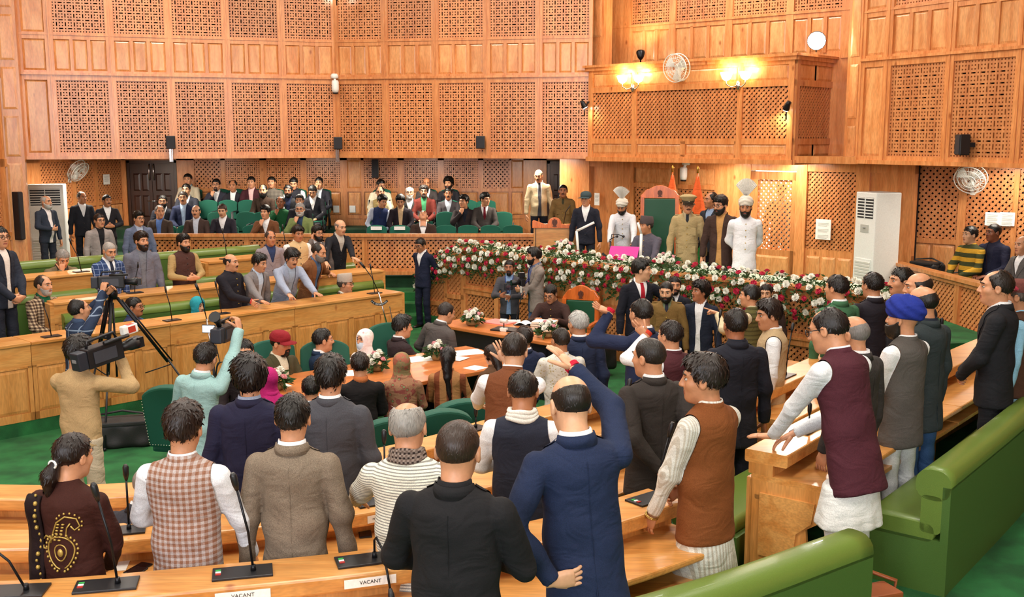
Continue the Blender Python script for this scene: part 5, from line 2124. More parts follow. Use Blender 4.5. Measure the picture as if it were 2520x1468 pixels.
 fac = v3(hk * rs.uniform(0.96, 1.05), hk * rs.uniform(0.97, 1.03), hk * rs.uniform(0.97, 1.03))
 hW = ((hV * fac) @ Rh.T + hc_) * s
 bv, bf, bmi = [hW], [tuple(q) for q in hQ.tolist()], list(hm)
 nv = len(hW)
 for sd in (1, -1):
  S, E, W, fd, pm, cu = SH[sd]
  hp_ = handR if sd == 1 else handL
  if hp_ == 'none':
   continue
  u = (W - E) / np.linalg.norm(W - E)
  f_ = u if fd is None else fd / np.linalg.norm(fd)
  p_ = pm - f_ * float(pm @ f_)
  p_ = p_ / (np.linalg.norm(p_) + 1e-6)
  x_ = np.cross(p_, f_) * (-1 if sd == 1 else 1)
  kw = dict(curl=cu, spread=spread)
  if isinstance(hp_, dict):
   kw.update(hp_)
  HV, HF = hand_mesh(n=8 if dist < 9 else 6, **kw)
  HV = HV * (0.98 if not woman else 0.88)
  if hp_ is None or True:
   HWd = (HV[:, :1] * x_ + HV[:, 1:2] * p_ + HV[:, 2:3] * f_ + W + u * 0.012) * s
  bv.append(HWd)
  bf += [tuple(i + nv for i in (q if sd == -1 else q[::-1])) for q in HF]
  bmi += [0] * len(HF)
  nv += len(HWd)

 def inner(P):
  d = torso(P) + 0.03
  for sd in (1, -1):
   S, E, W, *_ = SH[sd]
   d = smin(d, smin(sd_cone(P, S, E, 0.042, 0.036), sd_cone(P, E, W, 0.036, 0.024), 0.02), 0.03)
  return d
 iV, iQ = nets(inner, lo, hi, 0.030)
 bv.append(iV * s)
 bf += [tuple(i + nv for i in q) for q in iQ.tolist()]
 bmi += [0] * len(iQ)
 me = np_mesh('body', np.concatenate(bv), bf, smooth=True)
 me.polygons.foreach_set('material_index', np.array(bmi, np.int32))
 lipc = '#9A5A4A' if skin not in (4, 6) else '#6E3B30'
 for m_ in (sk, EYE_W, EYE_D, plain('lips_' + lipc[1:], lipc, 0.45)):
  me.materials.append(m_)
 STATS['tri'] += 2 * len(bf)
 obj('body', me, None, root)

 def on_head(nm, V_, F_, mat, sc=1.0, off=(0, 0, 0), par=root):
  W_ = ((V_ * fac * sc + np.array(off, f32)) @ Rh.T + hc_) * s
  me = np_mesh(nm, W_, F_, smooth=True)
  me.materials.append(mat)
  STATS['tri'] += 2 * len(F_)
  return obj(nm, me, None, par)
 hm_ = hair_mat(hc)
 if hair:
  on_head('hair', *HAIR[hair], hm_)
 if beard:
  on_head('beard' if beard != 'mustache' else 'mustache', *BEARD[beard], hair_mat(bc or hc))

 def mbh(nm, mb, mat):
  V_ = np.array(mb.v, f32)
  W_ = ((V_ * fac) @ Rh.T + hc_) * s
  me = bpy.data.meshes.new(nm)
  me.from_pydata(W_.tolist(), [], mb.f)
  me.polygons.foreach_set('use_smooth', np.array(mb.sm, dtype=bool))
  me.update()
  me.materials.append(mat)
  return obj(nm, me, None, root)
 if glasses:
  gm = MB()
  for sx in (-1, 1):
   gm.tube([(sx * 0.033 + 0.024 * math.cos(t), 0.108 - 0.004 * abs(math.cos(t)), 0.004 + 0.018 * math.sin(t)) for t in np.linspace(0, 2 * PI, 13)], 0.0026, 5, caps=False)
   gm.tube([(sx * 0.057, 0.103, 0.010), (sx * 0.084, 0.05, 0.012), (sx * 0.088, -0.01, 0.008)], 0.0022, 5)
  gm.tube([(-0.010, 0.109, 0.008), (0.010, 0.109, 0.008)], 0.0024, 5)
  mbh('glasses', gm, BLACK)
 if hat == 'hijab':
  on_head('headscarf', *HIJAB, hatc)
 elif hat == 'turban':
  on_head('turban', *TURBAN, hatc)
 elif hat == 'pagri':
  on_head('turban', TURBAN[0] * np.array([0.92, 0.86, 0.86], f32), TURBAN[1], hatc, off=(0, 0, 0.012))
  fm = MB()      # pleated starched fan
  nf = 17
  for i in range(nf):
   a0 = R(-52 + 104 * i / nf)
   a1 = R(-52 + 104 * (i + 1) / nf)
   am = (a0 + a1) / 2
   zc, yo = 0.13, -0.01
   r0, r1 = 0.03, 0.255
   pt = lambda a, r, dy: (r * math.sin(a) * 0.72, yo + dy - 0.10 * r, zc + r * math.cos(a))
   fm.add([pt(a0, r0, -0.004), pt(am, r0, 0.008), pt(am, r1, 0.014), pt(a0, r1, -0.010), pt(a1, r0, -0.004), pt(a1, r1, -0.010)], [(0, 1, 2, 3), (1, 4, 5, 2)])
  mbh('turban_fan', fm, cloth('#F2EEE6'))
  tm = MB()
  tm.add([(0.07, -0.06, 0.04), (0.10, -0.09, 0.04), (0.085, -0.13, -0.24), (0.03, -0.12, -0.24), (0.05, -0.085, 0.03), (0.02, -0.135, -0.22)], [(0, 1, 2, 3), (0, 3, 5, 4)])
  mbh('turban_tail', tm, hatc)
 elif hat == 'cap':
  c1 = MB()
  c1.lathe([(0.094, 0.0), (0.099, 0.02), (0.096, 0.055), (0.075, 0.088), (0.04, 0.104), (0.002, 0.108)], 18, (0, -0.012, 0.035), cap=False)
  c1.v = [(x_, (y_ + 0.012) * 1.14 - 0.012, z_) for x_, y_, z_ in c1.v]
  mbh('cap', c1, hatc)
  c2 = MB()
  Vp, Fp = [], []
  for i in range(9):
   a = R(-60 + 15 * i)
   for r, dz in ((0.095, 0.0), (0.165 if abs(i - 4) < 4 else 0.11, -0.018)):
    for dd in (0.0, 0.005):
     Vp.append((r * math.sin(a) * 0.95, -0.012 + r * math.cos(a) * 1.1, 0.040 + dz - 0.010 * math.sin(a) ** 2 + dd))
  for i in range(8):
   b0, b1 = i * 4, (i + 1) * 4
   Fp += [(b0, b0 + 2, b1 + 2, b1), (b0 + 1, b1 + 1, b1 + 3, b0 + 3), (b0 + 2, b0 + 3, b1 + 3, b1 + 2)]
  c2.add(Vp, Fp, True)
  mbh('peak', c2, hatc)
 elif hat == 'peaked':
  c1 = MB()
  c1.lathe([(0.092, 0.0), (0.094, 0.035), (0.125, 0.062), (0.128, 0.075), (0.10, 0.092), (0.002, 0.100)], 20, (0, -0.010, 0.040), cap=False)
  c1.v = [(x_, (y_ + 0.01) * 1.10 - 0.01, z_ + 0.25 * max(0, y_) * (1 if z_ > 0.08 else 0)) for x_, y_, z_ in c1.v]
  mbh('cap', c1, hatc)
  c3 = MB()
  c3.lathe([(0.0955, 0.004), (0.0965, 0.030)], 20, (0, -0.010, 0.040), cap=False)
  c3.v = [(x_, (y_ + 0.01) * 1.10 - 0.01, z_) for x_, y_, z_ in c3.v]
  mbh('cap_band', c3, plain('cap_band_dark', '#3A3526', 0.6))
  c2 = MB()
  Vp, Fp = [], []
  for i in range(9):
   a = R(-55 + 110 / 8 * i)
   for r, dz in ((0.093, 0.0), (0.145 if abs(i - 4) < 4 else 0.10, -0.03)):
    Vp.append((r * math.sin(a), -0.010 + r * math.cos(a) * 1.08, 0.046 + dz))
  for i in range(8):
   Fp.append((i * 2, i * 2 + 1, i * 2 + 3, i * 2 + 2))
  c2.add(Vp, Fp, True)
  mbh('peak', c2, plain('cap_peak', '#2A2018', 0.25))
  bd = MB().ball((0, 0.100, 0.065), 0.012, 8, 5)
  mbh('badge', bd, plain('badge_silver', '#C9C2AA', 0.3, metal=0.8))
 elif hat == 'karakul':
  c1 = MB()
  prof = [(0.090, 0.0), (0.093, 0.03), (0.088, 0.105), (0.080, 0.112), (0.050, 0.102), (0.002, 0.098)]
  c1.lathe(prof, 18, (0, -0.012, 0.040), cap=False)
  c1.v = [(x_ * (1 - 0.25 * max(0, z_ - 0.05) / 0.1), (y_ + 0.012) * 1.22 - 0.012, z_ + 0.12 * (y_ if z_ > 0.1 else 0)) for x_, y_, z_ in c1.v]
  mbh('fur_cap', c1, hatc)
 elif hat == 'kullu':
  c1 = MB()
  c1.lathe([(0.097, 0.0), (0.099, 0.065), (0.092, 0.080), (0.050, 0.090), (0.002, 0.092)], 18, (0, -0.012, 0.040), cap=False)
  c1.v = [(x_, (y_ + 0.012) * 1.12 - 0.012, z_) for x_, y_, z_ in c1.v]
  mbh('round_cap', c1, hatc)
  c2 = MB()
  c2.tube([(0.100 * math.sin(a), -0.012 + 0.112 * math.cos(a), 0.075 + 0.02 * math.cos(a)) for a in np.linspace(-1.6, 1.6, 12)], [0.004] + [0.012] * 10 + [0.004], 6)
  c2.v = [(x_, y_, 0.085 + (z_ - 0.085) * 2.2) for x_, y_, z_ in c2.v]
  mbh('cap_band', c2, cloth('#B03A4A', 'floral', '#D8C070', '#2F6A8A', 0.4))
 if hat == 'mask' or extra == 'mask':
  mk2 = MB()
  Vm, Fm = [], []
  for i in range(7):
   a = R(-62 + 124 / 6 * i)
   for zz, rr in ((-0.022, 0.094), (-0.05, 0.108), (-0.085, 0.102), (-0.108, 0.088)):
    Vm.append((0.078 * math.sin(a), 0.012 + rr * math.cos(a) * 1.0, zz))
  for i in range(6):
   for j in range(3):
    Fm.append((i * 4 + j, i * 4 + j + 1, (i + 1) * 4 + j + 1, (i + 1) * 4 + j))
  mk2.add(Vm, Fm, True)
  mbh('face_mask', mk2, plain('mask_blue_white', '#C6D6E6', 0.8))
 info = {'root': root, 'T': T, 's': s, 'Rt': Rt, 'SH': SH, 'torso': torso, 'hc': hc_, 'Rh': Rh, 'loc': loc, 'yaw': yaw, 'upper': upper}
 return info

def local_of(info_or_loc, yaw, P):
 """world point -> a person's own frame"""
 v = rotz(-yaw) @ (np.array(P, f32) - np.array(info_or_loc, f32))
 return tuple(float(a) for a in v)

# ================================================================== PEOPLE
WHT = '#E9E9EA'
GRYH = '#8C8884'
SILV = '#B9B6B0'
DK = '#1D1E25'
NAVY = '#1E2438'
# ---------- members standing with their backs to us, left and middle
velvet = cloth('#3B1B14')
pw = person('woman in dark brown velvet dress with gold paisley embroidery on the back', 180, 1066, 0.25, 8, 'dress', velvet, h=1.60, woman=True, hair='pony', hc='#20110D', hem=-0.16, kurta=(0.06, velvet),
   skirt=True, hy=22, hp=8, L='clasp', R_='clasp', g=1.06, bot='#2A1511')
person('man in brown and grey checked waistcoat over white shirt', 448, 993, 0.25, 2, 'vest', cloth('#8A5E48', 'check', '#B5A8A4', '#A08478', 1.0), '#E4E6EA', bot='#B89B78', hair='thick', hc='#2A1A14',
  R_={'w': (0.27, 0.22, 0.86), 'e': (0.40, -0.05, 1.08)}, L='clasph', hem=-0.16, g=1.04)
person('man in grey tweed blazer seen from behind', 718, 968, 0.25, 0, 'suit', cloth('#8A7A68', 'tweed', '#6E6052'), bot='#33302E', hair='short', hc='#191310', hem=-0.20, h=1.74, g=0.98)
person('grey-haired man in white striped kurta with checked muffler', 1000, 989, 0.25, 10, 'kurta', cloth('#E4E0CE', 'hstripe', '#8F8C84'), bot='#E6E2DA', hair='fringe', hc='#A8A39C', hem=-0.30, g=1.10, lean=8, side=-4,
  L={'g': (850, 1265, 1.12), 'p': (0, 0, -1), 'c': 0.15}, collar='scarf', extra=cloth('#6B5A50', 'check', '#3A2E2A', '#8A7A70', 0.7), kurta=(0.5, '#E4E0D4'))
person('heavy man in black suit standing beside the vacant seats', 1128, 1033, 0.40, 12, 'suit', '#1B1A1C', '#1B1A1C', bot='#1A191B', hair='crop', hc='#3A2A22', h=1.74, g=1.12, hem=-0.22, L={'w': (-0.18, 0.30, 1.02), 'e': (-0.50, -0.05, 1.05)}, R_='clasph', hp=8)
pb1 = person('bald man in navy suit raising one arm', 1400, 922, 0.40, 346, 'suit', '#1F2A46', bot='#1A233A', hair='bald', hc='#241C18', skin=2, h=1.80, D=4.72, g=1.03, hem=-0.18, side=-4, lean=4, hp=14, hy=-6, hr=6,
  R_={'at': (1418, 912, 0.50), 'e': (0.42, 0.2, 1.45), 'f': (-0.62, 0.35, 0.62), 'p': (-0.6, 0.2, -0.7), 'c': 0.12}, L={'w': (-0.20, -0.12, 0.98), 'e': (-0.55, -0.15, 1.12), 'f': (0.95, 0.1, 0.1), 'p': (0.0, 1, 0.1), 'c': 0.45})
person('man in dark waistcoat with white scarf round his neck', 1288, 910, 0.25, 6, 'vest', '#272A38', WHT, bot='#E2E0DC', hair='recede', hc='#241D1A', skin=3, hem=-0.22, hp=12, g=1.10, L='clasph', R_='clasph', collar='scarf', extra=cloth('#E8E4DA'), D=6.15)
person('man in brown waistcoat leaning on desk with hand lifted', 1268, 818, 0.10, 12, 'vest', '#6E3E22', WHT, bot='#D8D4CC', hair='recede', hc='#2A1E18', skin=5, h=1.70, D=7.65, lean=16, hp=-2, hem=-0.2, g=1.08,
  L={'g': (1158, 1040, 0.97), 'f': (0.2, 0.9, -0.2), 'p': (0, 0, -1), 'c': 0.15}, R_={'at': (1248, 892, 0.42), 'e': (0.25, 0.35, 1.05), 'f': (-0.35, 0.1, 0.9), 'p': (-0.3, 0.9, 0), 'c': 0.15})
person('man in grey wool coat seen from behind', 812, 880, 0.10, 4, 'suit', '#4A4A50', bot='#2A2A2E', hair='side', hc='#1C1512', D=6.75, h=1.76, g=1.16, hem=-0.28, hy=-6)
person('man in navy suit with bushy hair seen from behind', 612, 880, 0.10, 2, 'suit', '#23223A', '#8A93A8', bot='#1E1D30', hair='bushy', hc='#1B1210', D=6.65, h=1.78, g=1.14, hem=-0.28, hy=-22)
# bent member half hidden by the checked waistcoat
person('bent man in dark suit half hidden by the checked waistcoat', 375, 1140, 0.10, 20, 'suit', '#33333C', bot=DK, hair='bald', hc='#A09890', sit=True, seat=0.42, hy=10, lean=18, L='desk', R_='lap', skin=1)
# ---------- press and staff in the well
pcam = person('cameraman in tan sweater shouldering a news camera', 190, 829, 0.0, 12, 'sweater', '#B89A6E', bot='#C2B298', hair='thick', hc='#1E1510', D=8.3, h=1.74, g=1.0, hem=-0.06, hy=10,
    R_={'w': (0.20, 0.30, 1.50), 'e': (0.42, 0.1, 1.15), 'f': (0, 0.6, 0.6), 'p': (-1, 0, 0.3), 'c': 0.9}, L={'w': (-0.12, 0.28, 1.42), 'e': (-0.3, 0.15, 1.05)})
pteal = person('man in pale teal jacket holding up a camcorder', 508, 843, 0.0, 14, 'suit', '#98BCBA', bot='#6E8A5E', hair='short', hc='#1E1512', D=8.45, h=1.68, g=0.98, hem=-0.16, side=6, lean=4,
    R_={'at': (588, 812, 0.25), 'e': (0.42, 0.05, 1.5), 'f': (-0.2, 0.3, 0.9), 'p': (-0.8, 0.3, 0), 'c': 0.9}, L='clasph')
ptri = person('cameraman in dark blue jacket reaching up to the tripod camera', 186, 736, 0.0, 40, 'zip', cloth('#25324A', 'window', '#7A8AA0', None, 2.2), '#3A4A66', bot=DK, hair='recede', hc='#1D1614', D=11.1, h=1.70, hp=-18, hy=12, lean=6,
    R_={'at': (262, 694, 0.35), 'e': (0.4, 0.2, 1.35), 'f': (0.1, 0.3, 0.9), 'p': (0.2, 0.9, 0.2), 'c': 0.9}, L={'at': (262, 722, 0.3), 'c': 0.8})
pmen = 'people around the long table'
person('man behind the camcorder facing us from the table', 600, 834, 0.0, 165, 'suit', '#2A2224', '#2A2224', sit=True, hair='short', beard=None, D=9.75, g=0.95, L='lap', R_='lap', group=pmen)
person('man in maroon cap and olive jacket with bulging cream shirt', 690, 816, 0.0, 130, 'open', '#4A4630', '#D9D3BC', sit=True, hair='crop', hat='cap', hatc=cloth('#8A1F28'), beard='goatee', D=11.3, g=1.15, belly=1.0, hy=-20, hp=6, L='lap', R_='lap', group=pmen)
person('man in blue suit at the table looking away', 792, 809, 0.0, 75, 'suit', '#22344E', sit=True, hair='short', beard='mustache', D=11.75, hy=-6, L='desk', R_='lap', group=pmen)
person('woman in white and pink headscarf wearing a face mask', 898, 810, 0.0, 205, 'kurta', cloth('#E9DAD4', 'paisley', '#E09A98', '#F0E8E6', 1.6), sit=True, woman=True, hair=None, hat='hijab', hatc=cloth('#EADCDA', 'paisley', '#E7A49E', '#F3ECEA', 1.3), D=12.1, hy=10, h=1.64, L='desk', R_='desk', extra='mask', bot='#D8C8C4', group=pmen)
person('man in brown suit and open white collar turning to the dais', 990, 778, 0.0, 55, 'open', '#33272A', sit=True, hair='side', D=12.55, h=1.74, hy=10, lean=4, R_='desk', L='lap', group=pmen)
person('man in grey suit twisting away from the table', 1103, 744, 0.0, 35, 'suit', '#56504E', sit=True, hair='recede', hc='#2A201C', D=13.1, h=1.76, lean=14, hy=22, side=8, L='down', R_='lap', seat=0.52, group=pmen)
person('person in magenta shawl beside the small flowers', 660, 905, 0.0, 320, 'kurta', '#B0206A', sit=True, woman=True, hair=None, hat='hijab', hatc=cloth('#B0206A'), D=9.6, h=1.55, L='lap', R_='lap', group=pmen)
person('man in blue jacket hidden behind the grey coat', 765, 925, 0.0, 350, 'suit', '#2B2F50', sit=True, hair='short', D=9.6, h=1.62, L='lap', R_='lap', group=pmen)
person('man in black sweater with orange collar at the table', 885, 866, 0.0, 340, 'sweater', '#1C1819', sit=True, hair='short', hc='#241712', D=10.15, g=0.95, hy=10, L='desk', R_='lap', collar='shirt', B='#B86A3C', group=pmen)
person('woman wrapped in patterned rust and olive shawl', 988, 868, 0.0, 350, 'kurta', cloth('#A07458', 'paisley', '#7A8A5E', '#8F4A42', 1.4), sit=True, woman=True, hair=None, hat='hijab', hatc=cloth('#8C7A54', 'paisley', '#5E7A54', '#A5624E', 1.0), D=10.5, h=1.60, g=1.1, L='lap', R_='lap', bot='#7A1B34', group=pmen)
person('woman in tan and rust shawl with long loose black hair', 1102, 853, 0.0, 5, 'kurta', cloth('#A8774A', 'vstripe', '#7A4026', None, 4.5), sit=True, woman=True, hair='long', hc='#181012', D=10.9, h=1.60, hy=4, L='lap', R_='lap', g=1.05, group=pmen)
person('woman in brown coat with silver hair clip', 1208, 848, 0.0, 330, 'kurta', '#5A3F2C', sit=True, woman=True, hair='long', hc='#2A1A14', D=11.5, h=1.58, L='desk', R_='desk', lean=12, group=pmen)
person('man in blue suit bending behind the brown waistcoat', 1292, 806, 0.0, 350, 'suit', '#262E4A', sit=True, hair='side', hc='#2A1C16', D=11.9, h=1.66, g=1.05, L='lap', R_='lap', group=pmen)
person('man in white flowered shawl beside the white-haired man', 1380, 806, 0.0, 350, 'kurta', cloth('#D6D4CC', 'floral', '#B0A070', '#C4BC9C', 0.6), bot='#23242C', hair='recede', hc='#2A201A', skin=1, D=9.6, h=1.66, hem=-0.12, g=1.04, L='clasph', R_='clasph', hy=-18)
person('white-haired man in blue suit standing near the table', 1424, 764, 0.0, 352, 'suit', '#27304A', bot='#23283E', hair='short', hc='#C9C7C2', D=9.9, h=1.76, g=1.06, hem=-0.26, hy=-26)
psec = person('man in dark brown buttoned coat reading at the table', 1352, 702, 0.0, 196, 'coat', '#3E2A26', sit=True, hair='short', glasses=True, D=14.6, h=1.72, lean=6, hp=20, hy=10, L={'w': (-0.16, 0.42, 0.82), 'c': 0.4, 'p': (0, 0, -1)}, R_={'w': (0.14, 0.42, 0.82), 'c': 0.4, 'p': (0, 0, -1)}, seat=0.50)
pph1 = person('photographer in grey and black jacket with lanyard and camera', 1254, 640, 0.0, 190, 'zip', '#4B4A50', '#7A94B8', bot='#20212A', hair='short', beard='goatee', skin=4, D=16.35, h=1.66, L={'w': (-0.06, 0.28, 1.0), 'c': 0.8, 'p': (0, -1, 0)}, R_={'w': (0.10, 0.28, 1.02), 'c': 0.8})
pph2 = person('photographer in grey blazer raising his camera beside the dais', 1314, 610, 0.0, 250, 'open', '#8A8078', '#5A6884', bot='#4E6A94', hair='thick', beard='stubble', D=15.9, h=1.78, hy=14, hp=4, g=1.0, hem=-0.2,
    R_={'at': (1290, 722, -0.16), 'c': 0.9}, L={'at': (1282, 712, 0.05), 'c': 0.9})
person('guard in black suit and red tie looking to one side', 1578, 638, 0.0, 165, 'suit', '#191A24', WHT, '#A51C2C', bot='#191A24', hair='thick', D=13.2, h=1.80, hy=-62, L={'w': (-0.42, 0.12, 1.02), 'e': (-0.5, 0, 1.15)}, R_='down', skin=2)
person('police officer in olive-brown tunic with dark beard below the dais', 1640, 693, 0.0, 190, 'uniform', '#7A5F34', '#6F7A5C', '#2A2C38', bot='#6A5230', hair='crop', beard='full', D=12.6, h=1.76, hp=12, hy=10, skin=2, group=None)
person('dark-suited man half hidden behind the bearded officer', 1660, 680, 0.0, 200, 'suit', '#20222C', hair='short', beard='stubble', D=13.4, h=1.74, hy=-20)
person('man in navy suit and open white shirt looking sideways', 1728, 694, 0.0, 205, 'open', '#1E2434', hair='bushy', hc='#1B1312', skin=4, D=12.6, h=1.74, hy=42, hp=-6)
person('smiling man behind the quilted olive vest', 1886, 698, 0.0, 190, 'suit', '#3A2A26', hair='short', skin=5, D=12.8, h=1.72, hp=4, hy=12)
ppuf = person('man in quilted olive vest pointing at the man in navy', 1848, 700, 0.0, 305, 'vest', cloth('#5E5A34', 'hstripe', '#4A4628', None, 3.4), '#CDBE9C', bot='#2A2A2E', hair='short', D=11.6, h=1.74, hy=-10, L={'at': (1766, 772, 0.05), 'e': (-0.4, 0.3, 1.2), 'f': (-0.9, 0.1, 0.35), 'p': (0, 0, -1), 'c': 0.7}, handL={'point': (0,)})
# ---------- members of the right block
pb2 = person('man in navy suit with red wrist threads stretching out his arm', 1578, 733, 0.10, 332, 'suit', '#222A46', bot='#1F2640', hair='recede', hc='#1F1814', D=9.1, h=1.72, hem=-0.2, g=1.04, hy=-4, lean=4,
  L={'at': (1498, 772, 0.12), 'e': (-0.4, 0.1, 1.2), 'f': (-0.9, 0.0, 0.45), 'p': (0.2, -0.5, 0.85), 'c': 0.15}, spread=0.2, R_='down')
pb3 = person('man in maroon waistcoat holding up two fingers', 1652, 788, 0.10, 325, 'vest', '#4A2228', WHT, bot='#C8C4BC', hair='short', hc='#231815', D=8.6, h=1.68, hy=-8, L={'at': (1588, 826, 0.12), 'e': (-0.4, 0.1, 1.2), 'f': (-0.75, 0.1, 0.62), 'p': (0.3, 0.6, 0.2), 'c': 0.3}, handL={'point': (0, 1)}, R_='down', g=1.08)
person('man in dark brown suit clasping his hands behind his back', 1598, 832, 0.25, 338, 'suit', '#37312E', bot='#2A2830', hair='crop', hc='#2A221C', D=6.85, h=1.70, g=1.08, hem=-0.22, hy=-28, hp=4, L='back', R_='back')
person('man in black suit with thinning crown standing by the pointing man', 1812, 758, 0.10, 350, 'suit', '#20212B', '#20212B', bot='#1B1C26', hair='recede', hc='#201815', skin=4, D=8.4, h=1.74, g=1.06, hem=-0.24)
person('smiling man in beige waistcoat turned to one side', 1892, 740, 0.10, 282, 'vest', '#B79E7A', '#E4E6EA', bot='#8A7A5A', hair='side', hc='#2A1D18', D=9.4, h=1.74, g=1.1, hem=-0.22, hy=-22, hp=6, skin=1, L='down', R_='clasp')
pb4 = person('man in brown waistcoat and striped cream kurta with wristwatch', 1735, 876, 0.40, 318, 'vest', '#7A4520', cloth('#DCDAD2', 'vstripe', '#C4BCAE', None, 0.5), bot='#CFCAC0', hair='thick', hc='#2C211C', D=5.6, h=1.74, g=1.10, hem=-0.20, hy=-34, hp=2, L={'w': (-0.22, 0.20, 0.84), 'e': (-0.46, -0.10, 1.05)}, R_='clasp', kurta=(0.42, cloth('#DCDAD0', 'vstripe', '#C2B8A8', None, 0.8)), skin=1)
person('man in maroon waistcoat and white kurta leaning on the desk', 2030, 758, 0.40, 325, 'vest', '#4C222C', '#E3E6EA', bot='#E6E6E4', hair='recede', hc='#231A18', glasses=True, D=6.6, h=1.80, lean=14, reach=1.14, g=1.08, hem=-0.26, hy=-18, hp=4,
  L={'g': (1888, 1092, 1.28), 'e': (-0.4, 0.2, 1.15), 'f': (-0.8, 0.5, -0.1), 'p': (0, 0, -1), 'c': 0.1}, R_={'w': (0.0, 0.45, 0.98), 'c': 0.3, 'p': (0, 0, -1)}, kurta=(0.46, '#E6E6E2'))
person('bald man in long charcoal coat beside the maroon waistcoat', 2100, 776, 0.40, 322, 'suit', '#3A3634', bot='#E2E2E0', hair='bald', hc='#8A8480', D=7.0, h=1.72, hem=-0.46, g=1.1, hy=-8, hp=6, flare=0.95)
person('man in green jacket seen from behind', 2062, 676, 0.10, 335, 'suit', '#3F6A4A', bot='#2A3A2E', hair='short', hc='#1C1412', D=10.6, h=1.78, hy=-18)
person('man in dark suit with white collar beside the green jacket', 2150, 670, 0.10, 345, 'suit', '#26222A', bot='#201E26', hair='short', hc='#1C1412', D=10.9, h=1.80, hem=-0.2, hy=-10, g=1.04)
person('man in royal blue turban and grey waistcoat', 2228, 742, 0.40, 325, 'vest', '#57524E', WHT, bot='#E4E4E4', hair=None, beard='long', bc='#2A2420', hat='turban', hatc=cloth('#1F2F86'), D=7.55, h=1.72, g=1.10, hem=-0.24, hy=-14, L='clasp', R_='clasp')
person('balding man in dark green jacket and jeans', 2270, 703, 0.40, 325, 'suit', '#30383A', '#1E2430', bot='#3E5E8C', hair='bald', hc='#1C1614', D=7.9, h=1.78, g=1.08, hem=-0.24, hy=-10, hp=6)
person('man with moustache peering past the bald man', 2222, 658, 0.25, 275, 'suit', '#23242C', hair='short', beard='mustache', D=10.2, h=1.80, hy=-10)
person('bald smiling man in dark suit looking sideways', 2262, 670, 0.25, 285, 'suit', '#26262E', hair='bald', hc='#2A221E', D=9.6, h=1.76, hy=-8, hp=4)
person('tall man in black suit by the lattice rail', 2458, 665, 0.40, 300, 'suit', '#1E1E22', bot='#1C1B20', hair='recede', hc='#2A211C', D=8.35, h=1.76, g=1.1, hem=-0.2, hy=-12, L='clasp', R_='clasp')
person('man in round Himachali cap and brown jacket with pale blue kurta', 2510, 690, 0.40, 300, 'vest', '#4A3022', '#8FC0DA', bot='#E0E4E8', hair='short', hc='#5A4A40', hat='kullu', hatc=cloth('#6A3A34'), D=8.6, h=1.68, g=1.1, kurta=(0.45, '#A8D0E4'), skin=1)
# ---------- press seats behind the right rail
person('man in yellow and dark green striped sweater with lanyard', 2390, 556, 0.65, 245, 'sweater', cloth('#C99A2E', 'wide', '#3F4426'), sit=True, hair='short', D=15.6, L='lap', R_='lap', bot='#4A5234', hy=10, skin=2)
person('dark-skinned man in dark jacket with badge on the press seats', 2448, 550, 0.65, 235, 'zip', '#22243A', '#2A2C40', sit=True, hair='crop', D=15.5, h=1.76, L='lap', R_='lap', skin=6, hy=20)
person('man in grey jacket at the edge of the press seats', 2520, 580, 0.65, 255, 'suit', '#5A5654', sit=True, hair='bald', hc='#2A2420', D=14.5, L='lap', R_='lap')
# ---------- dais
person('bald man in cream blazer and striped tie near the dark door', 1325, 417, 0.90, 175, 'open', '#CDB995', '#E8E6E0', '#4A4A52', bot='#20222C', hair='bald', hc='#3A302A', beard='mustache', D=21.9, h=1.78, belly=0.6, hy=20, hp=12)
person('police officer in dark khaki beside the lectern', 1386, 454, 0.75, 185, 'uniform', '#6E5530', '#6E5530', '#33301F', bot='#5E4A2C', hair='crop', beard='mustache', D=20.6, h=1.74, skin=4)
person('bald man standing in the dark doorway', 1406, 411, 0.90, 190, 'suit', '#23232B', hair='bald', hc='#8A847E', D=23.4, h=1.80)
person('bearded man in black suit and red tie in the doorway', 1408, 429, 0.80, 185, 'suit', '#1F1E26', WHT, '#8A1E28', bot=DK, hair='thick', beard='full', D=22.4, h=1.78, skin=4)
person('man in dark cap and black suit beside the lectern', 1442, 472, 0.75, 190, 'suit', '#20222E', WHT, bot='#20222E', hair='crop', hat='cap', hatc=cloth('#3A4A4E'), D=18.2, h=1.74, hy=12)
pag = cloth('#E8E4DC', 'hstripe', '#C9BCA4', None, 0.9)
person('turbaned attendant in white coat bending over the desk', 1530, 492, 0.75, 190, 'coat', '#DFE0E6', bot='#DFE0E6', hair='crop', hat='pagri', hatc=pag, beard='full', D=17.5, h=1.76, hem=-0.30, lean=12, hp=14, hy=14, L={'w': (-0.20, 0.42, 0.80), 'c': 0.3}, R_={'w': (0.20, 0.42, 0.80), 'c': 0.3}, skin=3)
person('seated man in grey coat and dark fur cap at the high chair', 1592, 536, 0.75, 215, 'coat', '#55525E', sit=True, hair='short', hc='#3A3432', hat='karakul', hatc=plain('curly_lambskin', '#4A3F40', 0.9, bump=0.8, scale=90), D=16.8, h=1.68, hy=28, L='desk', R_='lap', g=1.1, skin=1)
po = person('officer in light khaki tunic with peaked cap and moustache', 1694, 482, 0.75, 190, 'uniform', '#A8946A', '#B0A080', '#23262E', bot='#988460', hair='crop', hat='peaked', hatc=cloth('#A8946A'), beard='mustache', glasses=True, D=15.7, h=1.74, hem=-0.26, hp=8, hy=-8)
person('man looking out behind the khaki officer', 1752, 472, 0.75, 230, 'suit', '#2A2C34', '#8AA0C0', hair='recede', D=16.6, h=1.76, hy=20, skin=3)
person('bearded man in brown blazer over tan shirt on the dais', 1772, 482, 0.75, 205, 'open', '#3E2C26', '#B98A52', bot='#1D2030', hair='thick', beard='full', glasses=True, D=15.3, h=1.74, hem=-0.2, hy=22, hp=10, lapel=False)
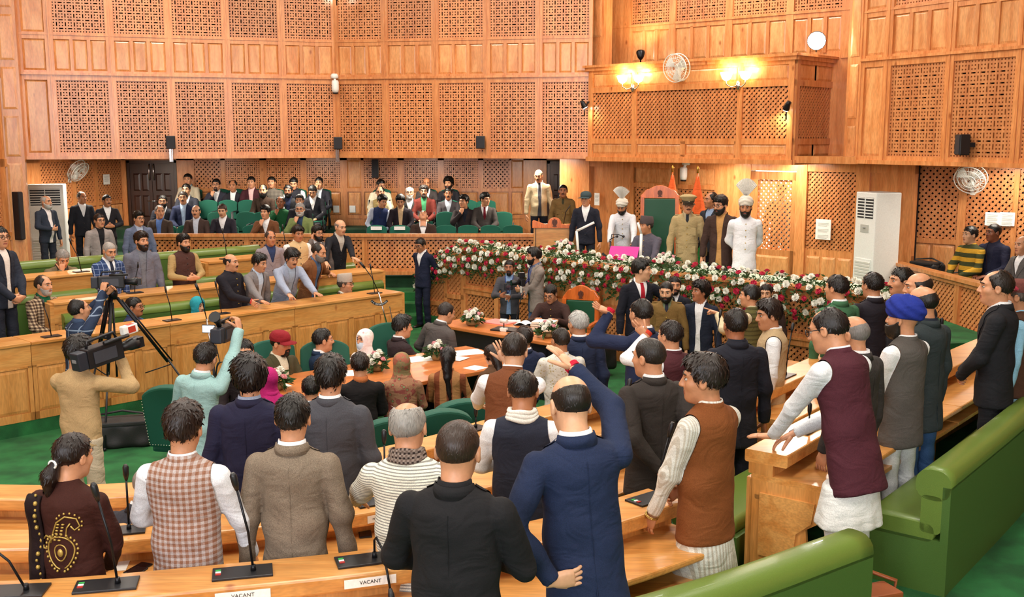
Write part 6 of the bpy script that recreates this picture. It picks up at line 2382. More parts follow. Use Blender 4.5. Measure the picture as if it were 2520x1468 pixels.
person('attendant in white coat and tall fan turban', 1836, 488, 0.75, 188, 'coat', '#E4E6EC', bot='#E2E4EA', hair='crop', hat='pagri', hatc=pag, beard='full', D=14.9, h=1.78, hem=-0.28, L='back', R_='back', hy=10, hp=4, skin=3)
person('figure outside the bright lattice door', 1925, 452, 0.60, 200, 'suit', '#4A5568', hair='short', D=19.35, h=1.75)
# ---------- suited man by the steps
person('man in navy suit and glasses walking by the green steps', 1032, 587, 0.0, 215, 'suit', '#1B2036', WHT, bot='#1A1F33', hair='short', glasses=True, D=18.3, h=1.74, hp=18, hy=0, L='back', R_='back', skin=3, lapel=False)
# ---------- left block: standing members
Lg = None
person('man in dark suit with open collar at the hall edge', -4, 556, 0.36, 110, 'open', '#262A36', '#E6DCD4', bot='#22242E', hair='short', glasses=True, D=13.0, h=1.72, hy=10, L='clasp', R_='clasp', shoes='#3A2018')
person('white-bearded man in dark suit beside the air conditioner', 112, 481, 0.70, 120, 'open', '#2E3542', '#E4DEDC', bot='#262A34', hair='fringe', hc='#C4BEB6', beard='full', bc='#D0CCC6', D=19.3, h=1.76, belly=0.8, R_='clasph', hy=-10)
person('man in black suit standing before the lattice wall', 200, 471, 0.70, 145, 'suit', '#23242C', bot=DK, hair='recede', hc='#4A423C', D=20.6, h=1.80, hy=-20, skin=3)
person('moustached man in black suit with clasped hands', 262, 479, 0.70, 150, 'suit', '#211F24', bot='#211F24', hair='short', beard='mustache', D=20.2, h=1.76, L='clasph', R_='clasph', hy=-14, skin=3)
person('man in light grey blazer and black shirt with glasses', 243, 525, 0.56, 140, 'open', '#938A86', '#1A191C', bot='#8A8280', hair='short', hc='#2A1C16', glasses=True, D=17.0, h=1.78, hy=-10, g=1.04, lapel=False)
person('smiling man in blue-grey blazer and glasses', 340, 520, 0.56, 145, 'open', '#5F6880', '#9AA4B8', bot='#3A4052', hair='thick', glasses=True, beard='mustache', D=17.2, h=1.76, hy=-16, g=1.06)
person('bearded man in grey three-piece suit', 346, 571, 0.36, 150, 'open', '#6A6B78', '#6F7078', bot='#62636E', hair='thick', hc='#2A1A12', beard='full', D=14.6, h=1.74, hy=-24, g=1.12, L='down', R_='down')
person('grey-haired man in blue windowpane suit and tie looking down', 270, 596, 0.36, 130, 'suit', cloth('#2B3E66', 'window', '#8A9CC0'), '#DDE0E6', '#23283C', bot=cloth('#2B3E66', 'window', '#8A9CC0'), hair='crop', hc='#B0A8A0', beard='stubble', bc='#C0BAB4', D=13.9, h=1.74, hp=16, g=1.06, L='down', R_='clasp')
person('elderly man in olive blazer resting his face on his hand', 156, 616, 0.56, 140, 'suit', '#7A6A50', '#4A4038', sit=True, hair='short', hc='#A09A94', D=14.9, lean=12, hp=16, R_='face', L='fold')
person('man in brown checked jacket and green polo neck', 104, 677, 0.36, 118, 'open', cloth('#C0A888', 'check', '#3F2E26', '#7A6450', 1.3), '#155A3C', sit=True, hair='recede', hc='#3A2E28', beard='stubble', bc='#B8B2AC', D=13.4, h=1.72, hy=-12, L='lap', R_='lap', hem=-0.04, lapel=False)
person('black-bearded man in brown waistcoat with red flower', 450, 577, 0.36, 135, 'vest', '#4A2E28', '#A88C5C', bot='#3A2A24', hair='thick', beard='full', D=15.0, h=1.74, hy=-12, g=1.14, hem=-0.2, L='clasph', R_='clasph')
pb5 = person('bald-fronted man in black buttoned coat with red wrist thread', 566, 624, 0.16, 115, 'coat', '#1E1C24', bot='#1C1B22', hair='bald', hc='#221A16', beard='mustache', D=14.1, h=1.72, g=1.16, hem=-0.34, hy=-8, R_={'w': (0.05, 0.36, 1.0), 'f': (0.75, -0.5, -0.4), 'c': 0.3}, L='down')
person('man in grey suit and pale shirt leaning on the desk', 640, 626, 0.16, 125, 'open', '#7E7878', '#B8C8DC', bot='#5A6074', hair='side', D=14.4, h=1.70, lean=12, hy=-10, R_={'g': (655, 757, 1.07), 'f': (0.7, -0.7, -0.1), 'p': (0, 0, -1), 'c': 0.15}, L='down')
person('man in grey blazer over navy shirt between the rows', 664, 567, 0.36, 150, 'suit', '#8C8288', '#2A3658', bot='#6A6268', hair='recede', hc='#4A3A32', D=16.0, h=1.74, hy=-6, g=1.06, skin=3)
person('shouting man in pale blue-grey blazer pointing down at the desk', 720, 615, 0.16, 140, 'open', '#9AA3B8', '#A5B4C8', bot='#5A6478', hair='bushy', hc='#16100E', beard='mustache', D=14.8, h=1.74, lean=24, hp=-8, hy=0, g=1.08, R_={'g': (722, 745, 1.08), 'f': (0.6, -0.8, -0.4), 'p': (0, 0, -1), 'c': 0.5}, L={'g': (788, 738, 1.07), 'f': (0.7, -0.7, -0.1), 'p': (0, 0, -1), 'c': 0.15}, handR={'point': (0,)})
person('man in beige waistcoat over white kurta', 733, 556, 0.36, 145, 'vest', '#CDAE80', '#E8E4E0', bot='#D8D0C4', hair='thick', D=16.3, h=1.70, g=1.12, hp=6, skin=3)
person('bearded man in grey herringbone jacket touching his ear', 780, 556, 0.36, 150, 'suit', cloth('#6E6460', 'tweed', '#544C4A'), '#DCE0E6', '#8A8A90', bot='#3A3634', hair='thick', beard='full', glasses=True, D=16.8, h=1.72, hy=-16, R_='ear', L='down')
person('grey-bearded man in tan-brown blazer reaching forward', 788, 599, 0.16, 118, 'open', '#7E5232', '#4A6488', bot='#3A2E28', hair='recede', hc='#2E2622', beard='full', bc='#8A8682', D=15.2, h=1.74, lean=18, hy=-8, R_={'g': (798, 692, 1.09), 'f': (0.7, -0.6, -0.2), 'p': (0, 0, -1), 'c': 0.3}, L={'g': (826, 690, 1.09), 'f': (0.8, -0.5, -0.2), 'p': (0, 0, -1), 'c': 0.3})
person('thin bald man in black suit leaning on the second desk', 838, 540, 0.36, 140, 'suit', '#1F2026', '#B8B2A8', bot='#1E1E24', hair='bald', hc='#8A7A70', D=17.0, h=1.76, lean=10, hy=-6, skin=5, R_={'g': (800, 662, 1.28), 'c': 0.2, 'p': (0, 0, -1)}, L={'g': (878, 660, 1.28), 'c': 0.2, 'p': (0, 0, -1), 'f': (0.7, -0.6, -0.2)})
person('seated man in woollen cap and glasses at the desk end', 848, 678, 0.16, 110, 'open', '#4A3C30', '#E0DCCC', sit=True, hair='short', hc='#5A5048', hat='karakul', hatc=plain('grey_lambskin', '#A89C90', 0.9, bump=0.8, scale=90), glasses=True, D=15.6, h=1.72, L='lap', R_='lap', hy=-10)
person('seated man in dark blue jacket and glasses smiling sideways', 328, 731, 0.16, 100, 'vest', '#33385A', '#2A5A80', sit=True, hair='short', glasses=True, beard='mustache', D=13.35, h=1.66, L='lap', R_='lap', g=1.1, hy=-6, skin=3)
person('seated woman in turquoise headscarf with hand at her mouth', 486, 731, 0.16, 150, 'kurta', '#33282A', sit=True, woman=True, hair=None, hat='hijab', hatc=cloth('#2E9AA8'), D=14.2, h=1.60, L='lap', R_='chin', hy=-30, hp=6, skin=2)
person('man in brown coat hidden behind the tripod', 250, 752, 0.16, 120, 'suit', '#6A5040', '#2A2A38', sit=True, hair='short', D=12.9, h=1.62, hp=10, L='lap', R_='lap')
# ---------- visitors in the gallery seats
seat_spots = []
labels_vis = []

def vis(label, px, py, row, A, B=WHT, **kw):
 labels_vis.append(label)
 zf = (0.70, 0.90, 1.10, 1.30)[row]
 dd = (20.95, 21.95, 22.75, 23.6)[row]
 a = dict(top='suit', sit=True, L='lap', R_='lap', bot='#24242A', hair='short', D=dd, face=178, seat=0.46)
 a.update(kw)
 fc = a.pop('face')
 tp = a.pop('top')
 inf = person(label, px, py, zf, fc, tp, A, B, group='visitors in the gallery seats', **a)
 # the chair stands where the body sits: seat height comes from the pixel, so let the floor tier carry it
 seat_spots.append((px, inf['loc'], row))
 return inf

vis('young man in cream blazer in the highest seat', 462, 427, 3, '#C9BEA6', B='#8A9AA0', D=24.0)
vis('man in dark coat and glasses behind the navy blazer', 458, 452, 2, '#2A2C36', glasses=True)
vis('man in dark jacket and glasses touching his chin', 532, 440, 3, '#2A2C38', R_='chin', glasses=True, beard='goatee')
vis('balding man in black padded jacket', 573, 443, 3, '#24222A', hair='recede', skin=3, top='zip')
vis('man in maroon cardigan over pink shirt', 618, 434, 3, '#3E1A22', '#D8B0B0', top='open')
vis('bearded man in dark brown suit', 647, 454, 2, '#3A2A20', '#3A2A20', hair='recede', beard='long', skin=2)
vis('man in patterned pullover', 668, 434, 3, cloth('#4A4644', 'check', '#8A8276', '#5E5850', 0.9), top='sweater')
vis('bearded man in black jacket and navy shirt', 709, 455, 2, '#1F2024', '#28304E', beard='full', top='open', skin=4)
vis('man with bowed head in dark vest and white sleeves', 722, 437, 3, '#23242C', WHT, top='vest', hp=18)
vis('man in dark suit with lowered face', 768, 457, 2, '#1F1F26', hp=26)
vis('man in black jacket covering his face with a hand', 785, 436, 3, '#20202A', '#D8E0E8', R_='face', top='zip')
vis('moustached man in dark suit', 737, 478, 1, '#2A2830', beard='mustache')
vis('man in green sweater resting chin on hand', 690, 482, 1, '#1D5A34', top='sweater', R_='chin', hair='recede', skin=4, collar='shirt')
vis('man in brown blazer with hand at his mouth', 653, 506, 0, '#6A4228', R_='chin', hair='thick', hy=15)
vis('white-bearded man in light green blazer and glasses', 738, 499, 0, '#74824E', '#2A3C58', beard='full', bc='#C8C4BE', hc='#B0AAA4', glasses=True, R_='chin', top='open')
vis('balding man in brown suit with pale blue shirt', 482, 504, 0, '#43332E', '#C4CCDA', hair='bald', beard='mustache', top='open')
vis('man in dark suit with open collar looking down', 546, 502, 0, '#26232C', hp=12, hc='#4A2E22', skin=2)
vis('moustached man in navy blazer and light blue shirt', 450, 471, 1, '#1C2440', '#A8C0DC', beard='mustache', top='open', hc='#3A2E28', face=170)
vis('bearded man in dark suit and white shirt near the door', 400, 480, 1, '#22242E', beard='full', glasses=True, hy=-10)
vis('man in brown blazer over blue shirt looking aside', 392, 505, 0, '#43362E', '#5A7AB8', hair='recede', hc='#6A6058', hy=-30, top='open')
vis('man in cream jacket and dark cap of hair bending down', 938, 441, 3, '#D6CDB4', hp=14, hy=-30, glasses=True)
vis('man in sand waistcoat with glasses', 935, 458, 2, '#A8925E', '#C8BCA0', top='vest', glasses=True, hair='recede')
vis('man in navy waistcoat leaning to his side', 942, 480, 1, '#1F2C54', '#B0B8CC', top='vest', hair='thick', hy=-34, lean=10, side=-8)
vis('man in black blazer over peach shirt looking down', 985, 480, 1, '#231C24', '#D8B890', top='open', hp=18, hair='thick')
vis('white-bearded man with glasses in dark patterned coat', 1008, 459, 2, '#3A3838', beard='full', bc='#D8D4CE', hair='fringe', hc='#C0BAB4', glasses=True, R_='clasph', skin=2)
vis('man in maroon blazer over green shirt with dark glasses', 1043, 456, 2, '#6A2A22', '#4A9A6A', top='open', glasses=True, hair='thick', hc='#4A4440', beard='goatee', g=1.12)
vis('balding man in grey suit in the last row', 1050, 437, 3, '#3E3838', hair='bald', skin=3)
vis('laughing bearded man in black jacket', 1104, 437, 3, '#1F1E24', beard='full', top='open', hair='bushy', hy=14)
vis('smiling moustached man in grey suit', 1103, 462, 2, '#443F42', '#B8C0CC', beard='mustache', skin=4)
vis('man in brown suit with head tipped back', 1042, 520, 0, '#36261F', hp=-42, hair='bald', hc='#2A221E', g=1.1, L='lap', R_='lap')
vis('grinning man in dark suit with hand at his neck', 1142, 480, 1, '#2E2628', '#1E2230', R_='chin', hy=34, hair='thick')
vis('man in grey suit and dark red tie turning aside', 1193, 475, 1, '#4A4442', WHT, tie='#6A1424', hy=-40, hair='thick')
print('people', N_PEOPLE, STATS)

# ================================================================== THINGS
def base_obj(name, loc, rz, label, cat, group=None):
 return empty(name, loc, rz, label, cat, group)

# ------------------------------------------------ garland along the dais
def petal_flower():
 mb = MB()
 r_ = random.Random(3)
 for lay, (n, r, z, up) in enumerate(((13, 0.052, 0.0, 0.012), (11, 0.044, 0.008, 0.026), (8, 0.030, 0.014, 0.036), (5, 0.016, 0.020, 0.036))):
  for k in range(n):
   a = 2 * PI * k / n + lay * 0.4 + r_.uniform(-0.1, 0.1)
   c, s_ = math.cos(a), math.sin(a)
   w = 0.0085
   q = r * r_.uniform(0.88, 1.08)
   V = [(-s_ * w * 0.4, c * w * 0.4, z), (s_ * w * 0.4, -c * w * 0.4, z), (c * q * 0.7 + s_ * w, s_ * q * 0.7 - c * w, z + up * 0.75), (c * q, s_ * q, z + up), (c * q * 0.7 - s_ * w, s_ * q * 0.7 + c * w, z + up * 0.75)]
   mb.add(V, [(0, 1, 2, 3, 4)])
 return mb.mesh('chrysanthemum')

def rose_flower():
 mb = MB()
 for lay, (n, r, h) in enumerate(((6, 0.036, 0.022), (5, 0.026, 0.032), (4, 0.015, 0.038), (3, 0.007, 0.040))):
  for k in range(n):
   a0 = 2 * PI * (k - 0.1) / n + lay * 0.7
   a1 = 2 * PI * (k + 1.1) / n + lay * 0.7
   am = (a0 + a1) / 2
   V = [(r * 0.45 * math.cos(a0), r * 0.45 * math.sin(a0), 0), (r * 0.45 * math.cos(a1), r * 0.45 * math.sin(a1), 0), (r * math.cos(a1) * 0.95, r * math.sin(a1) * 0.95, h), (r * 1.12 * math.cos(am), r * 1.12 * math.sin(am), h * 1.02), (r * 0.95 * math.cos(a0), r * 0.95 * math.sin(a0), h)]
   mb.add(V, [(0, 1, 2, 3, 4)])
 mb.lathe([(0.014, 0.0), (0.030, 0.012), (0.016, 0.03)], 8, cap=True)
 return mb.mesh('rose')

ME_WF = petal_flower()
ME_WF.materials.append(plain('white_petal', '#F4F2E6', 0.7))
ME_RF = rose_flower()
ME_RF.materials.append(plain('crimson_petal', '#C22A4A', 0.6))
ME_PF = rose_flower()
ME_PF.materials.append(plain('pink_petal', '#E8A9B0', 0.6))
LEAFM = plain('fern_green', '#2E5222', 0.6)

def leaf_mesh(spots, n, size, name='foliage', r0=0.10, seed=1):
 r_ = random.Random(seed)
 V, F = [], []
 for i in range(n):
  p, nrm = spots[r_.randrange(len(spots))]
  p = Vector(p) + Vector((r_.uniform(-r0, r0), r_.uniform(-r0, r0), r_.uniform(-r0, r0)))
  d = (Vector(nrm) + Vector((r_.uniform(-1, 1), r_.uniform(-1, 1), r_.uniform(-1.2, 0.5))) * 0.9).normalized()
  q = d.orthogonal().normalized()
  q = (q * math.cos(r_.uniform(0, 6)) + d.cross(q) * math.sin(r_.uniform(0, 6))).normalized()
  L = size * r_.uniform(0.6, 1.3)
  w_ = L * 0.16
  b = len(V)
  V += [p, p + d * L * 0.5 + q * w_, p + d * L, p + d * L * 0.5 - q * w_]
  F.append((b, b + 1, b + 2, b + 3))
 return np_mesh(name, np.array([tuple(v) for v in V]), np.array(F))

gpath = [(-1.62, 18.72, 0.92), (-1.48, 18.66, 1.06), (-0.86, 18.12, 1.40), (0.33, 16.93, 1.40), (1.99, 15.03, 1.40), (3.42, 13.71, 1.40), (4.62, 12.52, 1.40)]
gl = empty('flower_garland', gpath[2], 0, 'thick garland of white and red flowers along the dais', 'garland')
rg = random.Random(11)
P_ = [Vector(p) for p in gpath]
seg = [(P_[i + 1] - P_[i]).length for i in range(len(P_) - 1)]
tot = sum(seg)

def on_path(d):
 for i, L in enumerate(seg):
  if d <= L or i == len(seg) - 1:
   t = min(1, d / L)
   p = P_[i].lerp(P_[i + 1], t)
   e = (P_[i + 1] - P_[i]).normalized()
   n = Vector((-0.70, -0.71, 0)) if i >= 1 else Vector((-0.8, -0.6, 0))
   n = Vector((e.y, -e.x, 0)).normalized() if i >= 2 else Vector((-0.62, -0.78, 0))
   return p, n
  d -= L

spots = []
rows = [(-0.26, 0.06, 0.9), (-0.08, 0.085, 0.8), (0.08, 0.02, 0.35), (0.15, -0.11, 0.1), (0.13, -0.24, -0.15), (0.10, -0.34, -0.3)]
nW = nR = 0
org = Vector(gpath[2])
for ri, (dn, dz, upn) in enumerate(rows):
 d = 0.05 + 0.08 * (ri % 2)
 k = ri
 while d < tot - 0.05:
  p, n = on_path(d)
  p = p + n * dn + Vector((rg.uniform(-0.03, 0.03), rg.uniform(-0.03, 0.03), dz + rg.uniform(-0.035, 0.035)))
  nn = (n * (1 - abs(upn)) + Vector((0, 0, upn)) + Vector((rg.uniform(-.3, .3), rg.uniform(-.3, .3), rg.uniform(-.2, .3)))).normalized()
  spots.append((p - org, n * 0.6 + Vector((0, 0, 0.2))))
  red = (k % 5) in (1, 3) and ri not in (0,) or (ri == 0 and k % 4 == 2)
  if ri == 5 and rg.random() < 0.55:
   d += 0.17
   k += 1
   continue
  o = bpy.data.objects.new('rose' if red else 'chrysanthemum', ME_RF if red else ME_WF)
  COL.objects.link(o)
  o.parent = gl
  o.location = p + n * (0.07 if red else 0.06) + Vector((0, 0, 0.05 if ri < 2 else 0.0)) - org
  o.rotation_euler = nn.to_track_quat('Z', 'Y').to_euler()
  sc = rg.uniform(0.95, 1.2) * (1.0 if not red else 1.04)
  o.scale = (sc, sc, sc)
  d += 0.140 * rg.uniform(0.85, 1.15)
  k += 1
me = leaf_mesh(spots, 7000, 0.085, r0=0.07)
o = obj('foliage', me, LEAFM, gl)
o['kind'] = 'stuff'

def bouquet(loc, label, r=0.13, pink=3, seed=5, white=9):
 o = empty('bouquet', loc, 0, label, 'flowers')
 r_ = random.Random(seed)
 MB().lathe([(0.05, 0.0), (r * 0.75, 0.02), (r * 0.7, 0.06)], 14).build('basket', plain('wicker', '#8A6A3E', 0.8, bump=0.6), o)
 sp = []
 for i in range(white + pink):
  a = 2.4 * i
  q = r * math.sqrt((i + 0.5) / (white + pink))
  z = 0.10 + 0.10 * (1 - (q / r) ** 2)
  me = ME_PF if i % 4 == 1 and pink else ME_WF
  f = bpy.data.objects.new('flower', me)
  COL.objects.link(f)
  f.parent = o
  f.location = (q * math.cos(a), q * math.sin(a), z)
  f.rotation_euler = Vector((q * math.cos(a), q * math.sin(a), 0.12)).to_track_quat('Z', 'Y').to_euler()
  f.scale = (1.0, 1.0, 1.0)
  sp.append((Vector((q * math.cos(a), q * math.sin(a), z - 0.05)), Vector((math.cos(a), math.sin(a), 0.3))))
 l = obj('leaves', leaf_mesh(sp, 160, 0.09, 'leaves', 0.03, seed), LEAFM, o)
 l['kind'] = 'stuff'
 return o

bouquet((G(1164, 800, 0.78)[0], G(1164, 800, 0.78)[1], 0.78), 'low bowl of white and pink flowers on the table corner', 0.13, seed=5)
p = G(1348, 830, 0.78)
bouquet((p[0], p[1], 0.78), 'small spray of white flowers beside the stacked books', 0.10, seed=6, white=7)
p = AT(1388, 608, 17.3)
bouquet((p[0], p[1], 1.43), 'posy of white and pink flowers on the dais desk near the lectern', 0.15, seed=7)
p = AT(1640, 632, 15.35)
bouquet((p[0], p[1], 1.43), 'posy of white and pink flowers before the khaki officer', 0.15, seed=8)
p = G(928, 912, 0.75)
bouquet((p[0], p[1], 0.75), 'small pink and white flowers by the masked woman', 0.09, seed=9, white=5)
p = G(685, 958, 0.75)
bouquet((p[0], p[1], 0.75), 'small white flowers by the magenta shawl', 0.09, seed=10, white=5)
p = G(1075, 885, 0.75)
bouquet((p[0], p[1], 0.75), 'small white flowers beside the long-haired woman', 0.08, seed=12, white=4)

# ------------------------------------------------ chairs
def back_poly(w, h, crown=0.06, n=10):
 pts = [(-w / 2 * 0.94, 0), (w / 2 * 0.94, 0), (w / 2, h * 0.55)]
 for k in range(n + 1):
  a = R(20 + (160 - 20) * k / n)
  pts.append((w / 2 * math.cos(a) / math.cos(R(20)) * 0.98, h - crown + crown * (math.sin(a) - math.sin(R(20))) / (1 - math.sin(R(20)))))
 pts.append((-w / 2, h * 0.55))
 return pts

def chair_proto(name, back_mat, seat_h=0.46, back_h=0.50, w=0.50, legs=True):
 o = empty(name)
 mb = MB().prism(back_poly(w, back_h), 'y', -0.06, 0.03)
 b = mb.build('backrest', back_mat, o, bevel=0.018)
 b.location = (0, -0.26, seat_h + 0.02)
 b.rotation_euler = (R(8), 0, 0)
 MB().box(-w / 2, w / 2, -0.24, 0.26, seat_h - 0.10, seat_h).build('seat', back_mat, o, bevel=0.03)
 for sx in (-1, 1):
  MB().tube([(sx * (w / 2 + 0.02), -0.24, seat_h - 0.05), (sx * (w / 2 + 0.02), -0.24, seat_h + 0.2), (sx * (w / 2 + 0.02), 0.18, seat_h + 0.2), (sx * (w / 2 + 0.02), 0.20, 0.0)], 0.016, 6).build('armrest', BLACK, o)
  if legs:
   MB().tube([(sx * (w / 2 - 0.04), -0.22, seat_h - 0.08), (sx * (w / 2 - 0.02), -0.26, 0.0)], 0.016, 6).build('leg', BLACK, o)
 return o

gch = chair_proto('gallery_chair', CHAIRG, 0.44, 0.42, 0.41)
tag(gch, 'x', 'chair')
first = [True]

def put_chair(proto, loc, face, label, group):
 if first[0]:
  o = proto
  first[0] = False
 else:
  o = copy_tree(proto)
 o.location = loc
 o.rotation_euler = (0, 0, -R(face))
 o['label'] = label
 o['group'] = group
 return o

gname = 'green gallery chairs'
for (px, loc, row), lv in zip(seat_spots, labels_vis):
 put_chair(gch, (loc[0], loc[1] + 0.02, (0.70, 0.90, 1.10, 1.30)[row]), 180, ' '.join(('green chair under the ' + lv).split()[:16]), gname)
EMP = {(0, 448): 'beside the balding man in brown suit', (0, 612): 'between the open-collar suit and the brown blazer', (0, 922): 'with white strip before the navy waistcoat', (0, 980): 'with white strip before the peach shirt',
  (0, 1095): 'beside the man with head tipped back', (0, 1150): 'before the grinning man in dark suit', (0, 1206): 'before the grey suit and dark red tie', (0, 1262): 'standing last before the lectern',
  (1, 525): 'behind the open-collar dark suit', (1, 597): 'behind the gap in the front row', (1, 640): 'beside the green sweater', (1, 1095): 'beside the grinning man', (1, 1237): 'beside the dark red tie',
  (2, 505): 'beside the dark coat and glasses', (2, 553): 'below the black padded jacket', (2, 602): 'beside the bearded brown suit', (2, 1150): 'behind the grinning man', (2, 1196): 'behind the dark red tie'}
tops = {0: 0.70, 1: 0.90, 2: 1.10, 3: 1.30}
for row, y, pxs in ((0, 20.95, (448, 612, 922, 980, 1095, 1150, 1206, 1262)), (1, 21.95, (525, 597, 820 - 180, 1095, 1237)), (2, 22.75, (505, 553, 602, 1150, 1196))):
 for px in pxs:
  X = AT(px, 540, y)[0]
  lb = 'empty ' + ('front-row', 'second-row', 'third-row')[row] + ' green gallery chair ' + EMP[row, px]
  c = put_chair(gch, (X, y, tops[row]), 180, lb, gname)
  if px in (922, 980):
   t = MB().box(-0.11, 0.11, -0.235, -0.225, 0.78, 0.85).build('name_strip', PAPER, c)

# big studded chairs of the well
wch = empty('studded_chair')
tag(wch, 'x', 'chair')
STUD = plain('chair_stud', '#D8D8C8', 0.3, metal=0.8)
GRN2 = plain('bottle_green_velvet', '#0B5240', 0.7, bump=0.2, scale=200)
bk = MB().prism(back_poly(0.56, 0.62, 0.10), 'y', -0.05, 0.05).build('backrest', GRN2, wch, bevel=0.02)
bk.location = (0, -0.28, 0.42)
bk.rotation_euler = (R(10), 0, 0)
sm = MB()
for i, (x, z) in enumerate([(-0.25 + 0.028 * k, 0.03) for k in range(19)] + [(sx * (0.252 + 0.02 * z / 0.5), z) for sx in (-1, 1) for z in np.arange(0.05, 0.48, 0.03)]):
 sm.ball((x, -0.056, z), 0.006, 5, 4)
st = sm.build('stud', STUD, bk)
st['kind'] = 'stuff'
MB().box(-0.28, 0.28, -0.26, 0.28, 0.34, 0.46).build('seat', GRN2, wch, bevel=0.03)
for sx in (-1, 1):
 MB().tube([(sx * 0.30, -0.24, 0.42), (sx * 0.30, -0.22, 0.64), (sx * 0.30, 0.16, 0.64), (sx * 0.28, 0.18, 0.40)], 0.02, 7).build('armrest', BLACK, wch)
MB().tube([(0, 0, 0.08), (0, 0, 0.36)], 0.035, 8).build('post', BLACKM, wch)
for k in range(5):
 a = 2 * PI * k / 5
 MB().tube([(0, 0, 0.09), (0.26 * math.cos(a), 0.26 * math.sin(a), 0.04)], 0.018, 6).build('foot', BLACK, wch)
cn = 0
for px, py, zt, fc, lb in ((1110, 962, 1.02, 340, 'bottle-green studded chair behind the long-haired woman'), (1052, 985, 1.02, 338, 'bottle-green studded chair beside the white sleeve'), (950, 1003, 1.02, 345, 'bottle-green studded chair behind the grey-haired man'),
      (466, 946, 0.95, 10, 'bottle-green chair behind the man in teal'), (842, 900, 0.85, 165, 'bottle-green chair between the masked woman and blue suit'), (740, 905, 0.85, 150, 'bottle-green chair beside the man in maroon cap'),
      (1035, 848, 0.88, 150, 'bottle-green chair between the brown and grey suits')):
 p = G(px, py, zt)
 c = wch if cn == 0 else copy_tree(wch)
 cn += 1
 k = 0.45 if cn > 5 else (0.3 if cn == 5 else 0)
 c.location = (p[0] - 0.65 * k, p[1] + 0.76 * k, 0)
 c.rotation_euler = (0, 0, -R(fc))
 c['label'] = lb

EMB = plain('emblem_brown', '#5A2A14', 0.5)

def emblem(parent, x, y, z, s):
 """three-lion capital: stepped base, bell, three heads"""
 m = MB()
 m.box(x - 0.06 * s, x + 0.06 * s, y - 0.012, y, z, z + 0.02 * s)
 m.prism([(x - 0.03 * s, z + 0.02 * s), (x + 0.03 * s, z + 0.02 * s), (x + 0.055 * s, z + 0.07 * s), (x - 0.055 * s, z + 0.07 * s)], 'y', y - 0.012, y)
 m.box(x - 0.065 * s, x + 0.065 * s, y - 0.016, y, z + 0.07 * s, z + 0.095 * s)
 for dx, w_, h in ((0, 0.038, 0.13), (-0.048, 0.028, 0.105), (0.048, 0.028, 0.105)):
  m.prism([(x + dx * s - w_ * s, z + 0.095 * s), (x + dx * s + w_ * s, z + 0.095 * s), (x + dx * s + w_ * s * 0.8, z + (0.095 + h * 0.7) * s), (x + dx * s, z + (0.095 + h) * s), (x + dx * s - w_ * s * 0.8, z + (0.095 + h * 0.7) * s)], 'y', y - 0.016, y)
 return m.build('emblem', EMB, parent)

def crest_chair(loc, face, label, sc=1.0, back_h=0.85, crest=0.30):
 o = empty('presiding_chair', loc, -R(face), label, 'chair')
 W = 0.62 * sc
 z0 = 0.46
 MB().prism([(-W / 2, 0), (W / 2, 0), (W / 2, back_h - 0.02), (W / 2 - 0.05, back_h), (-W / 2 + 0.05, back_h), (-W / 2, back_h - 0.02)], 'y', -0.06, 0.02).build('backrest', plain('deep_green_leather', '#0E4A2E', 0.45), o, bevel=0.02).location = (0, -0.30, z0)
 # wooden crest with scrolled shoulders
 pts = []
 for k in range(25):
  t = -1 + 2 * k / 24
  pts.append((t * W * 0.56, crest * (0.30 + 0.70 * math.cos(t * PI / 2) ** 1.2 + 0.10 * math.cos(t * 9) * (abs(t) > 0.6))))
 poly = [(-W * 0.56, 0), (W * 0.56, 0)] + pts[::-1]
 c = MB().prism(poly, 'y', -0.05, 0.01).build('crest', W_RED, o, bevel=0.008)
 c.location = (0, -0.30, z0 + back_h)
 c.scale = (1, 1, 1)
 c2 = emblem(c, 0, 0.026, 0.03, crest * 2.4)
 for sx in (-1, 1):
  MB().box(sx * W / 2 - 0.03, sx * W / 2 + 0.03, -0.36, -0.26, 0.0, z0 + back_h + 0.02).build('side_post', W_RED, o)
  MB().box(sx * (W / 2 + 0.02) - 0.03, sx * (W / 2 + 0.02) + 0.03, -0.28, 0.24, z0 + 0.18, z0 + 0.23).build('armrest', W_RED, o, bevel=0.01)
  MB().box(sx * (W / 2 + 0.02) - 0.025, sx * (W / 2 + 0.02) + 0.025, 0.18, 0.23, 0, z0 + 0.18).build('leg', W_RED, o)
 MB().box(-W / 2, W / 2, -0.28, 0.26, 0.32, z0).build('seat', plain('deep_green_leather', '#0E4A2E', 0.45), o, bevel=0.03)
 return o

p = AT(1622, 500, 17.35)
crest_chair((p[0], p[1], 0.75), 190, 'tall green presiding chair with carved red crest and emblem', 0.92, 1.10, 0.22)
sl = psec['loc']
crest_chair((sl[0] + 0.32, sl[1] + 0.22, 0.0), 200, 'green chair with carved red crest behind the reading man', 0.80, 0.50, 0.22)

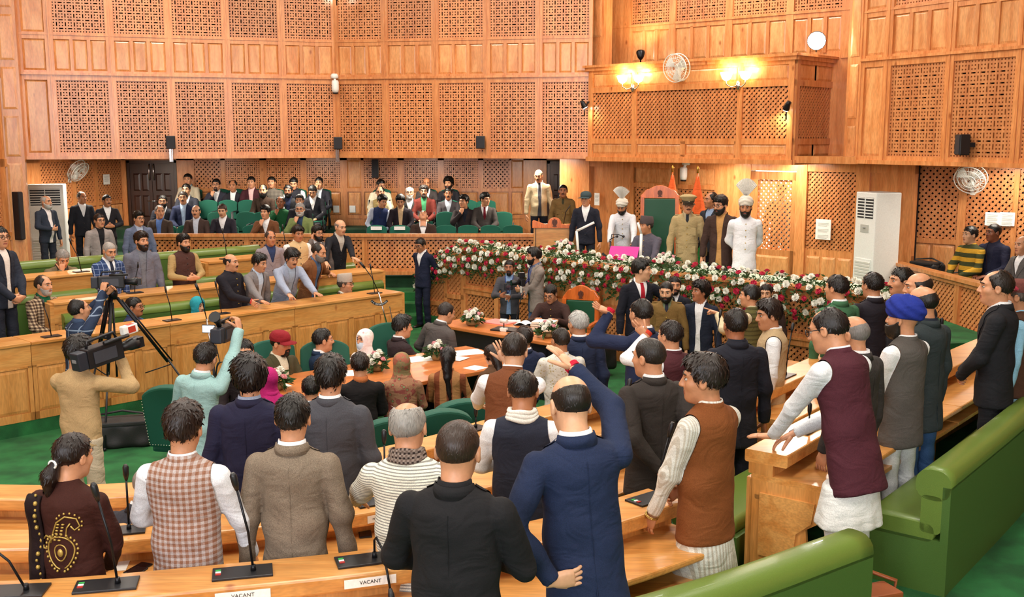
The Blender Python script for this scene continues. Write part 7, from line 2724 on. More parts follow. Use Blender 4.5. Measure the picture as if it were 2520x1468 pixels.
# ------------------------------------------------ lectern
p = AT(1372, 600, 18.45)
o = empty('lectern', (p[0], p[1], 0.75), R(-4), 'pale wooden lectern with red emblem crest on the dais', 'lectern')
MB().box(-0.42, 0.42, -0.04, 0.36, 0.0, 1.05).build('body', W_DESK, o, bevel=0.01)
pts = [(-0.44, 0.0), (0.44, 0.0), (0.44, 0.10), (0.28, 0.09), (0.14, 0.06)]
pts += [(0.12 * math.cos(a) - 0.10 + 0.05, 0.08 + 0.11 * math.sin(a)) for a in np.linspace(0, PI, 10)]
pts += [(-0.22, 0.07), (-0.36, 0.12), (-0.42, 0.14), (-0.44, 0.12)]
c = MB().prism(pts, 'y', -0.07, -0.02).build('crest', W_RED, o, bevel=0.006)
c.location = (0, 0, 1.0)
emblem(c, -0.05, -0.07, 0.03, 0.62)
MB().tube([(0.10, 0.1, 1.05), (0.14, 0.05, 1.28), (0.22, -0.02, 1.40)], 0.008, 6).build('microphone', BLACK, o)
MB().tube([(-0.38, -0.05, 1.12), (-0.385, -0.055, 0.6), (-0.37, -0.055, 0.1)], 0.006, 6).build('cable', BLACK, o)

# ------------------------------------------------ flags
for px, lb, y in ((1655, 'furled tricolour flag behind the high chair', 18.3), (1717, 'furled tricolour flag behind the khaki officer', 17.7)):
 p = AT(px, 440, y)
 o = empty('flag', (p[0], p[1], 0.75), 0, lb, 'flag')
 MB().tube([(0, 0, 0), (0, 0, 1.98)], 0.014, 8).build('pole', W_RED, o)
 MB().lathe([(0.0, 0.0), (0.022, 0.01), (0.012, 0.05), (0.03, 0.08), (0.0, 0.13)], 10, (0, 0, 1.97)).build('finial', plain('brass', '#C9A24A', 0.3, metal=1.0), o)
 for nm, col, z1, z0, f0, f1 in (('saffron_band', '#E2632E', 1.92, 1.15, 0.02, 0.16), ('white_band', '#EDE8E0', 1.15, 0.80, 0.16, 0.18), ('green_band', '#2A7A3A', 0.80, 0.35, 0.18, 0.19)):
  V, F = [], []
  n = 16
  for j in range(5):
   t = j / 4
   z = z1 + (z0 - z1) * t
   r = f0 + (f1 - f0) * t
   for k in range(n):
    a = 2 * PI * k / n
    rr = r * (1 + 0.28 * math.sin(a * 5 + t))
    V.append((rr * math.cos(a), rr * 0.6 * math.sin(a), z))
  for j in range(4):
   for k in range(n):
    F.append((j * n + k, (j + 1) * n + k, (j + 1) * n + (k + 1) % n, j * n + (k + 1) % n))
  obj(nm, np_mesh(nm, V, F, True), cloth(col), o)

# ------------------------------------------------ air conditioners
def aircon(loc, rz, label, w=0.50, d=0.42, h=1.75):
 o = empty('air_conditioner', loc, rz, label, 'air conditioner')
 MB().box(-w / 2, w / 2, -d / 2, d / 2, 0, h).build('cabinet', WHITE, o, bevel=0.02)
 MB().box(-w / 2 + 0.06, w / 2 - 0.06, -d / 2 - 0.004, -d / 2 + 0.02, h - 0.40, h - 0.08).build('outlet', plain('outlet_dark', '#26282C', 0.6), o)
 for k in range(7):
  z = h - 0.375 + 0.046 * k
  MB().box(-w / 2 + 0.06, w / 2 - 0.06, -d / 2 - 0.016, -d / 2 - 0.002, z, z + 0.016).build('louvre', WHITE, o)
 MB().box(-0.006, 0.006, -d / 2 - 0.02, -d / 2, h - 0.40, h - 0.08).build('divider', WHITE, o)
 MB().box(-w / 2 + 0.05, w / 2 - 0.05, -d / 2 - 0.012, -d / 2, 0.12, 0.70).build('grille_frame', WHITE, o)
 for k in range(11):
  z = 0.15 + 0.048 * k
  MB().box(-w / 2 + 0.07, w / 2 - 0.07, -d / 2 - 0.022, -d / 2 - 0.010, z, z + 0.028).build('grille_slat', plain('ac_grille', '#D8D6CC', 0.5), o)
 MB().lathe([(0.03, 0), (0.03, 0.008)], 12).build('badge', GREY, o).location = (0, -d / 2 - 0.004, h - 0.55)
 MB().box(-0.10, 0.10, -d / 2 - 0.006, -d / 2, h - 0.62, h - 0.50).build('display', plain('ac_display', '#B8B8B0', 0.3), o)
 return o

p = AT(126, 640, 20.6)
aircon((p[0], p[1], 0.70), R(14), 'white tower air conditioner behind the white-bearded man', 0.66, 0.4, 1.72)
p = AT(2152, 690, 16.4)
aircon((p[0], p[1], 0.75), R(-72), 'white tower air conditioner beside the flower garland', 0.50, 0.46, 1.73)

# ------------------------------------------------ wall fans
def wall_fan(loc, rz, tilt, label):
 o = empty('wall_fan', loc, rz, label, 'fan')
 MB().box(-0.06, 0.06, 0.0, 0.04, -0.30, -0.10).tube([(0, -0.02, -0.2), (0, -0.14, -0.22), (0, -0.16, -0.02)], 0.03, 8).build('bracket', WHITE, o)
 hd = MB().lathe([(0.05, -0.12), (0.075, -0.06), (0.07, 0.02), (0.03, 0.04)], 14).build('motor', WHITE, o)
 hd.location = (0, -0.16, 0)
 hd.rotation_euler = (R(90) + tilt, 0, 0)
 g = MB()
 for k in range(3):
  r = (0.10, 0.17, 0.235)[k]
  for zz in (0.02 + 0.02 * (2 - k), 0.13 + 0.02 * (2 - k)):
   g.tube([(r * math.cos(a), r * math.sin(a), zz) for a in np.linspace(0, 2 * PI, 25)], 0.004 if k < 2 else 0.008, 5, caps=False)
 for k in range(28):
  a = 2 * PI * k / 28
  for z0, z1 in ((0.17, 0.13), (0.05, 0.02)):
   g.tube([(0.03 * math.cos(a), 0.03 * math.sin(a), z0), (0.235 * math.cos(a), 0.235 * math.sin(a), z1)], 0.0022, 4)
 gr = g.build('guard', plain('fan_wire', '#E4E2DA', 0.4), hd)
 b = MB()
 for k in range(3):
  a = 2 * PI * k / 3 + 0.4
  V = [(0.03 * math.cos(a), 0.03 * math.sin(a), 0.08), (0.2 * math.cos(a - 0.45), 0.2 * math.sin(a - 0.45), 0.06), (0.215 * math.cos(a), 0.215 * math.sin(a), 0.08), (0.2 * math.cos(a + 0.45), 0.2 * math.sin(a + 0.45), 0.11)]
  b.add(V + [(x, y, z + 0.004) for x, y, z in V], [(0, 1, 2, 3), (7, 6, 5, 4)])
 b.build('blade', plain('fan_blade', '#CFD0CC', 0.3), hd)
 return o

p = AT(1672, 178, 18.6)
s_, zf_ = UZ(BA, BB, 1684, 190)
ex = Vector((BB[0] - BA[0], BB[1] - BA[1], 0)).normalized()
q = Vector((BA[0], BA[1], 0)) + ex * s_
wall_fan((q.x, q.y, zf_ + 0.16), R(-44), R(10), 'white wall fan on the balcony front')
p = AT(4, 278, 18.2)
wall_fan((-9.2, 18.0, p[2]), R(78), R(12), 'white wall fan on the lattice wall edge')
s_, z_ = UZ(EA, EB, 2400, 440)
ex = Vector((EB[0] - EA[0], EB[1] - EA[1], 0)).normalized()
q = Vector((EA[0], EA[1], 0)) + ex * s_
wall_fan((q.x, q.y, z_ + 0.05), R(-40), R(30), 'white wall fan over the press seats')
s_, z_ = UZ(AL0, AL1, 170, 410)
ex = Vector((AL1[0] - AL0[0], AL1[1] - AL0[1], 0)).normalized()
q = Vector((AL0[0], AL0[1], 0)) + ex * s_
wall_fan((q.x, q.y, 2.66), math.atan2(ex.y, ex.x), R(35), 'white wall fan under the gallery beside the air conditioner')

# ------------------------------------------------ lamps
GLOWW = plain('warm_glass_lit', '#FFE2A8', 0.4, emit=14.0)

def sconce(px, py, label):
 s_, z_ = UZ(BA, BB, px, py)
 ex = Vector((BB[0] - BA[0], BB[1] - BA[1], 0)).normalized()
 q = Vector((BA[0], BA[1], 0)) + ex * s_
 o = empty('wall_sconce', (q.x, q.y, z_), math.atan2(ex.y, ex.x), label, 'lamp')
 MB().lathe([(0.02, -0.10), (0.05, -0.04), (0.03, 0.05)], 10, (0, -0.06, 0)).build('backplate', CHROME, o)
 for sx in (-1, 1):
  MB().tube([(0, -0.08, -0.02), (sx * 0.10, -0.12, -0.05), (sx * 0.18, -0.14, 0.0), (sx * 0.18, -0.14, 0.06)], 0.010, 7).build('arm', CHROME, o)
  sh = MB().lathe([(0.03, 0.0), (0.07, 0.03), (0.095, 0.10), (0.105, 0.13)], 14, (sx * 0.18, -0.14, 0.06), cap=False).build('glass_shade', GLOWW, o)
  d = bpy.data.lights.new('sconce_light', 'POINT')
  d.energy = 16
  d.color = (1.0, 0.78, 0.42)
  d.shadow_soft_size = 0.05
  l = bpy.data.objects.new('sconce_light', d)
  COL.objects.link(l)
  l.parent = o
  l.location = (sx * 0.18, -0.16, 0.24)

sconce(1563, 213, 'twin-shade glowing sconce beside the balcony fan')
sconce(1822, 207, 'twin-shade glowing sconce near the balcony corner')

def flood(loc, target, label, power, r=0.10, col=(1, 0.95, 0.86), emit=40.0):
 o = empty('flood_lamp', loc, 0, label, 'lamp')
 d_ = (Vector(target) - Vector(loc)).normalized()
 hd = MB().lathe([(0.03, -0.12), (r * 0.7, -0.08), (r, 0.0), (r, 0.03)], 14, cap=True).build('housing', BLACKM, o)
 hd.rotation_euler = d_.to_track_quat('Z', 'Y').to_euler()
 MB().lathe([(0.001, 0.032), (r * 0.92, 0.034)], 14, cap=False).build('lens', plain('lamp_lens_%d' % int(emit), '#FFF6E4', 0.3, emit=emit), hd)
 MB().tube([(0, 0, 0), (0, 0, -0.18)], 0.012, 6).build('stem', BLACKM, o)
 L_ = bpy.data.lights.new('flood_light', 'SPOT')
 L_.energy = power
 L_.color = col
 L_.spot_size = R(110)
 L_.spot_blend = 0.6
 L_.shadow_soft_size = r
 lo = bpy.data.objects.new('flood_light', L_)
 COL.objects.link(lo)
 lo.parent = o
 lo.location = d_ * 0.06
 lo.rotation_euler = d_.to_track_quat('-Z', 'Y').to_euler()
 return o

p = AT(2008, 140, 17.3)
flood((p[0], p[1], BZ1 + 0.22), (0.5, 3.0, 2.6), 'dazzling flood lamp on the balcony corner', 260, 0.15, emit=160)
p = AT(1576, 160, 19.6)
flood((p[0], p[1], BZ1 + 0.20), (2.4, 20.6, 6.6), 'small up-lamp behind the balcony parapet', 40, 0.08, (1, 0.85, 0.5))
p = AT(820, 8, 20.4)
flood((-3.3, 20.5, 5.95), (-3.43, 21.0, 6.4), 'corner up-lamp on the lattice wall', 30, 0.07, (1, 0.85, 0.5))

def picture_spot(px, py, tx, ty_, label, power):
 s_, z_ = UZ(BA, BB, px, py)
 ex = Vector((BB[0] - BA[0], BB[1] - BA[1], 0)).normalized()
 nx = Vector((ex.y, -ex.x, 0))
 q = Vector((BA[0], BA[1], z_)) + ex * s_ + nx * 0.16
 t_s, t_z = UZ(BA, BB, tx, ty_)
 t = Vector((BA[0], BA[1], t_z)) + ex * t_s
 o = flood(tuple(q), tuple(t), label, power, 0.055, (1, 0.82, 0.55), 25)
 MB().tube([(0, 0, 0), tuple(-nx * 0.15 + Vector((0, 0, 0.1)))], 0.015, 6).build('bracket', BLACKM, o)
 return o

picture_spot(1948, 266, 1905, 345, 'black spot lamp lighting the balcony lattice', 22)
picture_spot(1452, 262, 1475, 330, 'small round spot lamp at the balcony edge', 8)
for lx, ly in ((-7.2, 22.0), (-4.6, 22.6), (-2.0, 22.4), (0.4, 22.0), (3.6, 18.6), (4.6, 17.95), (7.2, 15.6), (-8.6, 21.2)):  # frames for the fill lights added under the soffit
 o = empty('soffit_fill_frame', (lx, ly, 2.93), 0, 'square frame of an added fill light in the gallery soffit', 'lamp', 'soffit fill lights')
 MB().box(-0.38, 0.38, -0.38, 0.38, -0.035, 0.06).build('frame', WHITE, o)

# ------------------------------------------------ loudspeakers and cctv
def wall_speaker(A, B, px, py, label, w=0.17, h=0.24, post=True, tall=False, rzx=0):
 s_, z_ = UZ(A, B, px, py)
 ex = Vector((B[0] - A[0], B[1] - A[1], 0)).normalized()
 q = Vector((A[0], A[1], 0)) + ex * s_
 o = empty('loudspeaker', (q.x, q.y, z_), math.atan2(ex.y, ex.x) + rzx, label, 'loudspeaker')
 MB().prism([(-w / 2, -0.22), (w / 2, -0.22), (w / 2 * 0.8, -0.08), (-w / 2 * 0.8, -0.08)], 'z', -h / 2, h / 2).build('cabinet', BLACK, o, bevel=0.012)
 MB().box(-w / 2 + 0.012, w / 2 - 0.012, -0.228, -0.219, -h / 2 + 0.015, h / 2 - 0.015).build('grille', plain('speaker_mesh', '#26262C', 0.7, bump=0.8, scale=400), o)
 MB().box(-0.03, 0.03, -0.09, 0.0, -0.03, 0.03).build('bracket', BLACKM, o)
 if post:
  MB().box(-0.035, 0.005, -0.10, -0.06, -h / 2 - 0.24, -h / 2).box(0.015, 0.03, -0.10, -0.06, -h / 2 - 0.24, -h / 2).build('conduit', CHROME, o)
 return o

wall_speaker(WL0, WL1, 420, 350, 'small black loudspeaker between the first lattice bays')
wall_speaker(WL0, WL1, 828, 352, 'small black loudspeaker under the security camera')
wall_speaker(WL1, WM1, 1188, 350, 'small black loudspeaker on the lattice wall without conduit', post=False)
wall_speaker(WR0, WR1, 2398, 356, 'larger black loudspeaker on the right lattice wall', 0.22, 0.28, False, rzx=R(-35))
wall_speaker(LA, LB, 926, 414, 'tall black column loudspeaker over the gallery visitors', 0.16, 0.42, False)
o = wall_speaker((-9.5, 16.6), (-9.0, 18.95), 30, 530, 'tall black column loudspeaker on the edge lattice', 0.20, 0.86, False)

def cctv(A, B, px, py, label):
 s_, z_ = UZ(A, B, px, py)
 ex = Vector((B[0] - A[0], B[1] - A[1], 0)).normalized()
 q = Vector((A[0], A[1], 0)) + ex * s_
 o = empty('security_camera', (q.x, q.y, z_), math.atan2(ex.y, ex.x), label, 'camera')
 MB().lathe([(0.075, -0.03), (0.075, 0.03), (0.05, 0.06)], 14).build('mount', WHITE, o).location = (0, -0.08, 0.12)
 MB().tube([(0, -0.08, 0.10), (0, -0.14, 0.04)], 0.025, 8).build('neck', WHITE, o)
 MB().lathe([(0.06, -0.20), (0.07, -0.14), (0.07, 0.0), (0.055, 0.03)], 14).build('housing', WHITE, o).location = (0, -0.15, 0.02)
 MB().lathe([(0.05, -0.23), (0.058, -0.20)], 12).build('lens', BLACK, o).location = (0, -0.15, 0.02)
 return o

cctv(WL0, WL1, 822, 205, 'white security camera at the wall corner')
o = cctv(DA, DB, 1694, 408, 'white dome security camera over the dais')
o.location.z = 2.72

# ------------------------------------------------ notices, switches
def notice(A, B, px0, py0, px1, py1, label, lines=3, off=0.04):
 a, z1 = UZ(A, B, px0, py0)
 b_, z0 = UZ(A, B, px1, py1)
 ex = Vector((B[0] - A[0], B[1] - A[1], 0)).normalized()
 q = Vector((A[0], A[1], 0)) + ex * a
 o = empty('notice', (q.x, q.y, z0), math.atan2(ex.y, ex.x), label, 'notice')
 w_, h_ = b_ - a, z1 - z0
 MB().box(0, w_, -off, -off + 0.004, 0, h_).build('sheet', PAPER, o)
 m = MB()
 for k in range(lines):
  zc = h_ * (0.82 - 0.30 * k)
  for j in range(3):
   m.box(w_ * 0.15, w_ * (0.85 - 0.1 * (j == 2)), -off - 0.002, -off, zc - 0.022 * j - 0.008, zc - 0.022 * j)
 m.build('print', plain('faint_print', '#B9B6AE', 0.8), o)['kind'] = 'stuff'
 return o

notice(DA, DB, 2011, 538, 2046, 590, 'white printed notice on the lattice beside the bright door')
notice(EA, EB, 2427, 521, 2461, 555, 'white notice over the dark-jacketed press man, first of two')
notice(EA, EB, 2463, 521, 2498, 556, 'white notice over the dark-jacketed press man, beside its twin', 3)
notice(AL0, AL1, 250, 429, 267, 453, 'white notice on the lattice near the dark door', 2)
notice(DA, DB, 1466, 474, 1478, 505, 'small white notice behind the man in the dark cap', 2)
for px, lb in ((828, 'white switch plate under the panel beside the fallen chair'), (868, 'white switch plate nearer the column loudspeaker')):
 s_, z_ = UZ(LA, LB, px, 514)
 o = empty('switch_plate', (LA[0] + s_, LA[1], z_), 0, lb, 'switch')
 MB().box(-0.07, 0.07, -0.035, -0.02, -0.08, 0.08).build('plate', WHITE, o, bevel=0.006)
 MB().box(-0.03, 0.03, -0.042, -0.034, -0.03, 0.03).build('rocker', PAPER, o)

# ------------------------------------------------ desk microphones, control plates and name strips
FONT = bpy.data.fonts.load('<builtin>') if False else None

def text_mesh(txt, size, name='lettering'):
 c = bpy.data.curves.new('t', 'FONT')
 c.body = txt
 c.size = size
 c.align_x = 'CENTER'
 c.align_y = 'CENTER'
 c.extrude = 0.0006
 t = bpy.data.objects.new('t', c)
 COL.objects.link(t)
 bpy.context.view_layer.update()
 me = bpy.data.meshes.new_from_object(t.evaluated_get(bpy.context.evaluated_depsgraph_get()))
 bpy.data.objects.remove(t)
 me.name = name
 return me

INK = plain('black_ink', '#1C1A1E', 0.6)
LEDC = [plain('key_green', '#2E9A4A', 0.4), plain('key_white', '#E8E8E4', 0.4), plain('key_red', '#B0302A', 0.4)]

def desk_unit(S, t, row, label, strip=None, mic='up', h=0.42, bend=(0.0, 0.0), plate=True):
 """microphone station on a raised shelf: plate, keys, gooseneck; name strip on the shelf face"""
 zt = ZR[row][1]
 C = cut(S, max(0, t - 0.01), min(1, t + 0.01))
 e = C[-1] - C[0]
 e = e / np.linalg.norm(e)
 c = C.mean(0)
 n = np.array([e[1], -e[0]])
 rz = math.atan2(e[1], e[0])
 loc = (c[0] + n[0] * 0.15, c[1] + n[1] * 0.15, zt)
 if plate:
  o = empty('desk_microphone', loc, rz, label, 'microphone', 'microphones on the members desks')
  MB().box(-0.14, 0.14, -0.07, 0.07, 0.0, 0.012).build('base_plate', BLACK, o, bevel=0.003)
  for k in range(3):
   MB().box(-0.125, -0.10, 0.02 - 0.022 * k, 0.035 - 0.022 * k, 0.012, 0.016).build('key', LEDC[k], o)
  x0 = 0.05
  if mic == 'up':
   pts = [(x0, 0, 0.01), (x0 - bend[0] * 0.3, -bend[1] * 0.3, h * 0.5), (x0 - bend[0], -bend[1], h)]
  else:
   pts = [(x0, 0.0, 0.01), (x0, 0.0, 0.10), (x0 + 0.005, -0.03, 0.125), (x0 + 0.02, -0.09, 0.09), (x0 + 0.03, -0.16, 0.0), (x0 + 0.035, -0.20, -0.07)]
  MB().tube(pts, 0.006, 7).build('gooseneck', BLACKM, o)
  a, b_ = Vector(pts[-2]), Vector(pts[-1])
  dd = (b_ - a).normalized()
  MB().tube([b_, b_ + dd * 0.03, b_ + dd * 0.075, b_ + dd * 0.09], [0.009, 0.016, 0.017, 0.009], 8).build('capsule', BLACK, o)
  MB().lathe([(0.014, 0), (0.011, 0.03)], 8, (x0, 0, 0.01)).build('socket', BLACKM, o)
 if strip:
  q = (c[0] + n[0] * 0.3015, c[1] + n[1] * 0.3015, zt - 0.044)
  s = empty('name_strip', q, rz, ('white name strip reading %s ' % strip.lower() if strip else '') + 'below ' + label.split(' on ')[0], 'name strip', 'name strips on the desks')
  s['label'] = 'white paper name strip printed %s %s' % (strip, 'under the bent microphone' if mic == 'bent' else 'under the upright microphone')
  MB().box(-0.125, 0.125, -0.002, 0.0, -0.022, 0.022).build('strip', PAPER, s)
  tm = obj('lettering', text_mesh(strip, 0.026 if len(strip) < 9 else 0.017), INK, s)
  tm.location = (0, -0.0026, 0)
  tm.rotation_euler = (R(90), 0, 0)

def t_of(S, px, z):
 """arc fraction of the spot on a plan line that shows at pixel column px"""
 d = np.r_[0, np.cumsum(np.linalg.norm(np.diff(S, axis=0), axis=1))]
 d /= d[-1]
 best = min(range(len(S)), key=lambda i: abs(1260 + FPX * S[i, 0] / (S[i, 1] * math.cos(TH) - (z - HCAM) * math.sin(TH)) - px))
 return float(d[best])

desk_unit(R3S, t_of(R3S, 35, 1.25), 3, 'tall gooseneck microphone on the outer desk behind the velvet dress', None, h=0.30, bend=(0.22, 0))
desk_unit(R3S, t_of(R3S, 305, 1.25), 3, 'tall gooseneck microphone on the outer desk behind the checked waistcoat', None, h=0.42, bend=(0.06, 0.02))
desk_unit(R3S, t_of(R3S, 612, 1.25), 3, 'tall gooseneck microphone on the outer desk behind the tweed blazer', 'VACANT', h=0.42, bend=(0.06, 0.02))
desk_unit(R3S, t_of(R3S, 870, 1.25), 3, 'microphone bent over the edge on the outer desk', 'VACANT', mic='bent')
desk_unit(R3S, t_of(R3S, 1545, 1.25), 3, 'control plate microphone on the desk at the aisle', None, h=0.36, bend=(-0.05, 0.04))
desk_unit(R2S, t_of(R2S, 320, 1.10), 2, 'gooseneck microphone on the middle desk before the checked waistcoat', None, h=0.3)
desk_unit(R2S, t_of(R2S, 885, 1.10), 2, 'gooseneck microphone on the middle desk before the tweed blazer', 'Mr. KULDEEP RAJ DUBEY', h=0.36)
desk_unit(R2S, t_of(R2S, 1490, 1.10), 2, 'gooseneck microphone on the middle desk near the clasped hands', None, h=0.36, bend=(-0.08, 0))
desk_unit(R1S, t_of(R1S, 1120, 0.95), 1, 'gooseneck microphone on the inner desk under the leaning man', None, h=0.1)
desk_unit(R1T, 0.35, 1, 'tall gooseneck microphone on the inner desk beyond the aisle', None, h=0.45, bend=(-0.1, 0))
desk_unit(R2T, 0.30, 2, 'gooseneck microphone on the middle desk by the maroon waistcoat', None, h=0.4, bend=(-0.1, 0))
desk_unit(R3T, 0.12, 3, 'gooseneck microphone on the carved desk under the resting hand', None, h=0.1)
desk_unit(R3T, 0.62, 3, 'gooseneck microphone on the outer desk beside the black suit', None, h=0.34)

def left_mic(A, B, t, zt, label, h=0.34, lean=(0.04, -0.05)):
 c = lerp2(A, B, t)
 rz = math.atan2(B[1] - A[1], B[0] - A[0])
 n = (-math.sin(rz), math.cos(rz))
 o = empty('desk_microphone', (c[0] + n[0] * 0.15, c[1] + n[1] * 0.15, zt), rz, label, 'microphone', 'microphones on the left desks')
 MB().box(-0.10, 0.10, -0.06, 0.06, 0, 0.012).build('base_plate', BLACK, o)
 MB().tube([(0, 0, 0.01), (lean[0] * 0.3, lean[1] * 0.3, h * 0.55), (lean[0], lean[1], h)], 0.006, 6).build('gooseneck', BLACKM, o)
 MB().tube([(lean[0], lean[1], h), (lean[0] * 1.15, lean[1] * 1.15, h + 0.08)], 0.013, 7).build('capsule', BLACK, o)

for t, lb in ((0.30, 'microphone on the front desk behind the tripod'), (0.505, 'microphone on the front desk before the blue jacket'), (0.60, 'microphone on the front desk before the turquoise headscarf'), (0.945, 'microphone on the front desk before the woollen cap')):
 left_mic(PL1a, PL1b, t, 1.05, lb, 0.36, (-0.06, 0.0))
left_mic(PL2a, PL2b, 0.22, 1.25, 'microphone on the second desk beside the windowpane suit')
left_mic(PL2a, PL2b, 0.80, 1.25, 'microphone on the second desk before the beige waistcoat')
left_mic(PL3a, PL3b, 0.5, 1.45, 'microphone on the third desk before the resting man', 0.4, (-0.12, 0.0))
left_mic(PL3c, PL3d, 0.15, 1.45, 'microphone on the third desk behind the black coat', 0.4, (-0.05, 0.0))
left_mic(PL3c, PL3d, 0.55, 1.45, 'microphone on the third desk behind the grey blazer', 0.4, (-0.04, 0.0))

def mic_stand(px, py_base, py_top, label, lean=(0.0, 0.0), sign=None, loc=None, zbase=0.0):
 p = G(px, py_base, 0) if loc is None else loc
 o = empty('microphone_stand', (p[0], p[1], 0), 0, label, 'microphone stand')
 h = 1.50
 MB().lathe([(0.16, 0.0), (0.16, 0.02), (0.03, 0.035)], 14).build('base', BLACKM, o)
 MB().tube([(0, 0, 0.02), (0, 0, 0.62)], 0.016, 8).build('lower_tube', BLACKM, o)
 MB().tube([(0, 0, 0.60), (lean[0] * 0.6, lean[1], 1.15)], 0.011, 8).build('upper_tube', CHROME, o)
 MB().tube([(lean[0] * 0.6, lean[1], 1.15), (lean[0], lean[1], 1.36), (lean[0] * 1.45, lean[1], 1.50)], 0.007, 6).build('gooseneck', BLACKM, o)
 MB().tube([(lean[0] * 1.45, lean[1], 1.50), (lean[0] * 1.75, lean[1], 1.58)], 0.018, 8).build('microphone', BLACK, o)
 pts = [(0.02, 0, 0.95)] + [(0.10 + 0.11 * math.cos(a) + 0.02 * math.sin(3 * a), 0.01 * math.sin(2 * a), 0.40 + 0.22 * math.sin(a * 1.02)) for a in np.linspace(1.6, 15.0, 70)] + [(0.0, 0.05, 0.0)]
 MB().tube(pts, 0.006, 5).build('cable', BLACK, o)
 if sign:
  V = []
  n = 12
  for k in range(n + 1):
   a = R(215 + 110 * k / n)
   for r in (0.12, 0.155):
    for y in (-0.03, -0.02):
     V.append((lean[0] * 0.55 + r * math.cos(a), y, 1.12 + r * math.sin(a)))
  F = []
  for k in range(n):
   b0, b1 = k * 4, k * 4 + 4
   F += [(b0, b1, b1 + 2, b0 + 2), (b0 + 1, b0 + 3, b1 + 3, b1 + 1), (b0, b0 + 1, b1 + 1, b1), (b0 + 2, b1 + 2, b1 + 3, b0 + 3)]
  sg = obj('maker_sign', np_mesh('maker_sign', V, F), BLACK, o)
  for i, ch in enumerate(sign):
   a = R(222 + 96 * i / (len(sign) - 1))
   t = obj('lettering', text_mesh(ch, 0.026), WHITE, sg)
   t.location = (lean[0] * 0.55 + 0.1375 * math.cos(a), -0.031, 1.12 + 0.1375 * math.sin(a))
   t.rotation_euler = (R(90), 0, 0)
   t.rotation_euler = Matrix.Rotation(R(90), 3, 'X').to_euler()
   t.rotation_euler = (Matrix.Rotation(-(a - R(270)) * -1, 3, 'Y').inverted() @ Matrix.Rotation(R(90), 3, 'X')).to_euler()
 return o

mic_stand(945, 850, 650, 'floor microphone with arched sign and coiled cable by the front desk', (-0.22, 0), 'A K ENTERPRISES', loc=(-1.75, 14.75))
mic_stand(488, 905, 715, 'floor microphone beside the camcorder', (-0.10, 0), None, loc=(-3.62, 12.55))

# ------------------------------------------------ cameras
LENS = plain('coated_lens', '#141A2E', 0.08, spec=0.8)
# tripod with news camera
p = G(300, 1010, 0)
tl_ = AT(275, 700, 11.5)
o = empty('tripod', (tl_[0], 11.5, 0), 0, 'tall black tripod under a news camera', 'tripod')
ht = AT(275, 722, 11.5)[2]
MB().lathe([(0.05, -0.06), (0.06, 0.0), (0.05, 0.05)], 12, (0, 0, ht)).build('head', BLACKM, o)
for a, sp_ in ((R(38), 1.05), (R(150), 0.60), (R(-85), 0.60)):
 ex_, ey_ = math.cos(a), math.sin(a)
 lg = MB()
 lg.tube([(0.05 * ex_, 0.05 * ey_, ht - 0.05), (sp_ * 0.55 * ex_, sp_ * 0.55 * ey_, ht * 0.48)], 0.018, 7)
 lg.tube([(0.10 * ex_, 0.10 * ey_, ht - 0.08), (sp_ * 0.60 * ex_, sp_ * 0.60 * ey_, ht * 0.48)], 0.010, 6)
 l = lg.build('leg', BLACKM, o)
 MB().tube([(sp_ * 0.55 * ex_, sp_ * 0.55 * ey_, ht * 0.50), (sp_ * ex_, sp_ * ey_, 0.02)], 0.012, 7).build('lower_leg', BLACK, l)
 MB().tube([(sp_ * 0.30 * ex_, sp_ * 0.30 * ey_, ht * 0.42), (sp_ * 0.6 * ex_, sp_ * 0.6 * ey_, ht * 0.46)], 0.007, 6).build('spreader', BLACKM, l)
 MB().ball((sp_ * ex_, sp_ * ey_, 0.02), 0.02, 8, 5).build('rubber_foot', BLACK, l)
MB().tube([(0, 0, ht - 0.1), (0, 0, ht * 0.42)], 0.012, 7).build('centre_column', BLACKM, o)

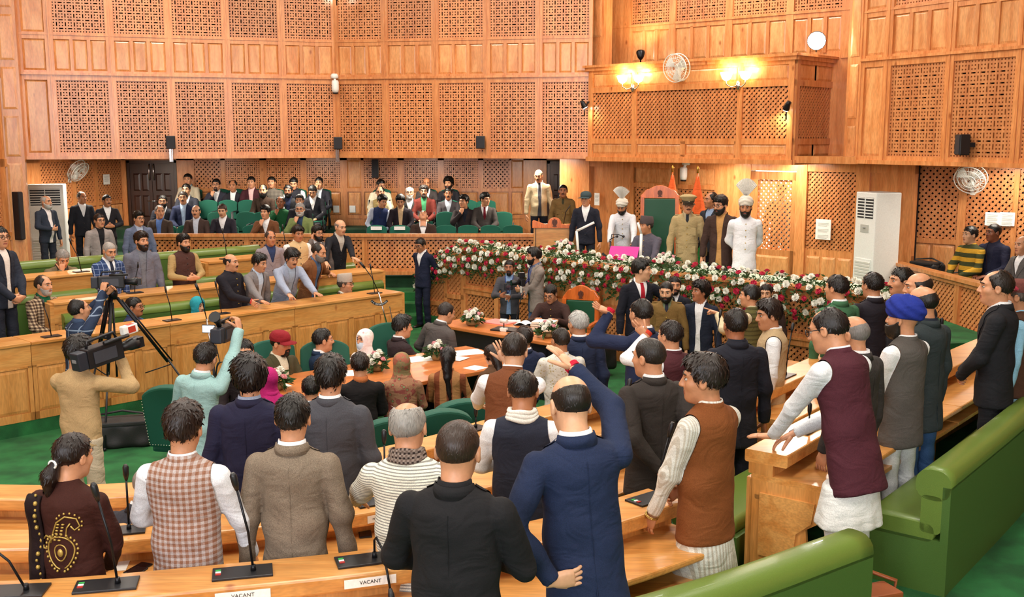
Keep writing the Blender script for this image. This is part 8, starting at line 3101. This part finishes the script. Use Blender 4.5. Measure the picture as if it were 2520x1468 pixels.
def news_camera(loc, rz, label, tilt=0.0, s=1.0, badge=False):
 o = empty('news_camera', loc, rz, label, 'camera')
 o.rotation_euler = (tilt, 0, rz)
 MB().box(-0.07 * s, 0.07 * s, -0.22 * s, 0.16 * s, -0.09 * s, 0.10 * s).build('body', BLACK, o, bevel=0.012)
 MB().box(-0.065 * s, 0.065 * s, -0.32 * s, -0.22 * s, -0.08 * s, 0.09 * s).build('battery', plain('battery_grey', '#232630', 0.5), o, bevel=0.01)
 t = MB().lathe([(0.045 * s, 0.0), (0.05 * s, 0.10 * s), (0.06 * s, 0.12 * s), (0.065 * s, 0.20 * s)], 16).build('lens_barrel', BLACK, o)
 t.location = (0, 0.15 * s, 0.0)
 t.rotation_euler = (R(-90), 0, 0)
 MB().lathe([(0.001, 0.201 * s), (0.06 * s, 0.202 * s)], 16, cap=False).build('glass', LENS, t)
 MB().box(-0.055 * s, 0.055 * s, 0.34 * s, 0.40 * s, -0.05 * s, 0.05 * s).build('lens_hood', BLACK, o)
 MB().tube([(0, -0.18 * s, 0.10 * s), (0, -0.16 * s, 0.16 * s), (0, 0.12 * s, 0.17 * s), (0, 0.15 * s, 0.10 * s)], 0.014 * s, 7).build('handle', BLACK, o)
 MB().tube([(-0.05 * s, 0.10 * s, 0.12 * s), (-0.17 * s, 0.10 * s, 0.12 * s)], 0.025 * s, 8).build('viewfinder', BLACK, o)
 MB().tube([(0.09 * s, -0.05 * s, 0.12 * s), (0.09 * s, 0.22 * s, 0.12 * s)], 0.018 * s, 8).build('shotgun_microphone', BLACK, o)
 MB().box(0.07 * s, 0.078 * s, -0.16 * s, 0.08 * s, -0.05 * s, 0.06 * s).build('control_side', plain('panel_grey', '#3A3C44', 0.4), o)
 if badge:
  MB().box(-0.01, 0.05, 0.20 * s, 0.36 * s, 0.11 * s, 0.20 * s).build('channel_cube', WHITE, o, bevel=0.01)
  MB().box(0.0505, 0.052, 0.25 * s, 0.33 * s, 0.125 * s, 0.185 * s).box(0.0, 0.045, 0.26 * s, 0.33 * s, 0.2005 * s, 0.2015 * s).build('red_mark', plain('badge_red', '#B83A24', 0.5), o)
  MB().box(-0.03 * s, 0.03 * s, -0.325 * s, -0.32 * s, 0.0, 0.03 * s).build('battery_label', GREY, o)
 return o

news_camera((tl_[0] + 0.03, 11.48, ht + 0.13), R(-75), 'black news camera on the tripod', 0.0, 0.72)
pl = AT(258, 868, 8.3)
news_camera((pl[0], 8.3, pl[2]), R(-35), 'black shoulder camera with white and red channel cube', R(8), 0.85, badge=True)
pc = AT(560, 822, 8.8)
o = news_camera((pc[0], 8.75, pc[2] + 0.02), R(-6), 'black camcorder with flip-out screen held up in one hand', R(-2), 0.72)
MB().box(-0.20, -0.085, -0.02, -0.008, 0.0, 0.07).build('flip_screen', BLACK, o)
MB().box(-0.195, -0.09, -0.0235, -0.0205, 0.006, 0.064).build('screen_picture', plain('lit_screen', '#E8ECF2', 0.3, emit=1.2), o)
MB().tube([(0, -0.14, 0.08), (0, -0.18, 0.13), (0, -0.24, 0.17)], [0.022, 0.026, 0.05], 10).build('eyecup', BLACK, o)
MB().tube([(-0.08, -0.02, 0.03), (-0.09, -0.02, 0.03)], 0.012, 6).build('hinge', BLACK, o)

def stills_camera(loc, rz, label, flash=False):
 o = empty('stills_camera', loc, rz, label, 'camera')
 MB().box(-0.07, 0.07, -0.035, 0.035, -0.05, 0.05).box(-0.03, 0.03, -0.03, 0.03, 0.05, 0.075).build('body', BLACK, o, bevel=0.008)
 l = MB().lathe([(0.035, 0.0), (0.04, 0.06), (0.045, 0.14)], 14).build('lens_barrel', BLACK, o)
 l.location = (0, 0.03, 0)
 l.rotation_euler = (R(-90), 0, 0)
 MB().lathe([(0.001, 0.141), (0.04, 0.142)], 12, cap=False).build('glass', LENS, l)
 if flash:
  MB().box(-0.035, 0.035, -0.04, 0.05, 0.075, 0.15).build('flash_head', BLACK, o, bevel=0.006)
 return o

l1 = pph1['loc']
stills_camera((l1[0] - 0.02, l1[1] - 0.33, 1.06), R(180), 'black stills camera held by the jacketed photographer')
l2 = pph2['loc']
stills_camera((AT(1284, 694, 15.75)[0], 15.75, AT(1284, 694, 15.75)[2]), R(110), 'black stills camera with flash raised before the grey blazer', True)
for (lc, lb, dx) in ((pph1, 'white press badge', 0.0),):
 pass

def badge(info, x, z, label='press_badge', depth=0.0):
 """lanyard and card hanging on a person's chest"""
 T, s = info['T'], info['s']
 m = MB()
 pts = []
 tz_ = info['upper']
 for xx, zz in ((-0.075, 1.46), (-0.06, 1.38), (-0.035, 1.26), (x, z + 0.05)):
  pts.append((xx, zz))

 def surf(xx, zz):
  P = np.stack([T(xx, yy, zz) for yy in np.linspace(0.03, 0.32, 80)])
  k = int(np.argmax(tz_(P) > 0.004))
  return P[k] * s
 for sg in (-1, 1):
  m.tube([tuple(surf(sg * abs(xx) if i < 3 else xx, zz)) for i, (xx, zz) in enumerate(pts)], 0.006, 5)
 m.build('lanyard', cloth('#2A3E8A'), info['root'])
 c = surf(x, z)
 MB().box(c[0] - 0.035, c[0] + 0.035, c[1] + 0.004, c[1] + 0.008, c[2] - 0.05, c[2] + 0.05).build('press_card', PAPER, info['root'])

badge(pph1, 0.02, 1.10)
badge(pph2, 0.06, 1.08)

# ------------------------------------------------ papers, books, phones, folders, bags
def sheet(px, py, z, w, h, rz, label, name='paper_sheet', mat=PAPER, t=0.003):
 p = G(px, py, z)
 o = MB().box(-w / 2, w / 2, -h / 2, h / 2, 0, t).build(name, mat)
 o.location = (p[0], p[1], z + 0.0005)
 o.rotation_euler = (0, 0, R(rz))
 return tag(o, label, 'paper', 'papers on the well tables')

sheet(1040, 882, 0.75, 0.42, 0.30, 30, 'white open papers before the shawled woman')
sheet(1140, 868, 0.75, 0.50, 0.30, 25, 'wide white paper at the table end')
sheet(1128, 882, 0.755, 0.22, 0.18, 60, 'small folded paper beside the long hair')
sheet(905, 905, 0.75, 0.26, 0.18, 40, 'white pad under the masked woman hand')
sheet(862, 918, 0.75, 0.2, 0.28, 10, 'white sheet beside the black sweater')
sheet(700, 948, 0.75, 0.10, 0.16, 40, 'rolled white tissue by the small flowers')
sheet(1170, 905, 0.75, 0.2, 0.2, 50, 'white papers under the brown coat sleeve')
sheet(1228, 793, 0.78, 0.42, 0.32, -40, 'pink file folder on the secretary table', 'file_folder', plain('pink_card', '#E58A84', 0.7), 0.012)
sheet(1250, 812, 0.78, 0.40, 0.26, -25, 'dark laptop-like pad on the secretary table', 'writing_pad', BLACK, 0.02)
for i, (px, py) in enumerate(((1352, 800), (1348, 797), (1352, 792), (1346, 788))):
 p = G(1338, 812, 0.78)
 o = empty('book', (p[0] + 0.012 * (i % 2), p[1], 0.78 + 0.032 * i), R(-30 + 4 * i), ('lowest', 'second lowest', 'third', 'topmost')[i] + ' book in the stack beside the reading man', 'book', 'stacked books')
 MB().box(-0.15, 0.15, -0.11, 0.11, 0.0, 0.030).build('cover', PAPER if i != 2 else plain('book_dark', '#2A2A30', 0.6), o, bevel=0.003)
 MB().box(-0.146, 0.152, -0.112, 0.106, 0.004, 0.026).build('pages', plain('page_cream', '#EDE6D2', 0.9), o)
p = G(1300, 797, 0.79)
o = empty('open_book', (p[0], p[1], 0.79), R(-20), 'open book under the reading man hands', 'book')
for sx in (-1, 1):
 V, F = [], []
 for k in range(7):
  t = k / 6
  x = sx * 0.17 * t
  z = 0.035 * math.sin(PI * min(1, t * 1.15)) * 0.8 + 0.004
  V += [(x, -0.12, z), (x, 0.12, z)]
 for k in range(6):
  F.append((2 * k, 2 * k + 2, 2 * k + 3, 2 * k + 1))
 obj('page', np_mesh('page', V, F, True), PAPER, o)
MB().box(-0.175, 0.175, -0.125, 0.125, -0.002, 0.004).build('cover', INK, o)
p = G(1240, 815, 0.78)
o = empty('table_lamp_set', (p[0], p[1], 0.78), R(-30), 'small white adapter with round head on the table', 'adapter')
MB().box(-0.05, 0.05, -0.03, 0.03, 0, 0.05).build('base', WHITE, o, bevel=0.008)
MB().tube([(-0.05, 0, 0.14), (0.05, 0, 0.14)], 0.03, 10).build('head', WHITE, o)
MB().tube([(0, 0, 0.04), (0, 0, 0.13)], 0.008, 6).build('stem', BLACK, o)
p = G(1265, 793, 0.78)
o = empty('table_microphone', (p[0], p[1], 0.78), 0, 'slim black table microphone on white block', 'microphone')
MB().box(-0.09, 0.09, -0.04, 0.04, 0, 0.035).build('base', WHITE, o, bevel=0.006)
MB().tube([(0.03, 0, 0.03), (0.07, 0, 0.25), (0.11, 0, 0.36)], 0.006, 6).build('gooseneck', BLACKM, o)
MB().tube([(0.11, 0, 0.36), (0.13, 0, 0.42)], 0.013, 7).build('capsule', BLACK, o)

def phone(px, py, z, rz, label):
 p = G(px, py, z)
 o = empty('phone', (p[0], p[1], z), R(rz), label, 'phone')
 MB().box(-0.038, 0.038, -0.078, 0.078, 0.001, 0.010).build('case', BLACK, o, bevel=0.004)
 MB().box(-0.034, 0.034, -0.072, 0.072, 0.0102, 0.0108).build('screen', plain('phone_glass', '#0E0F14', 0.08), o)

phone(898, 1312, 0.94, 12, 'black phone lying on the middle desk beside the striped kurta')
p = G(338, 1398, 0.94)
phone(340, 1400, 0.94, -20, 'dark phone lying before the velvet dress')
phone(330, 1412, 0.955, -14, 'second phone stacked under the dark phone')
o = sheet(302, 1390, 0.94, 0.06, 0.16, 10, 'small white card before the velvet dress')
p = G(1590, 1380, 0.93)
for i in range(3):
 o = MB().box(-0.11, 0.11, -0.08, 0.08, 0, 0.004).build('paper_sheet', PAPER)
 o.location = (p[0] + 0.03 * i, p[1] + 0.02 * i, 0.951 + 0.005 * i)
 o.rotation_euler = (0, 0, R(35 + 12 * i))
 tag(o, ('lowest', 'middle', 'topmost')[i] + ' white paper on the lower shelf of the aisle desk', 'paper', 'papers on the lower shelf')

# dais desk furniture
p = AT(1535, 612, 16.4)
o = empty('presentation_folder', (p[0], p[1], 1.44), R(-20), 'magenta folder standing open on the dais desk', 'folder')
MG = plain('magenta_card', '#C2208A', 0.5)
MB().obox((0, 0.0, 0.10), (0.23, 0, 0), (0, 0.08, 0.085), (0, -0.004, 0.004)).build('back_cover', MG, o)
MB().box(-0.24, 0.30, -0.24, -0.07, 0.0, 0.012).build('front_cover', MG, o)
for (x0, y0), (x1, y1), (x2, y2), yy, lb in (((1424, 612), (1419, 568), (1462, 547), 16.6, 'white bent prompter lamp beside the posy'), ((1576, 640), (1578, 575), (1570, 548), 15.6, 'white bent prompter lamp before the seated man')):
 a, b_, c = AT(x0, y0, yy), AT(x1, y1, yy), AT(x2, y2, yy - 0.05)
 o = empty('desk_lamp', (a[0], a[1], 1.436), 0, lb, 'lamp')
 f = lambda q: (q[0] - a[0], q[1] - a[1], q[2] - 1.436)
 d = Vector(f(b_)) - Vector((0, 0, 0))
 MB().tube([(0, 0, 0.0), f(b_)], 0.026, 4).build('post', WHITE, o)
 MB().tube([f(b_), f(c)], 0.024, 4).build('light_bar', WHITE, o)
 MB().box(-0.08, 0.08, -0.06, 0.06, 0, 0.015).build('base', WHITE, o)
p = AT(1502, 615, 16.7)
o = empty('dais_microphone', (p[0], p[1], 1.436), 0, 'pair of gooseneck microphones with arched sign on the dais desk', 'microphone')
MB().lathe([(0.07, 0), (0.06, 0.02)], 12).build('base', BLACK, o)
MB().tube([(0, 0, 0.02), (0.0, 0, 0.24)], 0.014, 7).build('post', BLACK, o)
for pts in ([(0, 0, 0.24), (0.02, 0, 0.36), (0.12, -0.02, 0.36), (0.20, -0.03, 0.33)], [(0, 0, 0.2), (-0.02, 0, 0.27), (0.04, -0.02, 0.31), (0.10, -0.03, 0.33)]):
 MB().tube(pts, 0.007, 6).build('gooseneck', BLACKM, o)
 MB().ball(pts[-1], 0.022, 8, 6).build('capsule', BLACK, o)
V, F = [], []
for k in range(13):
 a = R(215 + 110 * k / 12)
 for r in (0.14, 0.18):
  V.append((r * math.cos(a), -0.05, 0.16 + r * math.sin(a)))
F = [(2 * k, 2 * k + 1, 2 * k + 3, 2 * k + 2) for k in range(12)]
obj('maker_sign', np_mesh('maker_sign', V, F), BLACK, o)

# bags
def soft_bag(loc, rz, label, sx, sy, sz, mat, strap=True):
 o = empty('bag', loc, rz, label, 'bag')

 def f(P):
  q = np.abs(P) - np.array([sx - 0.05, sy - 0.05, sz - 0.05], f32)
  d = np.sqrt((np.maximum(q, 0) ** 2).sum(1)) + np.minimum(q.max(1), 0) - 0.05
  return d - 0.012 * np.sin(P[:, 0] * 22) * np.sin(P[:, 1] * 26 + P[:, 2] * 18)
 V, Q = nets(f, (-sx - 0.08, -sy - 0.08, -sz - 0.08), (sx + 0.08, sy + 0.08, sz + 0.08), 0.02)
 V[:, 2] = np.maximum(V[:, 2] + sz, 0)
 obj('pouch', np_mesh('pouch', V, Q, True), mat, o)
 fl = MB().box(-sx * 0.92, sx * 0.92, -sy - 0.012, sy * 0.6, sz * 2 - 0.03, sz * 2 + 0.015).build('flap', mat, o, bevel=0.012)
 if strap:
  MB().tube([(-sx, 0, sz * 1.6), (-sx - 0.05, 0.05, sz * 2.2), (0, 0.1, sz * 2.5), (sx + 0.04, 0.02, sz * 2.1), (sx, 0, sz * 1.5)], 0.012, 6).build('strap', mat, o)
 return o

BAGB = plain('black_nylon', '#1C1A1A', 0.6, bump=0.4, scale=120)
p = G(318, 1098, 0.0)
soft_bag((p[0] - 0.1, p[1] + 0.1, 0.0), R(15), 'slumped black camera bag on the green carpet', 0.34, 0.20, 0.14, BAGB)
soft_bag((1.99, 5.60, 0.40), R(20), 'brown leather briefcase in the aisle beside the bench', 0.17, 0.10, 0.20, plain('brown_leather', '#8A4A28', 0.4))
p = (6.42, 16.35, 1.3)
soft_bag((p[0] + 0.05, p[1], 1.15), R(-60), 'black equipment bag on the ledge by the press rail', 0.22, 0.16, 0.12, BAGB)
o = MB().box(-0.35, 0.35, -0.25, 0.25, 0.65, 1.15).build('press_table', BLACK, None, bevel=0.01)
o.location = (p[0] + 0.05, p[1], 0)
tag(o, 'low black stand under the equipment bag', 'stand')
# dark microphone bag and grey head on stand near the aisle desks
for px, py, lb in ((1500, 880, 'black round bag hanging by the dais lattice'),):
 p = G(px, 930, 0.1)
 soft_bag((p[0], p[1] + 0.6, 0.10), R(30), lb, 0.14, 0.10, 0.2, BAGB, True)

# seats of the press people
pch = None
for px, y, lb in ((2385, 15.65, 'black chair under the striped sweater'), (2452, 15.45, 'black chair under the dark jacket'), (2522, 14.55, 'black chair at the edge of the press seats')):
 X = AT(px, 620, y)[0]
 c = chair_proto('press_chair', BLACK, 0.44, 0.42, 0.46)
 tag(c, lb, 'chair')
 c.location = (X + 0.1, y + 0.05, 0.65)
 c.rotation_euler = (0, 0, -R(240))

# red wrist threads and a watch
def band(info, sd, col, name='wrist_thread', n=3, r=0.034, mat=None):
 S, E, W, *_ = info['SH'][sd]
 s = info['s']
 u = (W - E) / np.linalg.norm(W - E)
 a = Vector(u.tolist()).orthogonal().normalized()
 b = Vector(u.tolist()).cross(a)
 m = MB()
 for k in range(n):
  c = Vector(((W + u * (0.022 + 0.008 * k)) * s).tolist())
  m.tube([c + (a * math.cos(t) + b * math.sin(t)) * r for t in np.linspace(0, 2 * PI, 14)], 0.005, 5, caps=False)
 m.build(name, mat or cloth(col), info['root'])

band(pb1, 1, '#C8203A')
band(pb2, -1, '#C8203A', n=4)
band(pb3, -1, '#C8402A', n=4)
band(pb5, 1, '#C8303A', n=2)
band(pb4, -1, '#C0A050', 'wristwatch', 2, 0.036, plain('watch_gold', '#C8A860', 0.3, metal=0.9))

# gold embroidery on the velvet dress
def on_back(info, x, z):
 T, s, f = info['T'], info['s'], info['upper']
 P = np.stack([T(x, -yy, z) for yy in np.linspace(0.02, 0.30, 90)])
 d = f(P)
 k = int(np.argmax(d > 0.003))
 return tuple((P[k] * s).tolist())

GOLD = plain('gold_thread', '#B89A4E', 0.4, metal=0.4)
em = MB()

def stitch(pts, r=0.0042):
 em.tube([on_back(pw, x, z) for x, z in pts], r, 5)

def curl_(cx, cz, r, a0, a1, n=14, k=1.0):
 return [(cx + r * (1 - 0.55 * i / n) * math.cos(a0 + (a1 - a0) * i / n), cz + r * (1 - 0.55 * i / n) * math.sin(a0 + (a1 - a0) * i / n) * k) for i in range(n + 1)]

CX, CZ = 0.0, 1.13
def blob(t):
 return (CX + 0.072 * math.sin(t) * (1 - 0.2 * math.cos(t)), CZ - 0.088 * math.cos(t))
stitch([blob(t) for t in np.linspace(0.35, 2 * PI - 0.1, 30)])
stitch([(CX + (x - CX) * 0.45, CZ + (z - CZ) * 0.5) for x, z in [blob(t) for t in np.linspace(0, 2 * PI, 18)]], 0.0035)
em.ball(on_back(pw, CX, CZ), 0.016, 8, 5, (1, 0.5, 1.3))
# the tip sweeps up and curls over to one side; a smaller curl on the other
stitch([(CX - 0.055, CZ + 0.05), (CX - 0.035, CZ + 0.11), (CX - 0.005, CZ + 0.17), (CX + 0.045, CZ + 0.205), (CX + 0.095, CZ + 0.19), (CX + 0.105, CZ + 0.145), (CX + 0.08, CZ + 0.125), (CX + 0.065, CZ + 0.15)], 0.0045)
stitch([(CX + 0.06, CZ + 0.055), (CX + 0.035, CZ + 0.10), (CX + 0.045, CZ + 0.14), (CX + 0.065, CZ + 0.165)], 0.004)
stitch([(CX - 0.045, CZ + 0.075), (CX - 0.085, CZ + 0.085), (CX - 0.115, CZ + 0.055), (CX - 0.11, CZ + 0.01), (CX - 0.085, CZ + 0.015)], 0.0045)
for t in np.linspace(0.3, 2 * PI - 0.3, 24):
 x, z = blob(t)
 em.ball(on_back(pw, CX + (x - CX) * 1.2, CZ + (z - CZ) * 1.17), 0.007, 6, 4)
for k in range(6):
 for sg in (-1, 1):
  em.ball(on_back(pw, CX - 0.015 + 0.006 * k + sg * 0.013, CZ + 0.07 + 0.018 * k), 0.007, 6, 4, (1.4, 1, 0.7))
for k in range(9):
 a = 2.6 - 0.42 * k
 em.ball(on_back(pw, CX + 0.055 + 0.062 * math.cos(a), CZ + 0.165 + 0.058 * math.sin(a)), 0.006, 6, 4)
em.build('embroidery', GOLD, pw['root'])['kind'] = 'stuff'
# dark stole hanging over her left shoulder, with a gold border
V, F = [], []
n = 22
sb = MB()
for i in range(n + 1):
 z = 1.43 - 0.80 * i / n
 for j in range(6):
  x = -0.105 - 0.028 * j - 0.03 * (i / n)
  q = Vector(on_back(pw, max(x, -0.15), max(z, 0.86)))
  q.x = x * pw['s']
  q.z = (z - 0.02 * max(0, j - 3)) * pw['s']
  q.y -= 0.014 - 0.03 * max(0, j - 3) + 0.006 * math.sin(j * 2 + i * 0.5)
  V.append(tuple(q))
 if i < n - 2:
  q = Vector(V[-5])
  sb.ball((q.x + 0.012 * math.sin(i * 1.1), q.y - 0.008, q.z), 0.012 if i % 2 else 0.008, 6, 4)
for i in range(n):
 for j in range(5):
  F.append((i * 6 + j, i * 6 + j + 1, (i + 1) * 6 + j + 1, (i + 1) * 6 + j))
st_ = obj('stole', np_mesh('stole', V, F, True), cloth('#1E1012'), pw['root'])
md = st_.modifiers.new('thick', 'SOLIDIFY')
md.thickness = 0.012
sb.build('gold_border', GOLD, st_)['kind'] = 'stuff'
hb = MB()
hc0 = Vector((pw['hc'] * pw['s']).tolist())
rh = Matrix(pw['Rh'].tolist())
q = hc0 + rh @ Vector((0, -0.125, -0.028))
hb.tube([q + rh @ Vector((0.026 * math.cos(t), 0.006, 0.022 * math.sin(t) * 0.8)) for t in np.linspace(0, 2 * PI, 12)], 0.006, 6, caps=False)
hb.build('hair_tie', WHITE, pw['root'])

bpy.context.view_layer.update()
